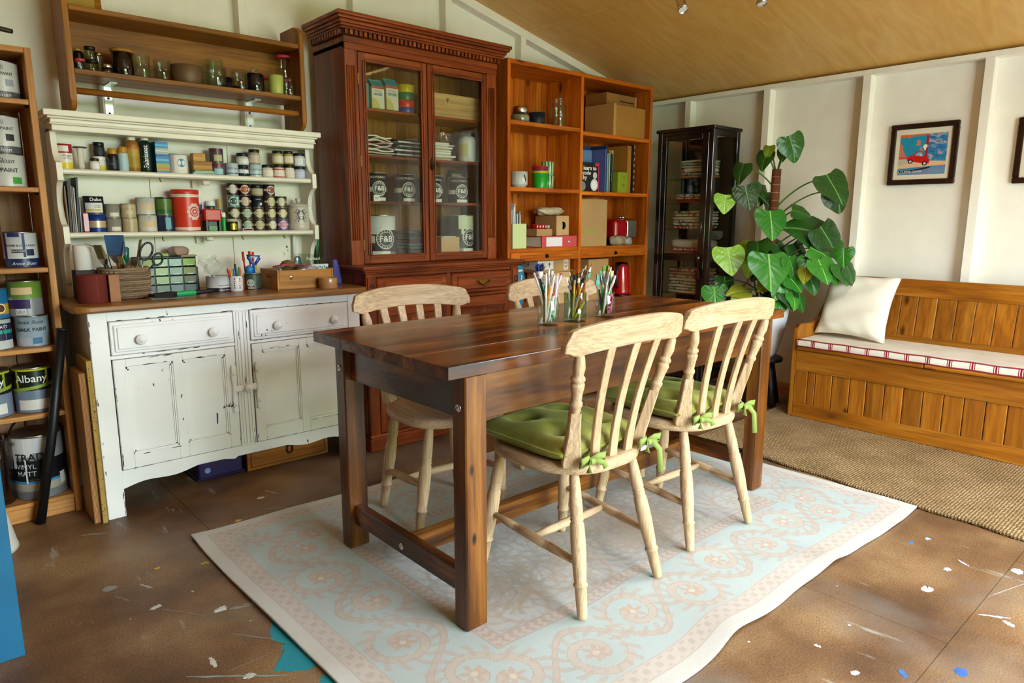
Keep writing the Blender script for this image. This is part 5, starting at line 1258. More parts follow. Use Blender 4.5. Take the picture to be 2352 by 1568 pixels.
def tumbler(x, y, z, r, h, label, tint=None, taper=.9, group=None, liquid=None, name='glass_tumbler'):
    g = tint or GLASS; rb = r * taper
    o = lathe_thing(name, label, 'glass', x, y, z, [(0, 0), (rb * .96, 0), (rb, h * .03), (r, h * .99), (r * .985, h), (r * .95, h * .99), (rb * .93, h * .12), (0, h * .10)], g, 26, group=group)
    if liquid: MB().lathe([(0, h * .11), (rb * .9, h * .12), (rb * .92, h * liquid[0]), (0, h * liquid[0])], P(liquid[1], .3), 22).build('contents', o)
    return o
def bottle(x, y, z, r, h, label, col, capcol, neck=.35, caph=.16, cat='bottle', band=None, texts=(), name='bottle', group=None, mat=None, fa=FA):
    rn = r * neck; hb = h * (1 - caph); m = MB()
    m.lathe([(0, 0), (r * .95, 0), (r, h * .02), (r, hb * .84), (r * .93, hb * .92), (rn * 1.15, hb * .985), (rn, hb), (rn, hb + h * caph * .3), (0, hb + h * caph * .3)], mat or P(col, .25), 22)
    o = m.build(name, loc=(x, y, z)); tag(o, label, cat, group)
    MB().lathe([(rn * 1.15, hb), (rn * 1.2, hb + h * .01), (rn * 1.1, h * .98), (rn * .9, h), (0, h)], P(capcol, .4), 18).build('cap', o)
    if band:
        q = MB()
        for b_ in ([band] if not isinstance(band, list) else band): q.patch(r * 1.012, fa - 85, fa + 85, b_[0] * h, b_[1] * h, P(b_[2], .5))
        q.build('paper_label', o)
    if texts:
        q = MB()
        for t in texts: text_cyl(q, t[0], t[1], r * 1.024, fa + t[2], t[3] * h, P(t[4], .5), **(t[5] if len(t) > 5 else {}))
        q.build('lettering', o)
    return o
def block(name, label, cat, x0, x1, y0, y1, z0, z1, mat, bev=.002, rz=0.0, group=None):
    c = ((x0 + x1) / 2, (y0 + y1) / 2, z0); a, b_, h = (x1 - x0) / 2, (y1 - y0) / 2, z1 - z0
    o = MB().box(-a, a, -b_, b_, 0, h, mat).build(name, loc=c, rot=(0, 0, rz), bev=bev); return tag(o, label, cat, group)
def sign(par, items, name='lettering'):   # flat lettering in the parent's own frame
    q = MB()
    for txt, size, M, mat, kw in items: text_flat(q, txt, size, M, mat, **kw)
    return q.build(name, par)

# ---------------------------------------------------------------- glass and jars on the brown wall shelf
z = SZ; CLEARJ = GLASS
jar(.617, 3.215, z, .017, .047, 'tiny clear jar with red gingham lid at the left end of the wall shelf', '', P('#c83040', .6), bodymat=GLASS, name='glass_jar')
bottle(.628, 3.285, z, .019, .098, 'small black bottle with gold cap behind the tiny red-lidded jar', '#0d0d0d', '#c39a3a', neck=.6, caph=.1)
jb = jar(.664, 3.245, z, .0235, .052, 'squat clear jar with black lid carrying another jar on the wall shelf', '', '#101010', bodymat=glass('smoky_glass', '#c9d2b8'), name='glass_jar', lidh=.18)
jar(.661, 3.245, z + .0525, .021, .05, 'clear jar with black lid stacked on top of the squat jar', '', '#101010', bodymat=glass('smoky_glass', '#c9d2b8'), name='glass_jar')
jar(.702, 3.30, z, .016, .095, 'slim clear jar with gold lid behind the stacked jars', '', GOLD, bodymat=GLASS, name='glass_jar', lidh=.1)
sh = jar(.707, 3.205, z, .0205, .036, 'low glass shaker with domed steel lid beside the black canister', '', P('#c9c9c9', .25, 1.0), bodymat=glass('smoky_glass', '#c9d2b8'), name='glass_shaker', lidh=.35)
cn = lathe_thing('canister', 'glossy black canister with orange wooden lid on the wall shelf', 'canister', .773, 3.24, z, [(0, 0), (.038, 0), (.040, .004), (.040, .094), (.037, .096), (0, .096)], P('#060608', .08, coat=.6), 30)
MB().lathe([(0, .096), (.041, .096), (.0425, .099), (.0425, .105), (.040, .108), (0, .108)], wood('canister_lid', '#b0702a', '#c98a3c', '#d89c50', 'x'), 28).build('lid', cn)
tumbler(.842, 3.228, z, .0315, .096, 'tall clear tumbler just right of the black canister', group='tumblers on the wall shelf')
tumbler(.917, 3.228, z, .034, .084, 'clear straight tumbler between the tall tumbler and brown pot', taper=.97, group='tumblers on the wall shelf')
lathe_thing('plant_pot', 'matt brown round pot in the middle of the wall shelf', 'pot', 1.013, 3.228, z, [(0, 0), (.052, 0), (.056, .004), (.064, .074), (.060, .076), (.054, .012), (0, .012)], P('#6e5438', .55, metal=.25), 36)
tumbler(1.045, 3.315, z, .025, .10, 'clear tumbler standing behind the brown pot', group='tumblers on the wall shelf')
tumbler(1.157, 3.292, z, .036, .135, 'tallest clear glass on the wall shelf, behind the wide tumbler', taper=.95, group='tumblers on the wall shelf')
tumbler(1.128, 3.212, z, .046, .088, 'wide clear tumbler in front of the tallest glass', taper=.95, group='tumblers on the wall shelf')
tumbler(1.229, 3.205, z, .034, .082, 'clear whisky tumbler with thick base beside the dark jar', taper=.98, group='tumblers on the wall shelf', liquid=(.2, '#0c1014'))
lathe_thing('candle_jar', 'small dark blue candle jar half hidden behind the whisky tumbler', 'jar', 1.207, 3.29, z, [(0, 0), (.026, 0), (.027, .003), (.027, .062), (.025, .062), (.024, .05), (0, .05)], P('#0e1624', .15), 24)
dj = lathe_thing('dark_jar', 'round navy glass jar with clear knob stopper on the wall shelf', 'jar', 1.309, 3.235, z, [(0, 0), (.038, 0), (.041, .006), (.041, .078), (.036, .084), (0, .084)], P('#0b0d16', .08, coat=.5), 28)
MB().lathe([(.034, .084), (.036, .088), (.024, .092), (.016, .096), (.019, .104), (.017, .112), (0, .114)], GLASS, 20).build('stopper', dj)
jar(1.378, 3.285, z, .021, .088, 'clear jar with red gingham lid behind the lime green cup', '', P('#c83040', .6), bodymat=GLASS, name='glass_jar', lidh=.14)
lathe_thing('green_cup', 'lime green straight cup near the right end of the wall shelf', 'cup', 1.396, 3.205, z, [(0, 0), (.028, 0), (.030, .003), (.0335, .084), (.031, .085), (.028, .01), (0, .01)], P('#b3bc5e', .4), 28)
jj = jar(1.466, 3.275, z, .0355, .084, 'clear jar with red lid under the tall jar at the right end', '', P('#c83040', .6), bodymat=GLASS, name='glass_jar', lidh=.13)
jar(1.466, 3.275, z + .0845, .0385, .108, 'tall clear jam jar with red gingham lid on top of another jar', '', P('#c22c3e', .6), bodymat=GLASS, name='glass_jar', lidh=.12)
jar(1.452, 3.198, z, .031, .075, 'clear clip-top jar in front at the right end of the wall shelf', '', GLASS, bodymat=GLASS, name='glass_jar', lidh=.16)

# ---------------------------------------------------------------- upper rack shelf
z = S1; Y = 3.268
tin(.542, Y, z, .0265, .10, 'red, white and yellow cardboard canister at the left of the upper rack shelf', '#e8e2d8', bands=((.62, .97, '#a81c24'), (0, .26, '#e2c72c')), patches=((-55, 40, .68, .90, '#e9e4da'),), texts=(('Plaster', .011, 30, .52, '#222222'), ('of Paris', .010, 30, .42, '#222222')), lid='plain', name='canister', cat='canister')
sp_ = thing('thread_spool', 'spool of white thread with dark flange on the upper rack shelf', 'spool', (.596, Y, z))
MB().lathe([(0, 0), (.016, 0), (.016, .003), (.012, .004), (0, .004)], P('#3a2c22', .6), 18).build('base_flange', sp_)
MB().lathe([(.0112, .004), (.0118, .02), (.011, .045), (.0118, .07), (.0112, .086)], P('#ddd6c4', .8, var=.1), 16).build('thread', sp_)
MB().lathe([(0, .086), (.025, .086), (.0255, .088), (.024, .0905), (0, .091)], P('#4a3c30', .5), 22).build('top_flange', sp_)
jar(.666, 3.29, z, .0235, .058, 'white-lidded jar with yellow label under a black jar', '#d8d8d2', '#e8e8e6', band=(.05, .38, '#d6cc3a'), lidh=.26)
jar(.667, 3.29, z + .0585, .021, .056, 'black jar standing on the white-lidded jar', '#14161a', '#0c0c0c', band=(.1, .6, '#252a2c'), lidh=.26)
jar(.637, 3.235, z, .017, .046, 'smallest jar with black lid and white label in front on the upper rack shelf', '#d8d4cc', '#101010', band=(.12, .6, '#ece8e2'), lidh=.24)
bottle(.709, 3.262, z, .0195, .092, 'dark bottle with gold cap, left of the pale bottle', '#10141c', '#b78a22', neck=.75, caph=.26, band=(.1, .5, '#1c2630'), texts=(('-----', .011, 0, .32, '#d8dce0'),))
bottle(.745, 3.255, z, .0195, .10, 'pale blue bottle with gold cap beside the amber bottle', '#b9c9cc', '#b78a22', neck=.8, caph=.25, band=(.06, .6, '#a9c6d0'))
bottle(.785, Y, z, .0265, .152, 'amber bottle with white cap and yellow label', '#9a6a22', '#eee9dc', neck=.5, caph=.15, band=[(.12, .42, '#a98a20'), (.42, .62, '#b99a3a'), (.62, .68, '#c8602a')])
bottle(.835, Y, z, .0275, .152, 'dark green bottle with white cap and white vertical lettering', '#0c241c', '#eceef2', neck=.48, caph=.13)
ob = [o for o in bpy.data.objects if o.get('label', '').startswith('dark green bottle with white cap')][0]
vs, fs = textgeo('Fabricoat', 0.0, .012); q = MB(); a0 = math.radians(FA + 4); rr = .0275 * 1.02
q.add([(rr * math.cos(a0 - y_ * .026 / rr), rr * math.sin(a0 - y_ * .026 / rr), .064 + x_ * .0245) for x_, y_, _ in vs], fs, WHITE); q.build('lettering', ob)
for k, (zz, h_, lab) in enumerate(((z, .072, 'bright blue craft box with orange band under another blue box'), (z + .0725, .056, 'bright blue craft box stacked on top of another blue box'))):
    b = block('craft_box', lab, 'box', .864, .916, 3.235, 3.29, zz, zz + h_, P('#1d6cae', .4), .001, .05)
    MB().box(-.0263, .0263, -.0282, -.0272, h_ * .12, h_ * .55, P('#9aa83a' if k == 0 else '#a8b0a0', .5)).box(-.0263, .0263, -.0284, -.0272, h_ * .68, h_ * .82, P('#54b4d8', .5)).box(-.0265, .0265, -.0286, -.0272, h_ * (.22 if k == 0 else .3), h_ * (.32 if k == 0 else .36), P('#d8762a' if k == 0 else '#e2e2da', .5)).build('printed_label', b)
tin(.960, Y, z, .0415, .083, 'white paint tin with blue picture label in the middle of the upper rack shelf', '#d9d6d0', patches=((-85, -22, .06, .92, '#cfc9c4'), (-18, 55, .06, .92, '#e8e0d2')), dots=((22, .55, .018, '#2a7ec0'),), texts=(('------', .009, 18, .86, '#3a3a3a'), ('---', .014, 22, .18, '#222222')))
ti = thing('glass_tile_bundle', 'flat bundle of small green glass tiles on the upper rack shelf', 'tiles', (1.056, 3.25, z))
for k in range(3): MB().box(-.05 + .006 * k, .048 - .004 * k, -.025, .03, .0002 + k * .0058, .0056 + k * .0058, P(('#5d7a5c', '#8fa8a0', '#8aa83c')[k], .2)).build('tile', ti, bev=.001)
block('wooden_block', 'larger plain wooden block under a smaller one on the upper rack shelf', 'wooden block', 1.015, 1.095, 3.235, 3.285, z + .018, z + .058, wood('block_wood', '#b07c3c', '#c9964e', '#d8a860', 'x', .6))
block('wooden_block', 'small wooden block on top of the larger wooden block', 'wooden block', 1.018, 1.070, 3.24, 3.285, z + .0585, z + .092, wood('block_wood', '#b07c3c', '#c9964e', '#d8a860', 'x', .6))
tin(1.129, Y, z, .030, .055, 'grey tin with dark red band and pale blue label, under another tin', '#57565a', bands=((.72, .90, '#7a1c2c'),), patches=((-30, 45, .08, .55, '#9cc4cc'),))
tin(1.126, Y, z + .0555, .0295, .063, 'dark grey tin with olive label on top of another tin', '#4c484c', bands=((.74, .92, '#6a2030'),), patches=((-20, 50, .12, .55, '#b9b482'),))
tin(1.191, Y, z, .0285, .058, 'pale blue wax tin left of the little navy jar', '#b9ccd4', patches=(), texts=(('SOFT WAX', .0125, 12, .56, '#1c2228'), ('-----', .006, 12, .36, '#4a5a66')), bands=((.18, .25, '#3a4650'),), lidcol='#c4d4da')
jar(1.246, 3.275, z, .0235, .052, 'little navy jar with black lid under a round-shouldered jar', '#16324c', '#0c0c0c', band=(.3, .62, '#e6e2da'), lidh=.24)
jar(1.245, 3.275, z + .0525, .0275, .054, 'round-shouldered jar with black lid on the navy jar', '#b9beb4', '#101010', band=(.1, .5, '#dfe0d8'), lidh=.3)
tin(1.300, Y, z, .0285, .058, 'pale blue wax tin with a beige jar on top', '#b9ccd4', texts=(('SOFT WAX', .0125, 18, .56, '#1c2228'), ('-----', .006, 18, .36, '#4a5a66')), bands=((.18, .25, '#3a4650'),), lidcol='#c4d4da')
jar(1.298, Y, z + .0585, .0255, .067, 'beige jar with black lid and a drip on the second wax tin', '#a8967a', '#101010', band=(.1, .62, '#c6baa6'), lidh=.22)
LW = ('left', 'second', 'third', 'right')
for k, (x_, r_, h_, bc, lab, tx) in enumerate(((1.358, .0255, .060, '#cdc3b2', 'cream jar with black lid, leftmost of the four jars at the right end', '-- ----'), (1.413, .026, .064, '#d8c8bc', 'jar with red rings and black lid at the right of the upper rack shelf', '-- ----'), (1.466, .0245, .066, '#dcd2bc', 'ivory jar with black lid third of the four at the right end', '-- ----'), (1.519, .0265, .059, '#b4bcd0', 'pale lilac jar with black lid at the far right of the upper rack shelf', '-- ----'))):
    j_ = jar(x_, Y, z, r_, h_, lab, bc, '#101010', band=(.1, .58, '#e2d8ca' if k != 3 else '#c8cee0'), lidh=.24, texts=((tx, .007, 8, .34, '#2a2a2a'),))
    if k == 1: MB().patch(r_ * 1.02, FA - 85, FA + 85, .05 * h_, .12 * h_, P('#c23a34', .5)).patch(r_ * 1.02, FA - 85, FA + 85, .58 * h_, .66 * h_, P('#c23a34', .5)).build('red_rings', j_)
for x_, zz, r_, h_, bc, lab in ((1.411, z + .0645, .0255, .062, '#b4a85c', 'olive wax jar with black lid stacked on the red-ringed jar'), (1.464, z + .0665, .0235, .062, '#b09a4a', 'golden wax jar with black lid stacked on the ivory jar'), (1.518, z + .0595, .0285, .062, '#c8c8c8', 'white jar with black side marks stacked at the far right')):
    j_ = jar(x_, Y, zz, r_, h_, lab, bc, '#101010', band=(.12, .6, '#ddd4bc' if bc != '#c8c8c8' else '#e8e8e8'), lidh=.22, texts=(('--- --', .006, 5, .42, '#2a2a2a'),))
    if bc == '#c8c8c8': MB().patch(r_ * 1.02, FA - 62, FA - 52, .15 * h_, .55 * h_, BLACK).patch(r_ * 1.02, FA + 40, FA + 50, .15 * h_, .55 * h_, BLACK).build('black_marks', j_)

# ---------------------------------------------------------------- lower rack shelf
z = S2
for k, (x_, t, h_, lean, c, lab) in enumerate(((.522, .004, .18, .00, '#7a5a3c', 'thin brown board, leftmost upright on the lower rack shelf'), (.529, .007, .20, .03, '#141416', 'black folder standing upright among boards on the lower rack shelf'), (.5375, .004, .185, .02, '#8a6a50', 'thin tan board upright beside the black folder'), (.543, .004, .18, .02, '#6a6a6e', 'thin grey board upright beside the tan board'), (.549, .004, .175, .02, '#b8b2a8', 'pale card upright among the dark boards'), (.556, .007, .215, .045, '#1c1f20', 'tallest black clip board leaning on the lower rack shelf'), (.5645, .003, .13, .03, '#a9adb8', 'short pale grey plate in front of the black clip board'))):
    o = MB().box(-t / 2, t / 2, -.05, .055, 0, h_, P(c, .5)).build('upright_board', loc=(x_, 3.27, z + .0002), rot=(0, lean, 0)); tag(o, lab, 'board', 'boards standing on the lower rack shelf')
pk = block('pink_box', 'narrow pink and white box beside the blue tin', 'box', .574, .590, 3.212, 3.24, z, z + .078, P('#c02a54', .4)); MB().box(-.0085, .0085, -.0146, -.0136, .006, .074, P('#ecc6d0', .5)).build('printed_label', pk)
tin(.628, 3.272, z, .0345, .074, 'metallic blue tin with beige tape, under a black tin', '#1c3a8a', bands=((.25, .62, '#cdb694'),), metal=.3)
tin(.625, 3.272, z + .0745, .0365, .070, 'black tin with white and yellow label on the blue tin', '#14141a', patches=((-48, 62, .06, .62, '#dfe0dc'), (-48, 45, .14, .26, '#c8b83a')), texts=(('Dulux', .0185, 22, .80, '#f0f0f0', {'bold': .02}), ('Colour', .008, 28, .48, '#222222'), ('Sampler', .008, 28, .38, '#222222')))
for zz, nm, x_, c in ((z, 'lower', .692, '#8f897e'), (z + .0575, 'upper', .690, '#8f897e')):
    tin(x_, 3.275, zz, .0285, .057, 'silvery brown tin with white tag, ' + nm + ' of its pair', c, patches=((-12, 60, .10, .38, '#dcd6c8'),), group='silvery tins on the lower rack shelf')
for zz, nm, x_ in ((z, 'lower', .752), (z + .0585, 'upper', .750)):
    tin(x_, 3.272, zz, .0292, .058, 'plain beige tin, ' + nm + ' of its pair', '#b6a27c', bands=((.68, .86, '#bdaa86'),), patches=((-15, 45, .25, .5, '#cdbd98'),) if nm == 'upper' else (), group='beige tins on the lower rack shelf')
for zz, nm, x_ in ((z, 'lower', .820), (z + .0715, 'upper', .817)):
    tin(x_, 3.27, zz, .0365, .071, 'white tin with peach colour label, ' + nm + ' of its pair', '#cfcbc2', patches=((-25, 62, .30, .62, '#d9bd92'),), dots=((15, .8, .005, '#9aa39a'),), group='white tins on the lower rack shelf')
tin(.893, 3.27, z, .0345, .071, 'dark blue patterned tin with picture label under the green tin', '#16243a', bands=((.05, .95, P('#1b2c46', .35, var=.5)),), patches=((0, 38, .15, .85, '#6fa6b4'),))
tin(.890, 3.27, z + .0715, .0325, .075, 'grass green tin with dark rim on the blue patterned tin', '#3f6a1c', bands=((.1, .3, '#1f5a2a'), (.3, .9, P('#55782a', .35, var=.35)), (.9, .97, '#101410')))
rt = tin(.978, 3.268, z, .0565, .178, 'tall red-orange tin with white lace bands and medallion', '#d2341a', bands=((.03, .05, '#e8dccc'), (.06, .10, '#e6d8cc'), (.83, .87, '#e6d8cc'), (.88, .895, '#e8dccc')), lid='plain', name='red_tin', cat='tin')
MB().lathe([(.0575, .163), (.058, .178), (.055, .180), (0, .180)], P('#c82c18', .35), 30).build('lid', rt)
md = MB()
for k in range(10): a = 2 * PI * k / 10; md.dot(.0565 * 1.012, FA + 38 + math.degrees(.024 * math.cos(a) / .0565), .085 + .029 * math.sin(a), .0085, P('#e6c6bc', .5))
md.dot(.0565 * 1.014, FA + 38, .085, .028, P('#e6c6bc', .5)).dot(.0565 * 1.018, FA + 38, .085, .022, P('#c8242a', .5)).dot(.0565 * 1.022, FA + 38, .085, .017, P('#e2b4a8', .5)).dot(.0565 * 1.026, FA + 38, .085, .012, P('#c8342a', .5)).dot(.0565 * 1.03, FA + 38, .085, .006, P('#e2b4a8', .5))
md.build('medallion', rt)
bottle(1.047, 3.315, z, .016, .148, 'white and purple bottle behind the red stamp', '#cfc8dc', '#e8e8ee', neck=.9, caph=.14, band=(.5, .8, '#4a3a7a'))
bottle(1.100, 3.315, z, .020, .134, 'dark green bottle with white cap behind the red stamp', '#1c4a3a', '#e8ece8', neck=.85, caph=.16)
sm = thing('ink_stamp', 'red and black self-inking stamp on the lower rack shelf', 'stamp', (1.076, 3.235, z))
MB().box(-.036, .036, -.022, .022, .045, .098, P('#c01c14', .3)).build('red_body', sm, bev=.006, seg=2); MB().box(-.034, -.022, -.02, .02, 0, .05, BLACK).box(.022, .034, -.02, .02, 0, .05, BLACK).box(-.022, .022, -.004, .02, 0, .045, BLACK).build('black_base', sm, bev=.002); MB().box(-.018, .018, -.012, -.004, .002, .022, P('#1d7a2a', .3)).build('ink_pad', sm)
gl = lathe_thing('glue_stick', 'bright green glue stick with white cap beside the stamp', 'glue stick', 1.124, 3.225, z, [(0, 0), (.009, 0), (.0092, .002), (.0092, .064), (.008, .066), (0, .066)], P('#18a03c', .35), 18); MB().lathe([(.0092, .062), (.0095, .066), (.009, .082), (0, .083)], WHITE, 16).build('cap', gl)
bottle(1.139, 3.305, z, .0155, .146, 'clear bottle with golden pointed cap behind the gold-labelled jar', '', '#c8a060', neck=.45, caph=.3, mat=GLASS)
jar(1.160, 3.222, z, .0255, .054, 'black jar with shiny gold label and cream lid', '#15130c', '#b9b09c', band=None, lidh=.22, name='wax_jar'); jz = [o for o in bpy.data.objects if o.get('label', '').startswith('black jar with shiny gold')][0]
MB().patch(.0258, FA - 20, FA + 60, .006, .034, P('#b09a3a', .25, .8)).build('gold_label', jz)
grid = {0: [(1.192, '#8f8c88', '#c9c8c6', None), (1.190, '#453c30', '#c8c4b4', '#c6b98a'), (1.190, '#5c9a8c', '#1f4a48', '#d8d8d0'), (1.188, '#2c1018', '#c4c2bc', '#cbbfa6')],
        1: [(1.248, '#4a4034', '#8fb4ac', '#cbbf92'), (1.246, '#453a30', '#8fb4b0', '#cbbf92'), (1.244, '#2c141a', '#d0b49a', '#cfc0a8'), (1.243, '#2c1018', '#b4501e', '#d8c8b0')],
        2: [(1.304, '#4a4034', '#b8ac82', '#cbbf92'), (1.303, '#4a4034', '#c4b894', '#cbbf92'), (1.302, '#141a24', None, None), (1.302, None, None, None)],
        3: [(1.361, '#4a4034', '#d8d4c8', '#cbbf92'), (1.360, '#4a4034', '#cfc296', '#cbbf92'), (1.360, '#4a4034', '#c8bd94', '#cbbf92'), (1.360, '#2c1018', '#8a3828', '#d0c4b0')],
        4: [(1.419, '#6a5a8a', '#d88a94', '#d6c8dc'), (1.418, '#4a4034', '#d8cfae', '#cbbf92'), (1.417, '#4a4034', '#d2ccb8', '#cbbf92')]}
rows = ('bottom', 'second', 'third', 'top'); cname = ('first', 'second', 'third', 'fourth', 'fifth')
cdesc = {}
for c, stack in grid.items():
    zz = z
    for k, (x_, body, spot, band) in enumerate(stack):
        lab = 'little sample paint tin, %s row, %s column from the left of the stacked block' % (rows[k], cname[c])
        if body is None:
            jar(x_, 3.272, zz, .0275, .052, 'black-lidded wax jar on top of the third column of sample tins', '#8c8468', '#101010', band=(.1, .6, '#b4a888'), lidh=.34); zz += .0525; continue
        r_ = .0272; h_ = .0535
        off_ = (5, 8, 0, 5)[k] if c != 3 else 18
        if spot is None:
            tin(x_, 3.272, zz, r_, h_, 'navy sample tin with white lettering in the third column', body, texts=(('PAINT', .0085, 6, .68, '#d8dce0'), ('-- ---', .006, 8, .86, '#d8dce0')), patches=((18, 42, .18, .4, '#c8d0dc'),), name='sample_tin', group='stacked sample tins')
        else:
            o = tin(x_, 3.272, zz, r_, h_, lab, body, patches=((-88, 88, .42, .60, band),) if band else (), dots=((off_, .5, .0205, band if band else '#d0ccc4'),), name='sample_tin', group='stacked sample tins')
            MB().dot(r_ * 1.03, FA + off_, .5 * h_, .0150, P(spot, .5)).build('colour_dot', o)
            if c == 0 and k == 2:
                q = MB()
                for w_ in range(12): q.dot(r_ * 1.01, FA - 70 + (w_ % 6) * 28, h_ * (.25 + .5 * (w_ // 6)), .006, P('#2c6a60' if w_ % 2 else '#c8d8cc', .5))
                q.build('leaf_print', o)
        zz += h_ + .0004
mb_ = block('matchbox', 'small matchbox with dark striking side lying before the sample tins', 'matchbox', 1.205, 1.252, 3.212, 3.232, z, z + .012, P('#e2dccf', .6), .0005); MB().box(-.021, .021, -.0104, -.0098, .002, .010, P('#4a1c1c', .8)).build('striking_side', mb_)
ce = lathe_thing('ceramic_jar', 'grey-white lidded ceramic jar with dark crest at the right of the rack', 'jar', 1.502, 3.268, z, [(0, 0), (.050, 0), (.053, .004), (.053, .024), (.050, .030), (.050, .036), (.051, .06), (.049, .10), (.047, .112), (.044, .114), (0, .114)], P('#c4bbac', .3), 32)
ld = MB().lathe([(.048, .113), (.052, .116), (.052, .119), (.04, .126), (.02, .132), (.010, .134), (.010, .140), (.013, .148), (.0115, .154), (0, .155)], P('#c4bbac', .3), 28).build('lid', ce)
cr = MB(); rr = .0508
for s in (-1, 1):
    for sw, z0, k0 in ((.020, .06, 0), (.026, .075, 1), (.018, .088, 2), (.024, .048, 3)):
        pts = []
        for i in range(14):
            t = i / 13; a = math.radians(FA + 6) + s * (sw * (.35 + .65 * t) + .006 * math.sin(t * 9)) / rr; pts.append((rr * 1.004 * math.cos(a), rr * 1.004 * math.sin(a), z0 + .010 * math.sin(t * 8 + k0) + .004 * t))
        cr.tube(pts, .0009, P('#3a4650', .6), 4)
for i in range(5): cr.tube([(rr * 1.004 * math.cos(math.radians(FA + 6) + dx / rr), rr * 1.004 * math.sin(math.radians(FA + 6) + dx / rr), .056 + i * .009) for dx in (-.011, -.004, .004, .011)], .0008, P('#3a4650', .6), 4)
cr.tube([(rr * 1.004 * math.cos(math.radians(FA + 6) + .014 * math.cos(t) / rr), rr * 1.004 * math.sin(math.radians(FA + 6) + .014 * math.cos(t) / rr), .072 + .022 * math.sin(t)) for t in [i * PI / 10 for i in range(21)]], .0009, P('#3a4650', .6), 4)
cr.build('crest', ce)

# ---------------------------------------------------------------- things on the dresser top
z = ZC
# rolls and sanding block
pr_ = MB().lathe([(.008, 0), (.0305, 0), (.031, .002), (.031, .094), (.0305, .096), (.008, .096), (.008, 0)], P('#e6e0da', .85), 28).build('paper_roll', loc=(.544, 3.145, z + .1155)); tag(pr_, 'white paper roll standing on its end behind the red-brown roll', 'roll')
bx_ = block('storage_tub', 'dark low tub under the white paper roll on the dresser', 'tub', .508, .582, 3.105, 3.185, z, z + .115, P('#2a211e', .6))
rr_ = MB().lathe([(.014, 0), (.051, 0), (.0515, .002), (.0515, .104), (.051, .106), (.014, .106), (.014, 0)], P('#6a1c10', .85, var=.12), 36).build('sandpaper_roll', loc=(.541, 3.005, z)); tag(rr_, 'fat red-brown sandpaper roll at the left end of the dresser top', 'roll')
MB().patch(.0519, FA + 25, FA + 27, .002, .104, P('#8f3a28', .9)).build('loose_edge', rr_)
sb = block('sanding_block', 'narrow pinkish sanding block beside the sandpaper roll', 'sanding block', .592, .625, 2.965, 3.03, z, z + .104, P('#8a5a42', .9, var=.2)); MB().box(-.0175, .0175, -.0335, -.0318, .001, .103, P('#b07c5c', .95, var=.2)).build('grit_face', sb)
# wicker basket woven strand by strand
bk_ = thing('wicker_basket', 'oval wicker basket stuffed with brushes on the dresser top', 'basket', (.672, 3.085, z))
WK = P('#9a7f62', .8, var=.3); WK2 = P('#7d6248', .8, var=.3)
def bpt(t, hgt, k=0): 
    a, b_ = .078 + .008 * hgt / .115, .062 + .006 * hgt / .115
    c, s = math.cos(t), math.sin(t)
    return Vector((math.copysign(abs(c) ** .6, c) * (a + k), math.copysign(abs(s) ** .6, s) * (b_ + k), hgt))
for q in range(14):
    pts = []
    for i in range(97):
        t = 2 * PI * i / 96; w_ = .0035 * math.sin(24 * t + q * PI)
        pts.append(bpt(t, .007 + q * .0078, w_))
    MB().tube(pts, .0042, WK if q % 3 else WK2, 6, cap=False).build('woven_strand', bk_)
stm = MB()
for i in range(24): t = 2 * PI * i / 24; stm.tube([bpt(t, .002), bpt(t, .06), bpt(t, .115)], .003, WK2, 5)
o = stm.build('stakes', bk_); o['kind'] = 'stuff'
MB().tube([bpt(2 * PI * i / 60, .117 + .002 * math.sin(i * 1.7)) for i in range(61)], .0065, WK, 8, cap=False).build('rim', bk_)
MB().lathe([(0, .001), (.06, .001), (.06, .004), (0, .004)], WK2, 20).build('base', bk_)
BO = Vector((.672, 3.085, z))
def stick(name, label, cat, pts, rad, mat, extra=None, group=None, flat=1.0):
    pts = [Vector(p) for p in pts]; b0 = pts[0]
    o = MB().tube([p - b0 for p in pts], rad, mat, 10, flat=flat).build(name, loc=b0); tag(o, label, cat, group)
    if extra: extra(o)
    return o
def brush(name, label, a, b, hw, fer, bri, hcol, bcol, width, bl, thick=.35, group=None, fcol=None):
    """flat brush from handle end a to bristle tip b"""
    A, B = Vector(a), Vector(b); L = (B - A).length; M = axis_to(A, B); M.translation = (0, 0, 0)
    hl = L - bl - fer
    o = MB().lathe([(0, 0), (hw * .55, 0), (hw * .8, hl * .1), (hw, hl * .5), (hw * .7, hl * .85), (hw * .9, hl), (0, hl)], P(hcol, .35), 12, M).build(name, loc=A); tag(o, label, 'brush', group)
    def slab(z0, z1, w0, w1, t0, t1, mat, nm):
        vs = [(s * w / 2, q * t / 2, zz) for zz, w, t in ((z0, w0, t0), (z1, w1, t1)) for s, q in ((-1, -1), (1, -1), (1, 1), (-1, 1))]
        MB().add(vs, [(3, 2, 1, 0), (4, 5, 6, 7)] + [(i, (i + 1) % 4, 4 + (i + 1) % 4, 4 + i) for i in range(4)], mat, False, M).build(nm, o, bev=.001)
    t_ = width * thick
    slab(hl - .002, hl + fer, hw * 2, width, hw * 2, t_, fcol or STEEL, 'ferrule')
    slab(hl + fer, L, width, width * 1.12, t_, t_ * .5, bcol, 'bristles')
    return o
G1 = 'tools in the wicker basket'
brush('paint_brush', 'wide worn brush with blue paint-stained bristles in the wicker basket', BO + Vector((-.01, .0, .02)), (.640, 3.05, 1.082), .010, .03, 0, '#b8761e', P('#3f6a9c', .8, var=.5), .062, .075, .3, G1)
brush('paint_brush', 'brush with grey-brown stiff bristles at the left of the basket', BO + Vector((-.03, .0, .01)), (.583, 3.06, 1.045), .008, .02, 0, '#2a2420', P('#7c7048', .9, var=.4), .042, .055, .3, G1)
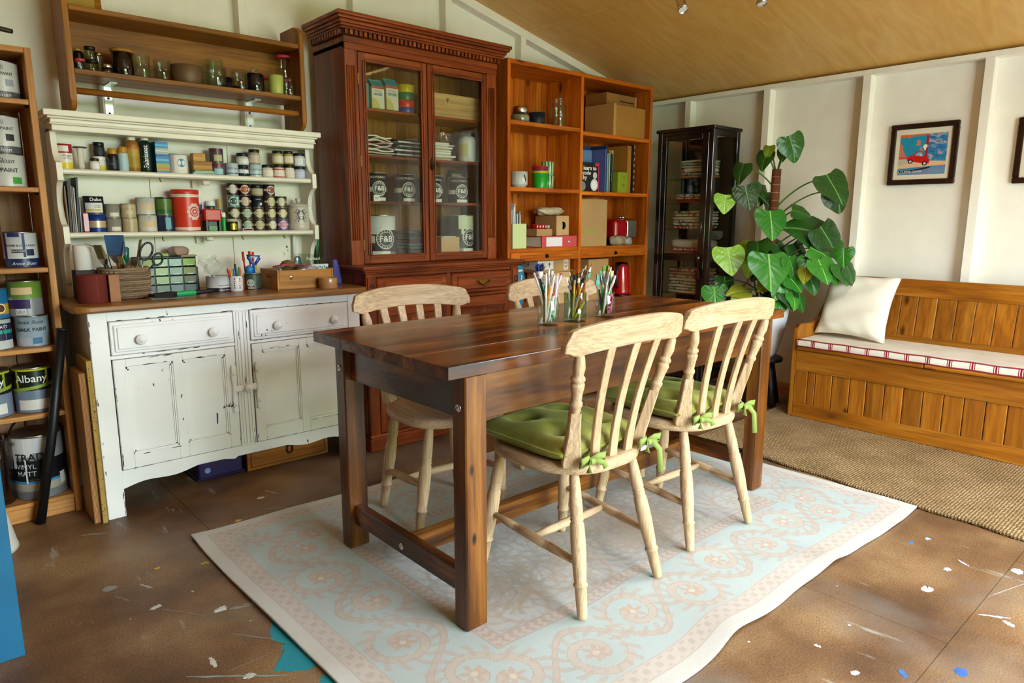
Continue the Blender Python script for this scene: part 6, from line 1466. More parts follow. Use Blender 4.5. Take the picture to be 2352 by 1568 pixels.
brush('paint_brush', 'small brush with orange and blue handle in the basket front', BO + Vector((.03, -.03, .01)), (.648, 3.02, 1.0), .007, .02, 0, '#c8801e', P('#8a8458', .9), .024, .03, .3, G1)
stick('palette_knife', 'thin dark curved blade poking out left of the basket', 'palette knife', [BO + Vector((-.02, .02, .02)), (.62, 3.08, 1.0), (.585, 3.08, 1.035), (.545, 3.08, 1.052)], [.006, .008, .012, .003], P('#3a342e', .4, .5), group=G1, flat=.2)
stick('screwdriver', 'tool with rounded dark green handle in the basket', 'screwdriver', [BO + Vector((.0, .02, .02)), (.680, 3.085, .97), (.681, 3.083, .985), (.683, 3.08, 1.03), (.6835, 3.08, 1.036)], [.004, .005, .012, .014, .006], P('#0e5a42', .2), group=G1)
stick('scraper', 'flat khaki wooden scraper standing at the back of the basket', 'scraper', [BO + Vector((.02, .04, .02)), (.738, 3.14, .98), (.758, 3.15, 1.06)], [.016, .018, .020], P('#8a845c', .7, var=.2), group=G1, flat=.2)
stick('steel_file', 'thin silver tool crossing the front of the basket', 'tool', [BO + Vector((-.03, -.02, .06)), (.655, 3.03, .98), (.668, 3.03, 1.055)], [.005, .006, .003], STEEL, group=G1, flat=.4)
stick('wide_scraper', 'wide black scraper blade behind the white roll in the basket', 'scraper', [BO + Vector((-.045, .0, .03)), (.615, 3.09, .96), (.600, 3.09, 1.0)], [.022, .026, .026], P('#16181a', .4), group=G1, flat=.15)
ct = MB().lathe([(0, 0), (.022, 0), (.024, .04), (.024, .075), (0, .075)], P('#8a7a4a', .8), 16).build('tool_pouch', loc=(.690, 3.07, z + .045)); tag(ct, 'olive cloth pouch bulging out of the basket', 'pouch', G1)
yb_ = MB(); yb_.prism([(-.026, 0), (.020, 0), (.030, .052), (.010, .044), (-.004, .052), (-.018, .046), (-.026, .055)], -.016, .016, P('#c2921e', .6)); yo = yb_.build('yellow_holster', loc=(.716, 3.045, z + .075), bev=.004); tag(yo, 'mustard yellow holster holding the scissors in the basket', 'holster', G1)
sc = thing('scissors', 'large scissors with black ring handles stuck in the basket', 'scissors', (.735, 3.04, z + .08))
def ringpts(c, a, b_, rot, n=24): return [Vector(c) + Vector((a * math.cos(t) * math.cos(rot) - b_ * math.sin(t) * math.sin(rot), 0, a * math.cos(t) * math.sin(rot) + b_ * math.sin(t) * math.cos(rot))) for t in [2 * PI * i / n for i in range(n + 1)]]
MB().tube(ringpts((.747, 3.035, 1.018), .021, .036, -.42), .0042, BLACK, 8).build('large_ring', sc, world=True); MB().tube(ringpts((.786, 3.035, .985), .018, .024, -.35), .0042, BLACK, 8).build('small_ring', sc, world=True)
MB().tube([(.732, 3.035, .984), (.726, 3.036, .95), (.718, 3.038, .915)], [.005, .007, .006], STEEL, 8, flat=.4).tube([(.772, 3.035, .968), (.750, 3.036, .945), (.728, 3.038, .915)], [.005, .007, .006], BLACK, 8, flat=.5).build('blades', sc, world=True)
# drawer organiser with 16 little clear drawers
og = thing('drawer_organiser', 'dark green organiser with sixteen little pale green drawers', 'organiser', (.872, 3.22, z))
OGX0, OGX1, OGZ = .752, .978, .152
MB().box(OGX0, OGX1, 3.30, 3.305, z, z + OGZ, P('#14262a', .4)).box(OGX0, OGX0 + .003, 3.185, 3.30, z, z + OGZ, P('#14262a', .4)).box(OGX1 - .003, OGX1, 3.185, 3.30, z, z + OGZ, P('#14262a', .4)).box(OGX0, OGX1, 3.185, 3.30, z + OGZ - .003, z + OGZ, P('#14262a', .4)).box(OGX0, OGX1, 3.185, 3.30, z, z + .003, P('#14262a', .4)).build('carcass', og, world=True)
dv = MB()
for i in (1, 2, 3): x_ = OGX0 + (OGX1 - OGX0) * i / 4; dv.box(x_ - .0022, x_ + .0022, 3.186, 3.30, z + .003, z + OGZ - .003, P('#14262a', .4))
for i in (1, 2, 3): zz = z + OGZ * i / 4; dv.box(OGX0 + .003, OGX1 - .003, 3.188, 3.30, zz - .0016, zz + .0016, P('#14262a', .4))
dv.build('dividers', og, world=True)
dcol = [['#9aa84a', '#a9c4a4', '#93b4a8', '#93b81e'], ['#8c947c', '#b8cc98', '#8aa89c', '#7c8244'], ['#6c7672', '#a4c08c', '#93ac98', '#5c6048'], ['#6a7474', '#7c9484', '#6c8880', '#3c4a48']]
for r_ in range(4):
    for c_ in range(4):
        x0 = OGX0 + .004 + c_ * .0560; z0 = z + OGZ - .0035 - (r_ + 1) * .0372 + .002
        d = MB().box(x0, x0 + .0505, 3.183, 3.28, z0, z0 + .031, P(dcol[r_][c_], .3, var=.35)).build('little_drawer', og, world=True, bev=.001)
        MB().box(x0 + .012, x0 + .038, 3.178, 3.184, z0 + .001, z0 + .005, P('#c8d8cc', .25)).build('lip_handle', d, world=True)
rg = MB(); 
def ragf(u, v_):
    a = u * 2 * PI; r_ = math.sin(v_ * PI) ** .6
    return (.042 * r_ * math.cos(a) * (1 + .15 * math.sin(a * 3)), .03 * r_ * math.sin(a) * (1 + .2 * math.cos(a * 4 + v_ * 5)), .021 - .021 * math.cos(v_ * PI) + .003 * math.sin(a * 6 + v_ * 12) * r_)
o = MB().grid(ragf, 28, 14, P('#a88c80', .9, var=.25)).build('folded_rag', loc=(.930, 3.25, z + OGZ)); tag(o, 'crumpled pinkish rag on top of the drawer organiser', 'rag')
o = MB().box(-.035, .03, -.02, .02, 0, .006, P('#b49a5c', .7)).build('small_card_pad', loc=(.955, 3.205, z + OGZ), bev=.001); tag(o, 'small tan card pad in front of the rag', 'card pad')
o = block('clear_case', 'small clear plastic case on top of the organiser, left of the rag', 'case', .838, .878, 3.215, 3.255, z + OGZ, z + OGZ + .016, glass('clear_plastic', '#e8ecee'), .002)
rm = MB().box(-.0125, .0125, -.006, .006, 0, .105, P('#141416', .4)).build('remote_control', loc=(.990, 3.24, z + .0015), rot=(-.25, .05, 0), bev=.002); tag(rm, 'slim black remote control leaning beside the organiser', 'remote')
for k in range(4): MB().box(-.004, .004, -.0072, -.0062, .02 + k * .018, .024 + k * .018, P('#6a6a70', .4)).build('button', rm)
# big brush lying on the worktop
brush('wall_brush', 'wide brush with dark bristles and green and black handle lying on the dresser', (.982, 2.985, z + .016), (.726, 2.935, z + .016), .011, .02, 0, '#14161a', P('#241a16', .9, var=.3), .05, .075, .45, fcol=P('#12100e', .5))
wbz = [o for o in bpy.data.objects if o.get('label', '').startswith('wide brush with dark')][0]
Ml = axis_to((.982, 2.985, z + .016), (.726, 2.935, z + .016)); Ml.translation = (0, 0, 0)
MB().lathe([(.0112, .085), (.0118, .09), (.0118, .162), (.0112, .167)], P('#16a05c', .35), 14, Ml).build('green_sleeve', wbz)
# open tin with a plastic bag, dotted pot, patterned tin
tn = tin(1.040, 3.105, z, .049, .068, 'wide white and black open tin with a plastic bag in it', '#d2d2d4', bands=((.0, .28, '#16161c'),), lid='none', texts=(('CHALK PAINT', .0085, 28, .42, '#2a2a30'), ('Annie Sloan', .010, 30, .14, '#e8e8ea', {'shear': .3})), name='open_tin', cat='tin')
def bagf(u, v_):
    a = u * 2 * PI; r_ = .012 + .030 * math.sin(v_ * PI * .9) + .012 * v_
    k = .75 + .34 * math.sin(a * 3 + v_ * 6) + .22 * math.sin(a * 5 - v_ * 14)
    return (r_ * k * math.cos(a) - .012 * v_, r_ * k * math.sin(a) * .7, .085 * v_ + .012 * math.sin(a * 2 + 1) * v_)
POLY = glass('clear_polythene', '#f4f6f6', .8)
o = MB().grid(bagf, 22, 10, POLY, smooth=False).build('plastic_bag', loc=(1.022, 3.11, z + .066)); tag(o, 'crumpled clear plastic bag rising from the open white tin', 'plastic bag')
dp = lathe_thing('pen_pot', 'white pot with coloured square dots holding markers', 'pot', 1.103, 3.065, z, [(0, 0), (.025, 0), (.0275, .004), (.0285, .05), (.027, .068), (.025, .068), (.025, .01), (0, .01)], P('#e2dede', .3), 26)
q = MB()
for k in range(14):
    aa = FA - 70 + (k * 47) % 140; f = .012 + (k * 29 % 48) * .001; w_ = 9
    q.patch(.0287, aa, aa + w_, f, f + .006, P(('#2a2a6a', '#8a1a3a', '#2a6a2a', '#1a1a1a', '#5a2a6a')[k % 5], .5), 3)
q.build('square_dots', dp)
G2 = 'markers in the dotted pot'
for k, (dx, tx, h_, c, lab) in enumerate(((-.012, -.034, .100, '#c01c3c', 'crimson marker leaning left in the dotted pot'), (-.006, -.018, .092, '#c8a81c', 'yellow marker in the dotted pot'), (.0, -.006, .098, '#5a6ac0', 'blue pen behind in the dotted pot'), (.004, .004, .118, '#16161a', 'black brush pen standing tallest in the dotted pot'), (.008, .016, .105, '#2a8a3a', 'green marker in the dotted pot'), (.012, .026, .098, '#d8601e', 'orange marker at the right of the dotted pot'))):
    A = Vector((1.103 + dx, 3.065 + (k % 3 - 1) * .008, z + .012)); B = Vector((1.103 + tx, 3.065 + (k % 2) * .012, z + h_))
    stick('marker_pen', lab, 'pen', [A, A.lerp(B, .75), A.lerp(B, .8), B], [.004, .0045, .005, .0035], P(c, .4), group=G2)
op = lathe_thing('orange_pot', 'little orange pot behind the dotted pot', 'pot', 1.145, 3.135, z, [(0, 0), (.022, 0), (.024, .06), (.022, .06), (.02, .01), (0, .01)], P('#b8662a', .5), 22)
gt = tin(1.196, 3.115, z, .0365, .072, 'dark green patterned tin with oval label holding scissors', '#16221e', bands=((.08, .92, P('#4a5a48', .4, var=.6)),), dots=((-20, .42, .017, '#b8beb4'),), patches=((-38, 0, .05, .16, '#c4a882'),), lid='none', name='pattern_tin', cat='tin')
G3 = 'tools in the green patterned tin'
def shears(x, zz):
    s = thing('craft_shears', 'blue-handled shears with V shaped head in the patterned tin', 'shears', (x, 3.12, z + .01)); s['group'] = G3
    MB().tube([(x, 3.12, z + .012), (x + .002, 3.12, z + .11), (x - .022, 3.12, z + .142), (x - .026, 3.12, z + .15), (x + .002, 3.12, z + .146), (x + .03, 3.12, z + .145), (x + .03, 3.12, z + .138), (x + .008, 3.12, z + .11)], [.005, .007, .007, .006, .005, .006, .007, .007], P('#1f4fa8', .3), 8).build('handle', s, world=True)
    MB().tube([(x - .016, 3.116, z + .144), (x + .022, 3.116, z + .142)], .003, P('#c8d0e0', .3), 6).build('spring', s, world=True)
shears(1.205, 0)
for k, (dx, tx, h_, c, r_, lab) in enumerate(((-.02, -.03, .168, '#b81c1c', .0055, 'dark red handle standing left in the patterned tin'), (.0, .0, .170, '#c8281c', .0055, 'red handle behind the blue shears, left of two'), (.008, .016, .166, '#d0301e', .0055, 'red handle behind the blue shears, right of two'), (.016, .026, .115, '#c8b41c', .006, 'black and yellow handle at the right of the patterned tin'))):
    A = Vector((1.196 + dx, 3.13, z + .01)); B = Vector((1.196 + tx, 3.135, z + h_)); stick('hand_tool', lab, 'tool', [A, A.lerp(B, .7), A.lerp(B, .75), B], [.003, .0035, r_, r_], P(c, .4), group=G3)
o = MB().lathe([(0, 0), (.014, .006), (.018, .02), (.013, .036), (0, .042)], P('#1f7fc0', .4), 18).build('blue_ball', loc=(1.178, 3.10, z + .068)); tag(o, 'light blue round grip at the front of the patterned tin', 'grip', G3)
# slatted wooden box with bits and bobs
wbx = thing('wooden_tray_box', 'honey wooden box with hand hole on the right of the dresser top', 'box', (1.395, 3.09, z), -.02)
WB = wood('box_wood', '#a0611c', '#bd7e2e', '#cf9544', 'x', .45, 12, knots=.12)
for a_ in ((-.127, .127, -.105, -.095), (-.127, .127, .085, .095)): MB().box(a_[0], a_[1], a_[2], a_[3], 0, .086, WB).build('long_side', wbx, bev=.002)
for x0 in (-.135, .127):
    e = MB(); e.box(x0, x0 + .008, -.105, .095, 0, .045, WB).box(x0, x0 + .008, -.105, -.035, .045, .088, WB).box(x0, x0 + .008, .025, .095, .045, .088, WB).box(x0, x0 + .008, -.035, .025, .068, .088, WB); e.build('end_panel', wbx, bev=.001)
MB().box(-.127, .127, -.095, .085, 0, .006, WB).build('bottom', wbx)
def lump(name, label, cat, x, y, zz, a, b_, c, mat, sx=3, group='odds and ends in the wooden box'):
    def f(u, v_):
        t = u * 2 * PI; r_ = max(0, math.sin(v_ * PI)) ** .55
        k = 1 + .14 * math.sin(t * sx + v_ * 4) + .08 * math.sin(t * 7 - v_ * 8)
        return (a * r_ * k * math.cos(t), b_ * r_ * k * math.sin(t), c * (1 - math.cos(v_ * PI)) / 2 + .006 * math.sin(t * 5 + v_ * 7) * r_)
    o = MB().grid(f, 26, 12, mat, smooth=True).build(name, loc=(x, y, zz)); return tag(o, label, cat, group)
lump('zip_bag', 'clear zip bag with red seal bulging over the box front', 'plastic bag', 1.355, 3.06, z + .012, .085, .07, .095, glass('frosted_bag', '#e6dcde', 1.8))
stick('zip_seal', 'red zip seal along the top of the clear bag', 'zip', [(1.265, 3.05, z + .100), (1.31, 3.04, z + .108), (1.38, 3.035, z + .104), (1.45, 3.04, z + .098)], .0035, P('#a81c2c', .35), group='odds and ends in the wooden box')
lump('beads_bag', 'bag of red, blue and white beads in the wooden box', 'beads', 1.425, 3.05, z + .012, .05, .055, .088, P('#a8a0b4', .5, var=.6))
tb_ = lathe_thing('twine_ball', 'ball of brown twine half showing above the wooden box', 'twine', 1.372, 3.13, z + .03, [(0, 0), (.02, .004), (.036, .02), (.042, .045), (.038, .07), (.024, .088), (0, .095)], P('#7a5c34', .9, var=.4), 26); tb_['group'] = 'odds and ends in the wooden box'
o = MB().box(-.045, .04, -.004, .004, 0, .095, P('#d4dcdc', .6)).build('patterned_card', loc=(1.49, 3.06, z + .012), rot=(.25, 0, 0), bev=.0005); tag(o, 'white card with teal zigzag border at the right in the wooden box', 'card', 'odds and ends in the wooden box')
q = MB()
for k in range(7): q.box(-.038 + k * .011, -.032 + k * .011, -.0048, -.0042, .076 + .004 * (k % 2), .084 + .004 * (k % 2), P('#2a8a94', .5))
q.build('zigzag_border', o)
lump('blue_pouch', 'pale blue plastic sheet sticking up in the wooden box', 'plastic sheet', 1.418, 3.12, z + .03, .018, .006, .11, glass('blue_plastic', '#b8cce0', 1.4), 2)
lump('silver_foil', 'crumpled silver foil at the left in the wooden box', 'foil', 1.290, 3.06, z + .012, .02, .03, .085, P('#a8a8ac', .3, .8))
gj = lathe_thing('glass_vase', 'clear glass with white lettering behind the wooden box', 'glass', 1.532, 3.235, z, [(0, 0), (.046, 0), (.049, .004), (.052, .145), (.050, .145), (.046, .01), (0, .01)], GLASS, 30)
q = MB(); text_cyl(q, 'Reynauds', .022, .0528, FA + 18, .122, WHITE, .2); q.build('lettering', gj)
lathe_thing('white_candle', 'tall thin white candle behind the wooden box', 'candle', 1.492, 3.315, z, [(0, 0), (.0085, 0), (.0085, .235), (.006, .243), (0, .245)], P('#eeeae2', .5), 16)
o = block('driftwood_piece', 'upright piece of dark bark with yellowish top behind the box', 'bark', 1.548, 1.584, 3.262, 3.29, z + .011, z + .235, P('#4a3a22', .9, var=.5), .004); MB().box(-.018, .018, -.0145, .0145, .215, .232, P('#a8862c', .8, var=.2)).build('yellow_tip', o)
stick('green_brush', 'brush with long green handle behind the box at the right end', 'brush', [(1.556, 3.232, z + .012), (1.575, 3.228, z + .18), (1.588, 3.225, z + .27)], [.004, .006, .003], P('#136a3a', .35))
stick('dark_knife', 'dark green palette knife beside the green brush', 'palette knife', [(1.566, 3.222, z + .012), (1.596, 3.215, z + .15), (1.604, 3.212, z + .22)], [.003, .008, .004], P('#1c4a34', .35), flat=.3)
pp_ = thing('purple_clamp', 'purple plastic clamp standing at the right end of the dresser top', 'clamp', (1.600, 3.10, z))
MB().prism([(-.018, 0), (.03, 0), (.022, .06), (.008, .118), (-.008, .122), (-.016, .10)], -.012, .012, P('#3a3a86', .4)).build('body', pp_, bev=.006, seg=2)
o = lathe_thing('tape_roll', 'roll of brown tape lying flat beside the wooden box', 'tape', 1.478, 2.94, z, [(.026, 0), (.041, 0), (.042, .002), (.042, .046), (.041, .048), (.026, .048), (.026, 0)], P('#a8784a', .3, coat=.3), 32); MB().lathe([(.0245, .001), (.026, .001), (.026, .047), (.0245, .047), (.0245, .001)], CARD, 26).build('core', o)
# purple crate and spare drawer under the dresser
cr_ = thing('purple_crate', 'deep purple plastic crate on the floor under the dresser', 'crate', (.98, 3.16, 0.0))
PU = P('#24104e', .35)
MB().box(.882, 1.078, 3.066, 3.27, .0, .115, PU).build('body', cr_, world=True, bev=.008, seg=2); MB().box(.875, 1.085, 3.060, 3.276, .006, .016, PU).build('bottom_rib', cr_, world=True, bev=.003)
MB().lathe([(0, 0), (.013, 0), (.013, .002), (.010, .002), (.009, .0012), (0, .0012)], P('#8a9ad8', .4), 18, Matrix.Translation((.922, 3.0655, .045)) @ Matrix.Rotation(PI / 2, 4, 'X')).build('round_badge', cr_, world=True)
sd_ = thing('spare_drawer', 'loose pine drawer with black iron drop handle under the dresser', 'drawer', (1.29, 3.16, 0.0))
MB().box(1.092, 1.492, 3.048, 3.07, .002, .125, honey('x')).box(1.10, 1.12, 3.07, 3.28, .002, .11, honey('y')).box(1.465, 1.485, 3.07, 3.28, .002, .11, honey('y')).build('box', sd_, world=True, bev=.002)
MB().box(1.108, 1.476, 3.045, 3.049, .016, .020, P('#5a2c0a', .6)).box(1.108, 1.112, 3.045, 3.049, .016, .115, P('#5a2c0a', .6)).box(1.472, 1.476, 3.045, 3.049, .016, .115, P('#5a2c0a', .6)).build('cock_bead', sd_, world=True)
MB().prism([(1.255, .092), (1.27, .108), (1.29, .100), (1.31, .108), (1.325, .092), (1.30, .085), (1.28, .085)], 3.042, 3.048, IRON).tube(ringpts((1.293, 3.040, .070), .014, .020, 0), .003, IRON, 6).build('iron_handle', sd_, world=True)

# ---------------------------------------------------------------- paint in the left bookcase
FB = -97.0
def lt(x, zi, r, h, label, col, dz=0.0, y=3.16, **kw):
    return tin(x, y, LZ[zi] + dz, r, h, label, col, fa=FB, **kw)
big = dict(name='paint_can')
lt(.352, 5, .054, .129, 'white chalk paint can with grey base on the top bookcase shelf', '#cfcdc8', bands=((.0, .2, '#57585c'),), patches=((14, 42, .34, .52, '#9aa0b0'),), texts=(('AN PAINT', .0145, 8, .66, '#2a2a2c', {'bold': .01}), ('Sloan', .020, 5, .10, '#e6e6e6', {'shear': .3}), ('\\\\\\||', .018, 0, .84, '#55565a')), **big)
lt(.236, 5, .054, .129, 'white chalk paint can cut off by the left edge on the top shelf', '#cfcdc8', bands=((.0, .2, '#57585c'),), **big)
lt(.333, 4, .060, .117, 'white paint can with green swatch under another can', '#d2d0c8', patches=((20, 50, .1, .3, '#2f9a34'),), texts=(('LK PAINT', .020, 0, .50, '#2a2a2c', {'bold': .02}), ('Sloan', .024, 5, .78, '#3a3a3c', {'shear': .3})), **big)
lt(.334, 4, .055, .131, 'white chalk paint can with black swatch stacked on the green swatch can', '#cfcdc8', dz=.1175, bands=((.0, .2, '#57585c'),), patches=((14, 42, .34, .52, '#1c1c1e'),), texts=(('AN PAINT', .0145, 8, .66, '#2a2a2c', {'bold': .01}), ('Sloan', .020, 5, .10, '#e6e6e6', {'shear': .3}), ('\\\\\\||', .018, 0, .84, '#55565a')), **big)
lt(.350, 3, .055, .131, 'white can with dark blue paint drips and blue base', '#cfd0d2', bands=((.0, .26, '#1c2c5a'),), patches=((-60, -48, .2, .97, '#1a2a6a'), (-40, 0, .86, .97, '#1a2a6a'), (8, 16, .3, .97, '#1a2a6a'), (18, 46, .34, .52, '#16204e'), (-30, 12, .42, .52, '#3a3f4a')), texts=(('ANNIE SLOAN PAINT', .0105, 4, .62, '#2a2c3a', {'bold': .01}), ('CHALK PAINT', .008, -10, .47, '#e8e8e8'), ('Annie Sloan', .017, 8, .12, '#e6e6ee', {'shear': .3})), **big)
lt(.226, 3, .050, .095, 'red and white tin cut off by the left edge beside the blue-dripped can', '#b83028', bands=((.0, .4, '#d8d2c8'),), **big)
lt(.357, 2, .054, .117, 'pale blue chalk paint can under a green and purple tin', '#9fb0c0', patches=((-55, -8, .06, .30, '#b8b6c2'), (-2, 30, .10, .30, '#3a6f9a')), texts=(('CHALK PAINT', .0185, -8, .56, '#1c2228', {'bold': .02}), ('Annie Sloan', .019, -8, .80, '#1c2228', {'shear': .3})), **big)
lt(.345, 2, .056, .132, 'dented green and purple wood paint tin with barcode', '#8f9096', dz=.1175, bands=((.5, .97, P('#6a8a34', .4, var=.4)),), patches=((-75, 15, .22, .48, '#2c1652'), (-45, 25, .62, .82, '#d2b48a'), (-35, 0, .05, .22, '#d8d8d8')), texts=(('GARDEN', .014, -72, .50, '#e8e8e8', {'bold': .01}), ('|||||||', .016, -18, .135, '#1a1a1a')), metal=.2, **big)
lt(.238, 2, .054, .114, 'white tin with navy label at the left edge, lower of two', '#c8d0cc', patches=((-60, 88, .30, .85, '#1c1a3e'), (-40, 80, .52, .64, '#2a9a8c')), texts=(('MATT', .015, 30, .74, '#e8e8ee', {'bold': .01}),), **big)
lt(.244, 2, .049, .112, 'blue and yellow tin with round brown badge at the left edge', '#1f6a9a', dz=.1145, bands=((.15, .48, '#b8982c'),), dots=((30, .34, .018, '#e8dcc0'), (30, .34, .014, '#5a3018')), **big)
for x_, lab in ((.338, 'big blue-grey emulsion can with black and lime label beside the black tube'), (.205, 'big blue-grey emulsion can cut off by the left edge')):
    c_ = lt(x_, 1, .0635, .176, lab, '#75839a', bands=((.50, .93, '#101a14'), (.93, .97, '#c2c81e')), patches=((-50, 45, .08, .30, '#e2ded8'),), texts=(('Albany', .040, -6, .76, '#f0f2ea', {'bold': .012}), ('-------- ----', .010, 0, .40, '#3a4660')), **big)
    q = MB(); 
    for i in range(16):
        a0 = FB - 88 + i * 11; f = .46 + .14 * (i / 15); q.patch(.0635 * 1.016, a0, a0 + 11.2, f * .176, (f + .07) * .176, P('#8fa83a', .5), 2)
    q.patch(.0635 * 1.02, FB - 52, FB - 44, .42 * .176, .95 * .176, P('#9aa02a', .5), 2).patch(.0635 * 1.02, FB + 40, FB + 48, .58 * .176, .95 * .176, P('#9aa02a', .5), 2)
    q.build('lime_stripe', c_)
p5 = lt(.325, 0, .0855, .255, 'large white-splashed paint tub with wire handle on the bottom shelf', '#8f9296', y=3.17, bands=((.0, .14, '#6f7478'), (.14, .26, '#a8a090'), (.28, .62, '#12161c'), (.26, .30, '#3a8ac0')), patches=((-88, -10, .68, .97, '#d8d8d8'), (-10, 30, .74, .97, '#c8cace'), (-62, -52, .50, .97, '#dcdcdc'), (-30, -26, .27, .97, '#e2e2e2'), (48, 66, .18, .36, '#d8d8d8')), texts=(('TRADE', .040, -12, .67, '#1c1e24', {'bold': .02}), ('VINYL', .026, -28, .53, '#d8dce0'), ('MATT', .026, -28, .42, '#d8dce0'), ('---- -----', .012, -10, .33, '#9ac4e0')), name='paint_tub', cat='paint tub')
MB().tube([(-.086, 0, .235)] + [(.086 * math.cos(PI - t), -.02 * math.sin(t), .235 + .095 * math.sin(t)) for t in [PI * i / 16 for i in range(17)]] + [(.086, 0, .235)], .004, IRON, 6).build('wire_handle', p5)
jg = thing('plastic_jug', 'clear plastic jug with handle on the bottom shelf at the left edge', 'jug', (.185, 3.155, LZ[0]))
MB().lathe([(0, 0), (.052, 0), (.056, .006), (.062, .255), (.060, .258), (.058, .25), (.052, .012), (0, .012)], glass('smoky_plastic', '#d8d4d4', 1.3), 30).build('body', jg)
MB().tube([(.055, -.02, .225), (.085, -.03, .23), (.098, -.035, .21), (.096, -.034, .12), (.088, -.03, .095), (.060, -.02, .10)], [.008, .009, .009, .008, .008, .007], glass('smoky_plastic', '#d8d4d4', 1.3), 10).build('handle', jg)
wp = thing('wall_peg', 'dark wooden wall peg sticking out above the left bookcase', 'peg', (.13, 3.36, 1.90))
MB().tube([(.13, 3.358, 1.905), (.22, 3.31, 1.865), (.33, 3.24, 1.833), (.409, 3.20, 1.816)], [.012, .011, .010, .008], P('#2c1a12', .5), 10).build('peg', wp, world=True)
MB().box(.108, .152, 3.350, 3.360, 1.87, 1.94, P('#2c1a12', .5)).build('back_plate', wp, world=True, bev=.002)

# ---------------------------------------------------------------- boards, tube and oddments on the floor at the left
for xa, xb, h_, mat, lab in ((.448, .470, .585, wood('ply_edge', '#a0703c', '#b4844c', '#c49860', 'z', .6), 'shorter plywood board leaning against the side of the white dresser'), (.472, .489, .632, wood('ply_speckled', '#a8843c', '#bd9a50', '#c9aa64', 'z', .7), 'taller speckled yellow board against the side of the white dresser')):
    b = thing('plywood_board', lab, 'board', ((xa + xb) / 2, 3.06, 0.0), 0, 'boards beside the dresser')
    MB().box(xa, xb, 2.872 if xa > .46 else 2.892, 3.06, 0, h_, mat).build('sheet', b, world=True, bev=.001)
    if xa < .46:
        q = MB()
        for k in range(5): q.box(xa + .002 + k * .004, xa + .0035 + k * .004, 2.8912, 2.892, .001, h_ - .001, P('#8a4a2c', .8))
        q.build('ply_layers', b, world=True)
    else:
        q = MB()
        for k in range(26): q.lathe([(0, 0), (.002, 0), (0, .0006)], P('#4a3414', .8), 6, Matrix.Translation((random.uniform(xa + .003, xb - .003), 2.872, random.uniform(.02, h_ - .02))) @ Matrix.Rotation(PI / 2, 4, 'X'))
        o = q.build('worm_holes', b, world=True)
tu = MB().tube([Vector((0, 0, 0)), Vector((.076, .002, .37)), Vector((.142, .005, .735))], .0175, P('#0d0d0f', .45), 16).build('black_tube', loc=(.293, 3.035, .001)); tag(tu, 'long black tube leaning against the left bookcase', 'tube')
MB().tube([Vector((.1415, .005, .732)), Vector((.1425, .005, .7365))], .0182, P('#1a1a1d', .5), 16).build('end_cap', tu)
bp = thing('blue_board', 'bright blue painted board at the left edge of the picture', 'board', (-.15, 2.11, 0.0))
MB().box(-.46, .134, 2.10, 2.13, 0, .72, P('#12648e', .5, var=.1)).build('board', bp, world=True, bev=.002)
for x_, z_ in ((.07, .07), (.08, .17)): MB().lathe([(0, 0), (.006, 0), (.005, .001), (0, .0012)], P('#3a5a5c', .6), 12, Matrix.Translation((x_, 2.0995, z_)) @ Matrix.Rotation(PI / 2, 4, 'X')).build('knot', bp, world=True)
ws_ = lathe_thing('lamp_shade', 'white conical lamp shade standing on the floor beside the blue board', 'lamp shade', .078, 2.895, 0, [(.130, 0), (.131, .002), (.045, .48), (.043, .48), (.127, .004), (.130, 0)], P('#dcd6cc', .7, var=.06), 36)
MB().lathe([(.1312, .0), (.1325, .0), (.1315, .008), (.1302, .008)], P('#c4bcae', .8), 36).build('rim', ws_)

# ---------------------------------------------------------------- inside the glazed cabinet
z = CS[0]; FC = -122.0
def carton(x, w_, d, h_, label, y=3.17, rz=.0):
    c = thing('varnish_carton', label, 'carton', (x, y, z), rz, 'varnish cartons in the cabinet')
    TE = P('#1c93a0', .4); CRM = P('#d8d6c2', .5)
    MB().box(-w_ / 2, w_ / 2, -d / 2, d / 2, 0, h_ * .78, CRM).build('box', c, bev=.001)
    MB().prism([(-d / 2, h_ * .78), (d / 2, h_ * .78), (.004, h_ * .97), (-.004, h_ * .97)], -w_ / 2, w_ / 2, TE, 'x').box(-w_ / 2, w_ / 2, -.003, .003, h_ * .96, h_, TE).build('gable_top', c)
    f = MB(); e = -d / 2 - .0006
    f.add([(-w_ / 2, e, 0), (w_ / 2, e, 0), (w_ / 2, e, h_ * .07), (-w_ / 2, e, h_ * .07)], [(0, 1, 2, 3)], P('#14313a', .5)); f.add([(-w_ / 2, e, h_ * .70), (w_ / 2, e, h_ * .70), (w_ / 2, e, h_ * .78), (-w_ / 2, e, h_ * .78)], [(0, 1, 2, 3)], P('#c23a34', .5))
    arc = [(-w_ / 2, e - .0003, h_ * .08)] + [(-w_ / 2 + w_ * .62 * math.sin(t), e - .0003, h_ * .08 + h_ * .32 * math.cos(t)) for t in [PI / 2 * i / 10 for i in range(11)]][::-1]
    f.add(arc, [tuple(range(len(arc)))], P('#c9bd6a', .5)); f.add([(w_ * .08, e - .0004, h_ * .03), (w_ * .38, e - .0004, h_ * .03), (w_ * .38, e - .0004, h_ * .08), (w_ * .08, e - .0004, h_ * .08)], [(0, 1, 2, 3)], P('#7cd0dc', .5))
    f.build('front_print', c)
    sign(c, [('varnish', h_ * .155, face_y(.0, e - .0008, h_ * .53), P('#1a7f92', .5), {'bold': .02, 'squeeze': .72}), ('decorators', h_ * .07, face_y(0, e - .0008, h_ * .63), P('#1a7f92', .5), {'squeeze': .8})])
carton(1.895, .072, .060, .150, 'teal and cream varnish carton, left of the pair in the cabinet')
carton(1.978, .072, .060, .165, 'teal and cream varnish carton, right of the pair in the cabinet')
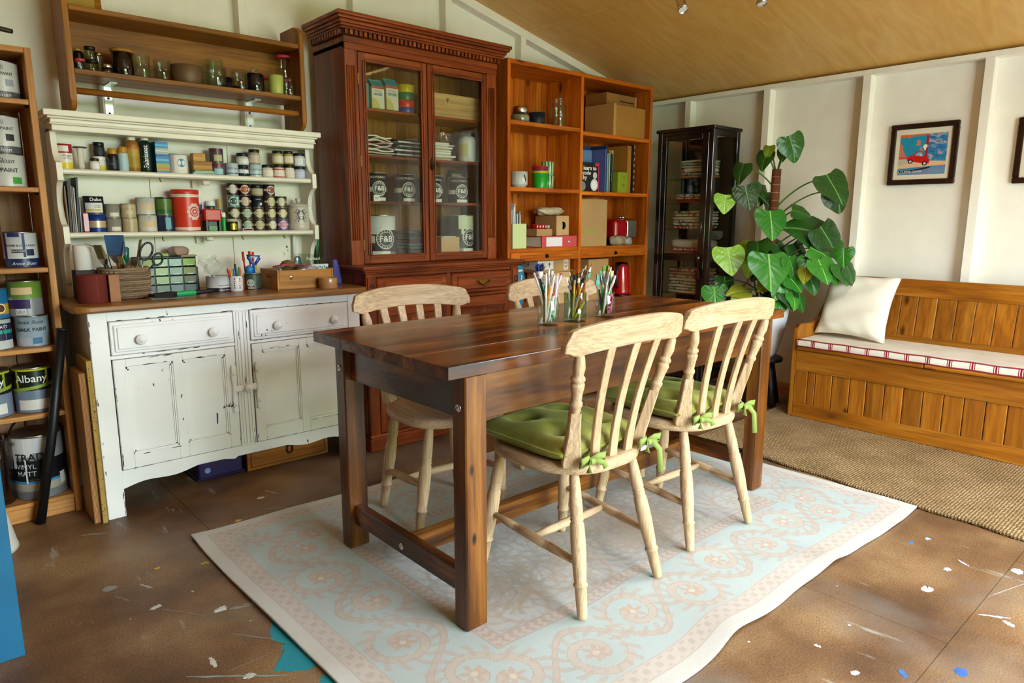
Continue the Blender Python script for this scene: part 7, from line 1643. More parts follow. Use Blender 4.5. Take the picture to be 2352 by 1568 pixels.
for k, (x_, lab) in enumerate(((1.818, 'thin teal box at the far left on the top cabinet shelf'), (1.840, 'thin teal box beside the varnish cartons'))): block('teal_box', lab, 'box', x_ - .009, x_ + .009, 3.15, 3.22, z, z + .127, P('#1c8a98', .4), .001)
zz = z
for c, h_, nm in (('#2a3f9c', .030, 'blue'), ('#c8341c', .036, 'red'), ('#1c7a54', .037, 'green'), ('#d8bf12', .038, 'yellow')):
    r_ = .047; o = lathe_thing('stacking_cup', nm + ' plastic cup in the stack of coloured cups in the cabinet', 'cup', 2.066, 3.155, zz, [(0, 0), (r_ * .93, 0), (r_ * .95, .002), (r_, h_ - .001), (r_ * .98, h_), (r_ * .92, h_ - .004), (r_ * .9, .004), (0, .004)], P(c, .35), 30, group='stack of coloured cups'); zz += h_ + .0003
o = lathe_thing('glass_disc', 'round clear glass plate standing behind the coloured cups', 'plate', 2.15, 3.29, z + .002, [(0, 0), (.06, .0), (.062, .003), (.058, .006), (0, .006)], GLASS, 36); o.rotation_euler = (PI / 2 - .12, 0, 0); o.location = (2.15, 3.29, z + .062)
# pine trays stacked in the right bay
for z0, z1, lab in ((z, z + .047, 'flat pine tray, lower of two stacked in the cabinet'), (z + .0475, z + .125, 'deep pine tray with metal catch, upper of two in the cabinet')):
    t = thing('pine_tray', lab, 'tray', (2.37, 3.19, z0), 0, 'pine trays in the cabinet'); PW = wood('pale_pine', '#d0a468', '#e0b87c', '#ecc890', 'x', .55, 12, strength=.08)
    hh = z1 - z0
    MB().box(-.175, .175, -.07, -.062, 0, hh, PW).build('front', t, bev=.002); MB().box(-.175, .175, .062, .07, 0, hh, PW).build('back', t, bev=.002); MB().box(-.175, -.167, -.062, .062, 0, hh, PW).build('end', t, bev=.002); MB().box(.167, .175, -.062, .062, 0, hh, PW).build('end', t, bev=.002); MB().box(-.167, .167, -.062, .062, 0, .006, PW).build('base', t)
    if hh > .06: MB().prism([(-.068, .045), (-.052, .045), (-.054, .058), (-.060, .050), (-.066, .058)], -.0725, -.070, P('#8a6a2c', .4, .6)).prism([(-.063, .034), (-.057, .034), (-.057, .045), (-.063, .045)], -.0725, -.070, P('#8a6a2c', .4, .6)).build('catch', t)
# piles of papers
z = CS[1]
ORDN = ('bottom', 'second lowest', 'third lowest', 'fourth lowest', 'fifth lowest', 'sixth lowest', 'seventh lowest', 'eighth lowest', 'ninth lowest', 'tenth lowest', 'eleventh lowest', 'twelfth lowest', 'thirteenth lowest')
def pile(n, x, w_, y, d, z0, cols, lab, group, jit=.012, th=.007, sag=.0):
    zz = z0
    for k in range(n):
        t = th * random.uniform(.6, 1.25); ww = w_ * random.uniform(.86, 1.0); dx = random.uniform(-jit, jit); dy = random.uniform(-.006, .006); c = cols[k % len(cols)]
        zb = zz
        def f(u, v_, ww=ww, s=sag * (1 - k / n)): return ((u - .5) * ww, (v_ - .5) * d, 0)
        o = MB().box(-ww / 2, ww / 2, -d / 2, d / 2, 0, t, P(c, .7, var=.15)).build('magazine', loc=(x + dx, y + dy, zb), rot=(0, 0, random.uniform(-.08, .08)), bev=.0012); tag(o, ORDN[k] + ' ' + lab, 'magazine', group); zz += t + .0003
    return zz
def wavy(n, x, w_, y, d, z0, cols, lab, group, name='paper_sheet'):
    zz = z0
    for k in range(n):
        t = .0105; ph = random.uniform(0, 6); am = .005 * min(1, k * .4); ww = w_ * random.uniform(.8, 1.0)
        m = MB(); f = lambda u, v_, e=0: ((u - .5) * ww, (v_ - .5) * d, e + am * (1 + math.sin(u * 7 + ph)) - .004 * k / n * abs(u - .5) * 4 + .006 * k / n)
        m.grid(lambda u, v_: f(u, v_, t * .62), 16, 4, P(cols[k % len(cols)], .75, var=.2)); m.grid(lambda u, v_: f(1 - u, v_, 0), 16, 4, P(cols[k % len(cols)], .75, var=.2))
        nu, nv = 16, 4
        for side in (0, 1): m.grid(lambda u, v_, s=side: f(u, s, t * .62 * v_), 16, 1, P(cols[k % len(cols)], .75, var=.2))
        o = m.build(name, loc=(x + random.uniform(-.012, .012), y, zz + .0004), rot=(0, 0, random.uniform(-.1, .1))); tag(o, ORDN[k] + ' ' + lab, 'paper', group); zz += t
    return zz
wavy(9, 1.888, .175, 3.20, .13, z, ['#d8d2c4', '#c8b8a4', '#e0dcd0', '#b4a890', '#d0c8c0', '#b87a6c'], 'creased paper in the left pile on the second cabinet shelf', 'creased papers in the cabinet')
pile(13, 2.085, .19, 3.21, .13, z, ['#1c1e1c', '#2a2c2a', '#d0cec4', '#1f2220', '#34383a', '#e2e0d8'], 'dark magazine in the middle pile on the second cabinet shelf', 'dark magazines in the cabinet')
pile(11, 2.262, .18, 3.20, .14, z, ['#d8d6cc', '#c0a070', '#e2dfd6', '#bcb8ac', '#e8e6de'], 'white paper pad in the pile right of the door joint', 'white pads in the cabinet', .02, .0085)
lump('cellophane_bag', 'crumpled cellophane bag on the white paper pile', 'bag', 2.352, 3.20, z + .098, .042, .035, .085, glass('cellophane', '#ecdcc8', 2.2), 3, None)
bo = lathe_thing('refill_bottle', 'fat white plastic bottle with yellowish label in the cabinet', 'bottle', 2.478, 3.165, z, [(0, 0), (.050, 0), (.054, .006), (.054, .115), (.048, .135), (.026, .146), (.02, .160), (0, .161)], P('#d0d2d4', .35), 28); MB().patch(.0548, FC - 75, FC - 5, .03, .10, P('#cfc68a', .6)).build('paper_label', bo)
lump('poly_sheet', 'thin polythene sheet rumpled over the white bottle top', 'polythene', 2.478, 3.165, z + .128, .050, .045, .055, glass('cellophane2', '#e4e8ea', 2.0), 4, None)
# dark paint tins with round badge
def badge(o, r, h, fa, f, rad, txt='F&B'):
    q = MB(); R_ = r * 1.02
    q.dot(R_, fa, f * h, rad, P('#dcdcd8', .5), 28); q.dot(R_ * 1.006, fa, f * h, rad * .90, P('#2c2a2c', .5), 28); q.dot(R_ * 1.012, fa, f * h, rad * .70, P('#dcdcd8', .5), 28); q.dot(R_ * 1.018, fa, f * h, rad * .65, P('#2c2a2c', .5), 28)
    for k in range(18):
        a = 2 * PI * k / 18; q.dot(R_ * 1.010, fa + math.degrees(rad * .80 * math.cos(a) / R_), f * h + rad * .80 * math.sin(a), rad * .06, P('#dcdcd8', .5), 6)
    text_cyl(q, txt, rad * .82, R_ * 1.024, fa, f * h, WHITE, 0, .015); q.build('round_badge', o)
z = CS[2]
cans4 = ((1.905, .060, 'farthest left'), (2.085, .060, 'second from the left'), (2.262, .060, 'third from the left'), (2.440, .060, 'farthest right'))
for x_, r_, nm in cans4:
    y_ = 3.205
    o = tin(x_, y_, z, r_, .146, 'dark aubergine paint can with round badge, %s on the cabinet shelf' % nm, '#33262e', patches=((-92, -20, .34, .50, '#e0dcce'), (-12, 52, .03, .14, '#e6e4de'), (48, 58, .35, .5, '#e0dcce')), texts=(('FARROW&BALL', .0165, 2, .84, '#d8d8d4', {'squeeze': .95}),), fa=FC, group='dark badge cans on the third cabinet shelf')
    badge(o, r_, .146, FC + 18, .45, .038)
o = block('price_tag', 'small white ticket standing at the left of the third cabinet shelf', 'ticket', 1.838, 1.872, 3.118, 3.122, z, z + .032, PAPER, .0003); sign(o, [('547', .016, face_y(0, -.0023, .016), P('#2a2a2a', .6), {})])
o = thing('photo_stand', 'dark picture frame standing behind the last can in the cabinet', 'frame', (2.50, 3.30, z)); MB().box(-.055, .055, -.006, .006, 0, .018, DARK).box(-.055, .055, -.006, .006, .172, .19, DARK).box(-.055, -.037, -.006, .006, .018, .172, DARK).box(.037, .055, -.006, .006, .018, .172, DARK).build('frame', o); MB().box(-.037, .037, -.002, .004, .018, .172, P('#c8b48a', .6)).build('mount', o)
z = .962
o = tin(1.905, 3.185, z, .083, .205, 'large white-splashed paint can with round badge, lower left in the cabinet', '#3a2a34', bands=((.62, .97, '#dcdcdc'), (.0, .08, '#8a7a80')), patches=((-92, -15, .30, .48, '#d8cfc4'), (-25, 40, .0, .10, '#e6e4de'), (-90, -30, .48, .80, '#e2e2e2'), (-30, 10, .52, .70, '#d4d4d6')), fa=FC); badge(o, .083, .205, FC + 24, .40, .052)
o = tin(2.440, 3.205, z, .086, .207, 'large paint can with cream drips and round badge at the bottom right of the cabinet', '#2a2628', bands=((.0, .10, '#8a7a80'),), patches=((-5, 78, .62, .97, '#cfd2b4'), (5, 16, .48, .64, '#cfd2b4'), (24, 30, .40, .64, '#cfd2b4'), (42, 52, .52, .64, '#cfd2b4'), (60, 70, .45, .64, '#cfd2b4'), (12, 66, .0, .10, '#e6e4de')), fa=FC); badge(o, .086, .207, FC + 42, .40, .05)
def cloth_stack(x, y, z0, specs, w_, d, labf, group, rz=0.0, axis=0):
    zz = z0
    for k, (h_, c, desc) in enumerate(specs):
        n = 14; ww = w_ * random.uniform(.93, 1.0); dd = d * random.uniform(.93, 1.0); ph = random.uniform(0, 6)
        mat = c if not isinstance(c, str) else P(c, .9, var=.18)
        def f(u, v_):
            a = 2 * PI * u; cs_, sn = math.cos(a), math.sin(a); ex = math.copysign(abs(cs_) ** .28, cs_); ey = math.copysign(abs(sn) ** .28, sn)
            t = v_ * PI; r_ = math.sin(t) ** .22 if 0 < t < PI else 0
            bulge = .94 + .06 * math.sin(t)
            return (ex * ww / 2 * r_ * bulge, ey * dd / 2 * r_ * bulge, h_ / 2 * (1 - math.copysign(abs(math.cos(t)) ** .5, math.cos(t))) + .0018 * math.sin(a * 3 + ph) * r_)
        o = MB().grid(f, 40, 10, mat).build('folded_cloth', loc=(x, y, zz + .002), rot=(0, 0, rz + random.uniform(-.03, .03))); tag(o, labf % desc, 'folded cloth', group); zz += h_ + .0005
    return zz
cloth_stack(2.120, 3.22, z, [(.020, '#3c4a48', 'bottom'), (.018, '#4a6a60', 'second'), (.016, '#5c7a80', 'third'), (.016, '#6a3a3c', 'wine red fourth'), (.016, '#54626a', 'fifth'), (.016, '#3a3c40', 'sixth'), (.016, '#585c5e', 'top')], .125, .16, '%s dark folded cloth in the stack between the big cans', 'dark cloths in the cabinet')
bx_ = thing('open_carton', 'small open cardboard box in the bottom of the cabinet', 'box', (2.295, 3.135, z)); MB().box(-.062, .062, -.045, .045, 0, .003, CARD2).box(-.062, .062, -.045, -.042, 0, .086, CARD2).box(-.062, .062, .042, .045, 0, .086, CARD2).box(-.062, -.059, -.042, .042, 0, .086, CARD2).box(.059, .062, -.042, .042, 0, .086, CARD2).build('carton', bx_)
pile(5, 2.295, .105, 3.135, .07, z + .0525, ['#c8ccd0', '#5a7a8a', '#d8d8d8', '#4a5a6a'], 'leaflet in the small open cardboard box', 'leaflets in the small box', .003, .008)
lump('box_filler', 'grey filler under the leaflets in the small box', 'filler', 2.295, 3.135, z + .003, .05, .035, .048, P('#8a8a8a', .8), 3, None)

# ---------------------------------------------------------------- things on the orange bookcase, left bay
FD = -133.0; z = 1.703
j_ = lathe_thing('grain_jar', 'squat glass jar of seeds with silver lid on the bookcase', 'jar', 2.860, 3.145, z, [(0, 0), (.054, 0), (.060, .008), (.060, .042), (.046, .062), (.046, .066), (.044, .066), (.044, .062), (.057, .040), (.057, .008), (0, .006)], GLASS, 32); MB().lathe([(0, .007), (.056, .008), (.0565, .04), (.05, .05), (0, .052)], P('#a8a08a', .8, var=.7), 28).build('contents', j_); MB().lathe([(.047, .060), (.049, .062), (.050, .082), (.047, .094), (.044, .097), (0, .097)], CHROME, 30).build('lid', j_)
lathe_thing('navy_bowl', 'dark navy straight bowl between the seed jar and tall glass jar', 'bowl', 3.028, 3.175, z, [(0, 0), (.046, 0), (.049, .004), (.0525, .082), (.050, .082), (.046, .008), (0, .008)], P('#12202a', .5), 32)
tj = lathe_thing('tall_glass_jar', 'tall empty glass storage jar with glass lid on the bookcase', 'jar', 3.185, 3.145, z, [(0, 0), (.050, 0), (.053, .008), (.053, .128), (.046, .148), (.042, .152), (.040, .15), (.050, .126), (.050, .01), (0, .008)], GLASS, 32); MB().lathe([(.043, .152), (.046, .156), (.046, .164), (.042, .168), (.044, .172), (.044, .182), (.040, .187), (0, .187)], GLASS, 28).build('lid', tj)
z = 1.330
wp_ = lathe_thing('white_pot', 'grey-white mug-shaped pot with bee motif on the bookcase', 'pot', 2.835, 3.125, z, [(0, 0), (.040, 0), (.042, .004), (.042, .012), (.050, .016), (.0525, .022), (.0525, .094), (.050, .094), (.048, .02), (0, .016)], P('#c2c4be', .35), 32)
q = MB(); R_ = .0528
for da, dz, r_, c in ((40, .070, .006, '#2a2418'), (44, .060, .007, '#2a2418'), (48, .050, .007, '#2a2418'), (52, .042, .006, '#2a2418'), (34, .052, .009, '#e8e6de'), (36, .040, .008, '#e8e6de')): q.dot(R_, FD + da, dz, r_, P(c, .5), 12)
q.build('bee_motif', wp_)
zz = z
for k, (c, nm, h_) in enumerate((('#1fa02a', 'bright green', .090), ('#d8b81c', 'yellow', .085), ('#7a2a6a', 'purple', .085), ('#b01c2c', 'crimson', .085))):
    dz = (0, .018, .030, .044)[k]; r0, r1 = .042, .050
    o = lathe_thing('metal_bucket', nm + ' little metal bucket in the nested stack on the bookcase', 'bucket', 3.000, 3.115, z + dz + k * .0006, [(0, 0), (r0 - .002 * 0, 0), (r0, .002), (r1, h_ - .004), (r1 + .0025, h_ - .002), (r1 + .0025, h_ + .001), (r1 - .001, h_), (r0 - .002, .004), (0, .004)], P(c, .3, coat=.3), 30, group='nested little buckets')
    if k == 0: MB().lathe([(.0472, .060), (.0482, .062), (.0474, .064)], P(c, .3, coat=.3), 30).build('raised_ring', o)
def stripes():
    m, nt, b = newmat('green_striped_glaze'); v, _ = objcoord(nt, (1, 1, 1), False); sp_ = N(nt, 'ShaderNodeSeparateXYZ'); nt.links.new(v, sp_.inputs[0])
    at = N(nt, 'ShaderNodeMath', operation='ARCTAN2'); nt.links.new(sp_.outputs[1], at.inputs[0]); nt.links.new(sp_.outputs[0], at.inputs[1])
    n = N(nt, 'ShaderNodeTexNoise', i_Scale=25.0); nt.links.new(v, n.inputs['Vector']); ma = N(nt, 'ShaderNodeMath', operation='MULTIPLY_ADD'); ma.inputs[1].default_value = .25; nt.links.new(n.outputs[0], ma.inputs[0]); nt.links.new(at.outputs[0], ma.inputs[2])
    pg = N(nt, 'ShaderNodeMath', operation='PINGPONG'); pg.inputs[1].default_value = .26; nt.links.new(ma.outputs[0], pg.inputs[0])
    rp = ramp(nt, [(.10, hx('#2f8a3c')), (.17, hx('#a8cfa0')), (.22, hx('#e6ead8'))]); nt.links.new(pg.outputs[0], rp.inputs[0]); nt.links.new(rp.outputs[0], b.inputs['Base Color']); b.inputs['Roughness'].default_value = .3
    return m
STR = stripes()
for k, nm in ((0, 'lower'), (1, 'upper')):
    lathe_thing('striped_cup', 'green and white striped cup, %s of two stacked on the bookcase' % nm, 'cup', 3.135, 3.185, z + k * .0855, [(0, 0), (.032, 0), (.036, .003), (.042, .085), (.040, .085), (.034, .008), (0, .008)], STR, 30, group='striped cups')
o = block('black_strap', 'thin black strap hanging at the left inside the bookcase', 'strap', 2.6895, 2.694, 3.16, 3.18, 1.43, 1.55, BLACK, .001); MB().tube([(-.003, 0, .118), (.0, 0, .123), (.001, 0, .126)], .002, IRON, 6).build('nail', o)
z = .974
mf = thing('magazine_file', 'pale green card magazine file full of papers on the bookcase', 'magazine file', (2.775, 3.165, z)); LG = P('#ccd69a', .6)
MB().box(-.055, .055, -.115, -.112, 0, .145, LG).box(-.055, .055, .112, .115, 0, .145, LG).box(-.055, -.052, -.112, .112, 0, .145, LG).box(.052, .055, -.112, .112, 0, .145, LG).box(-.052, .052, -.112, .112, 0, .003, LG).build('file', mf)
for k, (dx, h_, c, lab) in enumerate(((-.042, .235, '#e2e2e6', 'white'), (-.030, .225, '#b8b4b0', 'grey'), (-.018, .24, '#d8dade', 'pale'), (-.002, .26, '#e8e8ee', 'tall white'), (.014, .20, '#c8ccd4', 'bluish'), (.028, .215, '#9a9ea4', 'slate grey'), (.040, .195, '#dcdce0', 'short white'))):
    o = MB().box(-.003, .003, -.08, .08, 0, h_, P(c, .7)).build('paper_wallet', loc=(2.775 + dx, 3.165, z + .0035), rot=(0, .02 * (k % 3 - 1), 0)); tag(o, '%s paper wallet standing in the green magazine file' % lab, 'paper', 'papers in the magazine file')
rf = thing('ring_binder', 'red lever arch file lying on its side with white spine label', 'binder', (3.105, 3.165, z)); RD = P('#b81c28', .4)
MB().box(-.155, .155, -.125, -.122, 0, .069, P('#cf4a50', .45)).box(-.155, .155, -.122, .125, 0, .003, RD).box(-.155, .155, -.122, .125, .066, .069, RD).build('cover', rf, bev=.001); MB().box(-.15, .15, -.11, .12, .004, .064, PAPER).build('pages', rf)
MB().box(-.118, .022, -.1262, -.1252, .006, .062, P('#ecdfe2', .7)).build('spine_label', rf); MB().lathe([(.007, 0), (.0105, 0), (.0105, .0015), (.007, .0015), (.007, 0)], CHROME, 20, Matrix.Translation((.085, -.125, .034)) @ Matrix.Rotation(PI / 2, 4, 'X')).build('finger_ring', rf); MB().lathe([(0, 0), (.007, 0), (0, .0003)], P('#e8e4e4', .5), 16, Matrix.Translation((.085, -.1252, .034)) @ Matrix.Rotation(PI / 2, 4, 'X')).build('finger_hole', rf)
o = block('brown_box', 'small flat brown box on the red lever arch file', 'box', 2.925, 3.058, 3.06, 3.16, z + .0695, z + .113, CARD, .001)
st_ = thing('red_rubber_stamps', 'row of red letter stamps on the small brown box', 'stamps', (2.995, 3.10, z + .1135))
for k in range(5): MB().box(-.055 + k * .024, -.037 + k * .024, -.022, .018, 0, .030 - .002 * k, P('#b81a1c', .35) if k != 4 else P('#8a8a8e', .4)).build('stamp_block', st_, bev=.003); MB().box(-.051 + k * .024, -.041 + k * .024, -.0232, -.0222, .008, .020, P('#dcd0cc', .5)).build('stamp_face', st_)
gn = MB().tube([(0, 0, 0), (.004, 0, .02), (.0, 0, .036), (-.014, 0, .048), (-.022, 0, .050)], [.017, .014, .010, .006, .003], P('#c2201c', .6), 12).build('red_gnome_hat', loc=(2.918, 3.19, z + .0695 + .020)); tag(gn, 'pointed red felt hat behind the stamps', 'felt hat')
MB().lathe([(0, -.0198), (.018, -.0198), (.019, .0), (.015, .004), (0, .004)], P('#c2201c', .6), 16).build('brim', gn)
g2 = MB().tube([(0, 0, .0), (.004, 0, .03), (-.004, 0, .06), (-.014, 0, .075)], [.02, .017, .010, .004], P('#8a1420', .6), 12).build('red_gnome_hat', loc=(2.985, 3.20, z + .0695)); tag(g2, 'darker red felt hat beside the cardboard box with a hole', 'felt hat')
hb = thing('holed_box', 'tall cardboard box with a round hole in its front on the red file', 'box', (3.160, 3.165, z + .0695))
fr_ = MB(); n = 24; e = -.095; W2, H2 = .058, .126; cz_ = .063
ring_ = [(.022 * math.cos(2 * PI * i / n) + .006, cz_ + .024 * math.sin(2 * PI * i / n)) for i in range(n)]
outr = []
for i in range(n):
    a = 2 * PI * i / n; c, s = math.cos(a), math.sin(a); k = 1 / max(abs(c) / W2, abs(s) / (H2 / 2)); outr.append((k * c, cz_ + k * s))
fr_.add([(a, e, b_) for a, b_ in ring_] + [(a, e, b_) for a, b_ in outr], [(i, n + i, n + (i + 1) % n, (i + 1) % n) for i in range(n)], CARD2)
fr_.box(-W2, -W2 + .002, e, .095, 0, H2, CARD).box(W2 - .002, W2, e, .095, 0, H2, CARD).box(-W2, W2, e, .095, H2 - .002, H2, CARD).box(-W2, W2, e, .095, 0, .002, CARD).box(-W2, W2, .093, .095, 0, H2, CARD).build('carton', hb)
lump('white_wrap', 'pale wrapping seen through the hole of the cardboard box', 'wrapping', 3.165, 3.12, z + .0725, .035, .03, .09, P('#a8ac9c', .7), 3, None)
lump('cloth_bag', 'limp pale plastic bag lying on the holed cardboard box', 'plastic bag', 3.135, 3.175, z + .196, .115, .05, .05, P('#c8b89c', .4, var=.2), 3, None)
# lower left bay
z = .610
b1 = block('carton', 'plain cardboard carton under the tile box in the lower left bay', 'box', 3.07, 3.255, 3.06, 3.30, z, z + .205, CARD2, .001)
tbx = thing('tile_box', 'cardboard box marked with red arrows in the lower left bay', 'box', (3.10, 3.185, z + .2055)); RW = P('#a02028', .6)
MB().box(-.145, .145, -.105, .115, 0, .080, CARD).build('carton', tbx, bev=.001)
for bb4 in ((-.146, -.010, -.1065, -.1052, .020, .072), (.085, .125, -.1065, -.1052, .012, .078), (-.1462, -.1450, -.1052, .08, .020, .072)): MB().box(*bb4, P('#d8d2c8', .7)).build('paper_strip', tbx)
q = MB()
def arrow(M): q.add([(-.011, 0, 0), (.011, 0, 0), (0, .018, 0), (-.003, 0, 0), (.003, 0, 0), (.003, -.016, 0), (-.003, -.016, 0)], [(0, 1, 2), (3, 6, 5, 4)], RW, False, M)
arrow(face_y(-.045, -.107, .048)); arrow(face_x(-.1467, -.02, .048)); arrow(face_x(-.1467, .06, .048))
text_flat(q, 'THIS', .017, face_y(-.105, -.107, .056), RW, bold=.01); text_flat(q, 'WAY UP', .017, face_y(-.105, -.107, .038), RW, bold=.01); text_flat(q, 'ILE', .034, face_y(.105, -.107, .045, PI / 2), RW, bold=.02)
text_flat(q, 'THIS', .017, face_x(-.1467, .02, .056), RW, bold=.01); text_flat(q, 'WAY UP', .017, face_x(-.1467, .02, .038), RW, bold=.01); q.build('lettering', tbx)
bp_ = lathe_thing('blue_pot', 'blue and white streaky glazed pot at the left of the lower bay', 'pot', 2.785, 3.125, z, [(0, 0), (.06, 0), (.066, .01), (.075, .10), (.078, .18), (.066, .225), (.062, .235), (.068, .262), (.064, .262), (.058, .235), (0, .23)], P('#2f7fa0', .25), 34)
q = MB()
for k in range(28):
    a = k * 360 / 28; q.patch(.0792, a, a + 6, .11, .205 - .02 * (k % 3), P('#b4d4d8' if k % 2 else '#1c4f78', .3), 2)
q.lathe([(.0665, .226), (.0630, .2365)], P('#c8dcdc', .3), 30); q.build('glaze_streaks', bp_)
# right bay
z = 1.688
cb_ = thing('brown_carton', 'big brown carton with open flap on the upper right bookcase shelf', 'box', (3.755, 3.165, z), .04)
MB().box(-.175, .175, -.12, .12, 0, .195, P('#a8742c', .8, var=.12)).build('carton', cb_, bev=.002); MB().box(-.178, -.174, -.124, .12, .0, .20, P('#b98a4c', .8)).box(-.176, -.15, -.1235, -.121, .0, .20, P('#b98a4c', .8)).build('torn_flap', cb_, bev=.001)
fb = thing('flat_box', 'flat brown storage box with dark slots on top of the big carton', 'box', (3.775, 3.205, z + .1955), .04); MB().box(-.16, .165, -.07, .11, 0, .088, P('#96682c', .8, var=.1)).build('carton', fb, bev=.001); MB().box(-.02, .14, -.0712, -.0702, .040, .048, DARK).box(.158, .166, -.0715, .0, .0, .089, P('#c8b088', .6)).build('dark_slot', fb)
z = 1.322
def book(x0, x1, y0, d, h_, col, label, pages=True, texts=(), lean=0.0):
    t = x1 - x0; c = thing('book', label, 'book', ((x0 + x1) / 2, y0 + d / 2, z), 0, 'books on the right bay'); c.rotation_euler = (0, lean, 0)
    m = P(col, .45) if isinstance(col, str) else col; a = t / 2; b_ = d / 2; cv = min(.002, t * .2)
    MB().box(-a, -a + cv, -b_, b_, 0, h_, m).box(a - cv, a, -b_, b_, 0, h_, m).box(-a, a, -b_, -b_ + cv, 0, h_, m).build('cover', c)
    MB().box(-a + cv, a - cv, -b_ + cv, b_ - .003, .002, h_ - .003, PAPER).build('page_block', c)
    if texts: sign(c, [(t_, s_, face_y(dx, -b_ - .0006, zz) @ Matrix.Rotation(ro, 4, 'Z'), P(cc, .5), {'bold': .01}) for t_, s_, dx, zz, ro, cc in texts])
    return c
cd = thing('coding_book', 'black book with white lettering standing face out on the bookcase', 'book', (3.425, 3.105, z), -.10, 'books on the right bay')
MB().box(-.085, .085, -.012, .012, 0, .186, P('#101014', .4)).build('cover', cd); MB().box(-.083, .086, -.010, .010, .002, .184, PAPER).build('page_block', cd); MB().box(.078, .0853, -.0124, -.0118, .0, .186, P('#c02a5a', .4)).box(.05, .085, -.0126, -.0118, .165, .186, P('#c8283c', .4)).build('pink_edge', cd)
sign(cd, [('learn to', .036, face_y(.005, -.0129, .150), WHITE, {'bold': .02}), ('code', .036, face_y(-.022, -.0129, .120), WHITE, {'bold': .02}), ('by', .036, face_y(-.038, -.0129, .090), WHITE, {'bold': .02})])
q = MB()
for cx_, cz2, r_, c, dd in ((.045, .045, .032, '#d8d8dc', .0127), (.045, .045, .022, '#eeeeee', .0130), (-.055, .035, .025, '#7a8a90', .0127), (.050, .105, .018, '#c8c8cc', .0127)):
    q.add([(cx_, -dd, cz2)] + [(cx_ + r_ * math.cos(2 * PI * i / 20), -dd, cz2 + r_ * 1.2 * math.sin(2 * PI * i / 20)) for i in range(20)], [(0, i + 1, (i + 1) % 20 + 1) for i in range(20)], P(c, .5))
q.build('cover_drawing', cd)
o = book(3.535, 3.551, 3.06, .25, .275, '#5a66a8', 'lilac-blue folder standing behind the black coding book'); 
def wide_board(x0, x1, y_, h_, c, lab): return block('folder', lab, 'folder', x0, x1, y_, y_ + .006, z, z + h_, P(c, .45), .001)
wide_board(3.36, 3.525, 3.165, .272, '#5f82ac', 'pale blue folder facing out behind the coding book'); wide_board(3.34, 3.535, 3.185, .300, '#1c3a64', 'dark blue folder facing out, tallest behind the coding book')
book(3.556, 3.572, 3.07, .22, .30, '#1b3f70', 'navy binder with its spine to the room'); book(3.574, 3.590, 3.075, .20, .245, '#7cc0b4', 'thin mint green book on the bookcase'); book(3.592, 3.602, 3.07, .2, .245, '#d2ccb0', 'cream thin book beside the mint one'); book(3.604, 3.616, 3.08, .2, .255, '#e2e2de', 'thin white book between cream and teal books')
book(3.619, 3.641, 3.08, .2, .25, '#16343c', 'dark teal book with a red base mark', texts=(('---- -----', .016, 0, .10, -PI / 2, '#d8d8d8'),)); book(3.644, 3.690, 3.13, .18, .262, '#15151a', 'black book with white patterned spine frame', texts=(('o x o x o', .03, 0, .17, -PI / 2, '#c8c0c0'),))
book(3.693, 3.715, 3.16, .16, .285, '#a8862c', 'ochre tall book behind the green box'); book(3.718, 3.740, 3.16, .16, .285, '#c2b884', 'pale yellow tall book behind the green box')
gb = block('green_card_box', 'olive green upright card box with a dark symbol', 'box', 3.690, 3.790, 3.075, 3.15, z, z + .138, P('#8c9a24', .5), .001); sign(gb, [('+', .04, face_y(.015, -.038, .10), P('#3a4210', .6), {}), ('o', .045, face_y(.012, -.038, .055), P('#3a4210', .6), {})])
book(3.800, 3.846, 3.09, .20, .318, '#a9742a', 'tall tan hardback with dark title band', texts=(('--', .03, 0, .30, 0, '#3a2410'),)); bk3 = book(3.850, 3.874, 3.09, .21, .325, '#101012', 'black wire-bound book at the right of the row')
q = MB()
for k in range(8): q.tube([(.006, -.108, .02 + k * .04), (.010, -.113, .03 + k * .04), (.006, -.108, .04 + k * .04)], .0018, WHITE, 5)
q.build('wire_binding', bk3)
z = .972
bb = thing('tall_carton', 'tall kraft cardboard box with green print on the bookcase', 'box', (3.425, 3.165, z)); KR = P('#b08a5a', .85, var=.08)
MB().box(-.125, .125, -.125, .12, 0, .300, KR).build('carton', bb, bev=.0015); MB().prism([(-.12, .302), (.0, .307), (.12, .304), (.12, .301), (-.12, .300)], -.10, .10, KR).build('top_flap', bb)
sign(bb, [('Organic', .036, face_y(-.045, -.1258, .105), P('#8aa82c', .7), {'shear': .2})]); MB().box(-.115, .0, -.1262, -.1256, .086, .089, P('#8aa82c', .7)).build('green_line', bb)
to = thing('toaster', 'red and chrome toaster lying with its round end to the room', 'toaster', (3.815, 3.18, z)); TR = P('#9c0f18', .2, coat=.5)
MB().box(-.115, .08, -.085, .10, .035, .175, TR).build('red_shell', to, bev=.03, seg=4); MB().box(.0, .115, -.088, .09, .030, .180, CHROME).build('chrome_band', to, bev=.028, seg=4); MB().box(.02, .11, -.092, -.087, .050, .165, P('#9a9c98', .35, .8, var=.4)).build('end_plate', to, bev=.012, seg=2); MB().box(-.09, .09, -.07, .08, .0, .036, BLACK).build('foot', to, bev=.004)
for dx in (.0, .03): MB().lathe([(0, 0), (.010, 0), (.012, .01), (.007, .018), (0, .02)], CHROME, 14, Matrix.Translation((dx, -.03, .178))).build('knob', to)
lump('wrapped_bundle', 'crumpled brown and white paper bundle in front of the toaster', 'paper bundle', 3.700, 3.065, z, .078, .03, .062, P('#a89478', .7, var=.6), 4, None); lump('crumpled_bag', 'crumpled white and black plastic bag right of the paper bundle', 'plastic bag', 3.800, 3.062, z, .035, .025, .05, P('#c8c8c4', .3, var=.6), 5, None)
z = .610
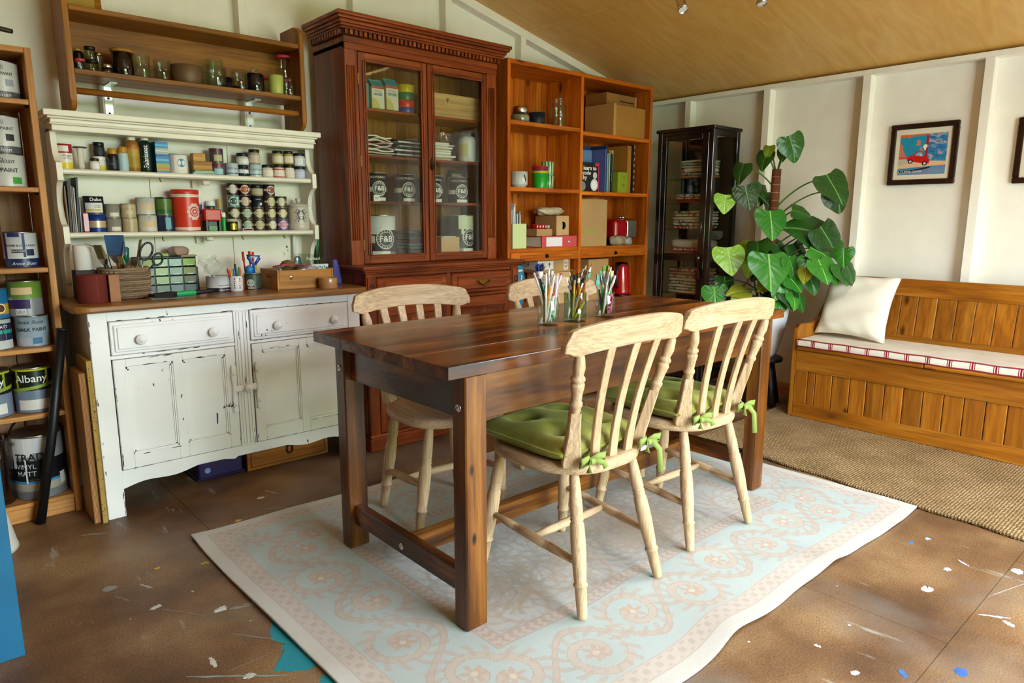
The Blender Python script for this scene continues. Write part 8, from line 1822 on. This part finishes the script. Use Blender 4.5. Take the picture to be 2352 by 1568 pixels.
block('carton', 'plain brown carton in the lower right bay beside the kettle', 'box', 3.40, 3.60, 3.06, 3.28, z, z + .275, CARD, .0015)
kt = thing('kettle', 'tall red electric kettle with black lid and base', 'kettle', (3.830, 3.135, z)); KR2 = P('#b00c16', .18, coat=.6)
MB().lathe([(0, .0), (.072, 0), (.074, .008), (.066, .016), (0, .016)], BLACK, 30).build('power_base', kt); MB().lathe([(0, .016), (.066, .016), (.0665, .03), (.060, .13), (.052, .205), (.048, .222), (0, .224)], KR2, 34).build('body', kt); MB().lathe([(.048, .222), (.046, .230), (.03, .238), (0, .24)], BLACK, 26).build('lid', kt)
MB().tube([(-.050, -.02, .215), (-.085, -.035, .205), (-.098, -.04, .17), (-.090, -.036, .10), (-.064, -.025, .06)], [.009, .010, .009, .009, .008], P('#2c2c2e', .4), 10).build('handle', kt); MB().prism([(.046, .19), (.066, .208), (.064, .214), (.046, .214)], -.014, .014, BLACK).build('spout', kt)

# ---------------------------------------------------------------- folded textiles in the black cabinet
def print_mat(name, base, a, b_, sc=55):
    m, nt, bs = newmat(name); v, _ = objcoord(nt); n = N(nt, 'ShaderNodeTexVoronoi', i_Scale=float(sc)); nt.links.new(v, n.inputs['Vector'])
    sp2 = N(nt, 'ShaderNodeSeparateColor'); nt.links.new(n.outputs['Color'], sp2.inputs[0]); rp = ramp(nt, [(0.0, hx(base)), (.62, hx(base)), (.64, hx(a)), (.82, hx(b_))]); rp.color_ramp.interpolation = 'CONSTANT'; nt.links.new(sp2.outputs[0], rp.inputs[0])
    nt.links.new(rp.outputs[0], bs.inputs['Base Color']); bs.inputs['Roughness'].default_value = .9
    return m
FL1 = print_mat('floral_print', '#d8d2c2', '#4a7a8a', '#b05a4a'); FL2 = print_mat('red_print', '#c8b8a8', '#a82a2c', '#8a1c24', 80); FL3 = print_mat('mono_print', '#cfcabc', '#2a2a2c', '#8a8a80', 90); FL4 = print_mat('rose_print', '#d8cfc0', '#b8604a', '#6a8a5a', 40)
kx, ky = 4.16, 2.775
GC = 'textiles in the black cabinet'
cloth_stack(kx, 2.745, KS[0], [(.020, '#a8682c', 'tan bottom'), (.016, FL3, 'black patterned'), (.032, FL4, 'rosy printed'), (.016, '#c4c8b0', 'pale sage'), (.016, '#a8b098', 'sage'), (.018, '#c8ccb8', 'top pale')], .19, .22, '%s folded cloth on the top glass shelf of the black cabinet', GC)
lathe_thing('glass_dish', 'small cut glass dish on the top cloth in the black cabinet', 'dish', kx - .02, 2.72, KS[0] + .128, [(0, 0), (.03, 0), (.05, .03), (.052, .05), (.049, .05), (.03, .006), (0, .006)], GLASS, 24)
cloth_stack(kx, 2.76, KS[1], [(.022, '#a83a1c', 'rust red'), (.016, FL2, 'red and white print'), (.022, FL3, 'white frilled')], .2, .24, '%s folded cloth on the second glass shelf of the black cabinet', GC)
lump('cloth_hat', 'black cloth hat on the second shelf of the black cabinet', 'hat', kx, 2.74, KS[1] + .066, .08, .08, .07, P('#0e0e12', .9), 2, None)
cloth_stack(kx, 2.765, KS[2], [(.020, FL2, 'rust printed bottom'), (.020, FL4, 'rose printed'), (.020, FL1, 'blue flowered'), (.020, '#d4cebc', 'cream'), (.020, FL1, 'flowered fifth'), (.016, FL3, 'black checked top')], .22, .27, '%s folded cloth on the third glass shelf of the black cabinet', GC)
cloth_stack(kx, 2.765, KS[3], [(.022, '#a85a3c', 'terracotta bottom'), (.022, FL2, 'red herringbone'), (.058, '#c8beb0', 'thick beige')], .22, .27, '%s folded cloth above the middle rail of the black cabinet', GC)
lump('rolled_bag', 'grey bundle in clear plastic seen through the cabinet side', 'bundle', 4.22, 2.64, KS[3] + .105, .05, .05, .06, P('#8c9098', .5, var=.3), 3, None)
cloth_stack(kx, 2.77, KS[4], [(.020, '#d8d2c6', 'white bottom'), (.020, FL4, 'rose edged'), (.018, '#d8d4c4', 'ivory'), (.022, FL3, 'grey chevron'), (.026, '#cfc8ba', 'thick cream'), (.018, FL2, 'red checked'), (.024, '#b49a84', 'brown patterned'), (.020, FL2, 'red top')], .23, .28, '%s folded cloth on the lowest stack of the black cabinet', GC)

# ---------------------------------------------------------------- jars of pens and brushes on the table
def penjar(x, y, r, h, label, tint, rim=True, square=False):
    pr = [(0, 0), (r * .92, 0), (r, .005), (r, h * .80), (r * .90, h * .86), (r * .92, h * .90), (r * .90, h * .93), (r * .93, h * .97), (r * .93, h), (r * .89, h), (r * .87, h * .88), (r * .95, h * .78), (r * .95, .010), (0, .008)] if not square else [(0, 0), (r * .97, 0), (r, .006), (r, h), (r * .95, h), (r * .94, .014), (0, .012)]
    return lathe_thing('glass_jar', label, 'jar', x, y, ZT, pr, tint, 34)
J = [(1.700, 1.716), (1.838, 1.716), (2.010, 1.720)]
penjar(*J[0], .0385, .100, 'clear jam jar of pencils and pens, leftmost on the table', GLASS); penjar(*J[1], .0415, .108, 'greenish straight glass of brushes, middle of three on the table', glass('sea_glass', '#e4f4ec'), square=True); penjar(*J[2], .0375, .096, 'clear jar with green and white brushes, rightmost on the table', GLASS)
hdir = Vector((.747, -.665, 0)); ddir = Vector((.665, .747, 0))
def inj(j, b, t, dz, h_, rb):      # from base offset b to top offset t (screen-like right and depth), height
    c = Vector((J[j][0], J[j][1], ZT))
    return c + hdir * b[0] + ddir * b[1] + Vector((0, 0, rb)), c + hdir * t[0] + ddir * t[1] + Vector((0, 0, h_))
def pencil(j, b, t, h_, col, label, r=.0036, tipc='#d8b48a', end=None, grp=None, n=6):
    A, B = inj(j, b, t, 0, h_, .012); L = (B - A).length; M = axis_to(A, B); M.translation = (0, 0, 0)
    o = MB().lathe([(0, 0), (r * .3, 0), (r, .014), (r, L - .004), (0, L - .004)], P(col, .4), n, M, smooth=False).build('pencil', loc=A); tag(o, label, 'pencil', grp)
    MB().lathe([(r * .98, L - .006), (r * 1.05, L - .005), (r * .9, L), (0, L)], P(end or tipc, .5), n, M).build('end', o)
    return o
def abrush(j, b, t, h_, hc, bc, bl, bw_, label, grp, round_=False, fc=None, hr=.0046):
    A, B = inj(j, b, t, 0, h_, .014)
    return brush('artist_brush', label, A, B, hr, .016, 0, hc, P(bc, .8), bw_ * 1.25, bl * 1.1, .9 if round_ else .3, grp, fc)
G4, G5, G6 = 'pens in the left table jar', 'brushes in the middle table jar', 'brushes in the right table jar'
for k, (b, t, h_, c, e, lab) in enumerate(((( .012, 0), (-.052, .0), .185, '#cfc6c8', '#e8e4e0', 'white pencil leaning farthest left in the left jar'), ((.006, .01), (-.043, .01), .192, '#d8d4d8', '#b8b4b0', 'speckled white pencil second from the left in the left jar'),
    ((.024, -.012), (-.024, -.006), .150, '#1f7a3c', '#123c22', 'green pencil slanting across the front of the left jar'), ((0, .012), (.001, .014), .196, '#e0dce2', '#c8c4cc', 'pale pencil standing upright at the back of the left jar'),
    ((.006, .015), (.013, .018), .190, '#dfe4e4', '#c8d8dc', 'pale blue-white pencil beside the upright one'), ((-.012, .0), (.024, .01), .168, '#e6d2c4', '#d8b8a4', 'pink-beige flat pencil in the left jar'), ((-.02, .004), (.034, .0), .150, '#d6bfd2', '#b890b4', 'lilac speckled pencil leaning right in the left jar'),
    ((-.014, .01), (.046, .004), .182, '#dac6d0', '#a85a70', 'mauve pencil leaning farthest right in the left jar'), ((-.01, -.012), (.006, -.01), .140, '#e6962c', '#d8a84c', 'orange scissor-shaped pen in the left jar'), ((.01, -.01), (-.014, -.012), .120, '#b8c4d8', '#6a8ab4', 'blue-white short pencil in the left jar'), ((.0, -.016), (.018, -.014), .112, '#d8d4c4', '#c8302c', 'short white pencil with red end in the left jar'), ((-.006, .016), (-.012, .02), .178, '#c8c0b8', '#e0dcd8', 'grey-white pencil at the back left in the left jar'))):
    pencil(0, b, t, h_, c, lab, .0044 + .0008 * (k % 3), e, e, G4)
for k in range(7): pencil(0, (.02 * math.cos(k * 2.1), .02 * math.sin(k * 2.1)), (-.030 + .010 * k, .012 * math.cos(k * 1.7)), .150 + .035 * abs(math.sin(k * 2.3)), ('#dcd6dc', '#cfc8c4', '#e4dcd4')[k % 3], 'plain pale pencil among the crowd in the left table jar', .0042, grp=G4)
for k in range(7): abrush(1, (.022 * math.cos(k * 2.1), .022 * math.sin(k * 2.1)), (-.026 + .011 * k, .014 * math.sin(k * 1.9)), .150 + .04 * abs(math.sin(k * 1.3)), ('#a8701c', '#7a4a1c', '#c89a3c')[k % 3], ('#6a4a24', '#c8a868', '#2a2420')[k % 3], .016, .008, 'plain brown-handled brush among the crowd in the middle glass', G5, True)
for k in range(4): abrush(2, (.018 * math.cos(k * 2.1), .018 * math.sin(k * 2.1)), (-.020 + .014 * k, .014 * math.sin(k * 1.9)), .160 + .025 * abs(math.sin(k * 1.3)), ('#d8d2c8', '#28b04c')[k % 2], ('#e4e0d8', '#c8b890')[k % 2], .018, .011, 'plain short brush among the crowd in the right jar', G6, False)
A, B = inj(0, (.004, 0), (-.031, .002), 0, .172, .012)
doll = thing('novelty_pen', 'pen topped by a little white head with blue-black tuft in the left jar', 'pen', A); doll['group'] = G4
MB().tube([A, B], .0035, P('#2a2a3a', .4), 8).build('barrel', doll, world=True)
MB().lathe([(0, -.016), (.010, -.012), (.0135, 0), (.010, .012), (0, .016)], P('#e2d6d2', .5), 18, Matrix.Translation(B + Vector((0, 0, .006)))).build('head', doll, world=True)
q = MB()
for k in range(14): a = k * 2.39; q.tube([B + Vector((.004 * math.cos(a), .004 * math.sin(a), .015)), B + Vector((.014 * math.cos(a), .014 * math.sin(a), .03)), B + Vector((.012 * math.cos(a), .012 * math.sin(a), .046 - .002 * (k % 3)))], [.004, .004, .001], P('#1a1e3c' if k % 3 else '#2a44b8', .7), 5)
q.build('tuft', doll, world=True)
MB().dot(.0138, -160, .0, .003, P('#a82a2c', .5), 10).build('mouth', doll, loc=tuple(B + Vector((0, 0, .006)) - A))
for a in (((.018, .0), (-.034, .002), .160, '#14141a', '#d8dcd0', .026, .010, 'black-handled brush with pale tip leaning left in the middle glass', True), ((-.014, .0), (-.010, .006), .188, '#b8741c', '#8a5a1c', .018, .012, 'ochre flat brush standing left of centre in the middle glass', False), ((-.006, -.006), (-.004, -.004), .165, '#d8b41c', '#c89a1c', .012, .007, 'yellow-handled brush in the middle glass', True), ((-.012, .01), (.002, .012), .168, '#2a2a2c', '#1c1c1e', .016, .008, 'short black-tipped brush in the middle glass', True),
    ((-.016, .006), (.013, .01), .176, '#8a4a1c', '#16161a', .018, .010, 'brown brush with black bristles in the middle glass', False), ((-.018, -.002), (.026, .006), .192, '#b8842c', '#eae6dc', .022, .014, 'brush with wide white tip leaning right in the middle glass', False), ((-.02, .004), (.038, .008), .204, '#c8903c', '#d0a050', .014, .008, 'golden brush highest on the right of the middle glass', True), ((-.014, -.01), (.050, -.002), .178, '#123a28', '#4ab4a0', .014, .012, 'thick dark green brush leaning right in the middle glass', True),
    ((-.008, -.012), (.058, -.004), .212, '#7a3c1c', '#a8622c', .012, .004, 'longest thin brush leaning far right in the middle glass', True), ((.014, .01), (-.022, .012), .180, '#c8c4bc', '#e0d8c8', .014, .006, 'thin pale brush at the back of the middle glass', True)):
    abrush(1, *a[:7], a[7], G5, a[8])
for k, (b, t, h_, c, lab) in enumerate((((-.022, -.012), (.028, -.008), .085, '#d88aa8', 'pink pen lying low in the middle glass'), ((-.016, -.014), (.002, -.012), .088, '#2a4aa0', 'blue pen low in the middle glass'), ((.006, -.014), (.02, -.014), .090, '#c8382c', 'red pen low in the middle glass'), ((.016, -.01), (.016, -.012), .095, '#d8dce0', 'white pen low in the middle glass'), ((-.004, -.018), (.032, -.012), .075, '#c8cc3a', 'lime pen low in the middle glass'))):
    pencil(1, b, t, h_, c, lab, .0042, c, c, G5)
for a in (((-.006, .0), (-.020, .004), .178, '#1fae5c', '#4ac0a0', .022, .013, 'green-handled brush with mint tip, left in the right jar', False, '#1a5fae'), ((-.010, .006), (-.033, .004), .164, '#1c68b8', '#7ab4c8', .020, .010, 'blue brush leaning left in the right jar', True, None), ((.006, -.002), (-.038, -.004), .142, '#3a2418', '#5ac4a8', .018, .012, 'dark brush with turquoise tip leaning left in the right jar', True, None), ((-.004, .008), (-.004, .008), .196, '#c9b8a0', '#5f8a2c', .020, .018, 'wide brush with green tip in the middle of the right jar', False, '#c8c4bc'), ((-.006, .01), (.010, .012), .196, '#c8b088', '#d8b878', .026, .018, 'wide brush with straw bristles in the right jar', False, '#d8d4cc'), ((-.016, -.004), (.014, -.002), .182, '#28b24c', '#dfe2dc', .02, .012, 'green-handled brush with silver ferrule in the right jar', False, None), ((-.004, .012), (.020, .016), .190, '#d8d4cc', '#e6e4e0', .018, .014, 'pale brush with white bristles at the back of the right jar', False, None), ((-.012, -.006), (.034, -.004), .160, '#d8d6d8', '#ece6ea', .026, .024, 'wide white brush leaning right in the right jar', False, '#e0e0e4')):
    abrush(2, *a[:7], a[7], G6, a[8], P(a[9], .4) if a[9] else None)
for k, (b, t, h_, c, lab) in enumerate((((.014, -.012), (.018, -.012), .092, '#c8304c', 'crimson pen low in the right jar'), ((.022, -.004), (.022, -.006), .090, '#e08a98', 'pink pen low in the right jar'), ((.008, -.018), (.026, -.012), .080, '#b81c6a', 'magenta pen low in the right jar'))):
    pencil(2, b, t, h_, c, lab, .0044, c, c, G6)
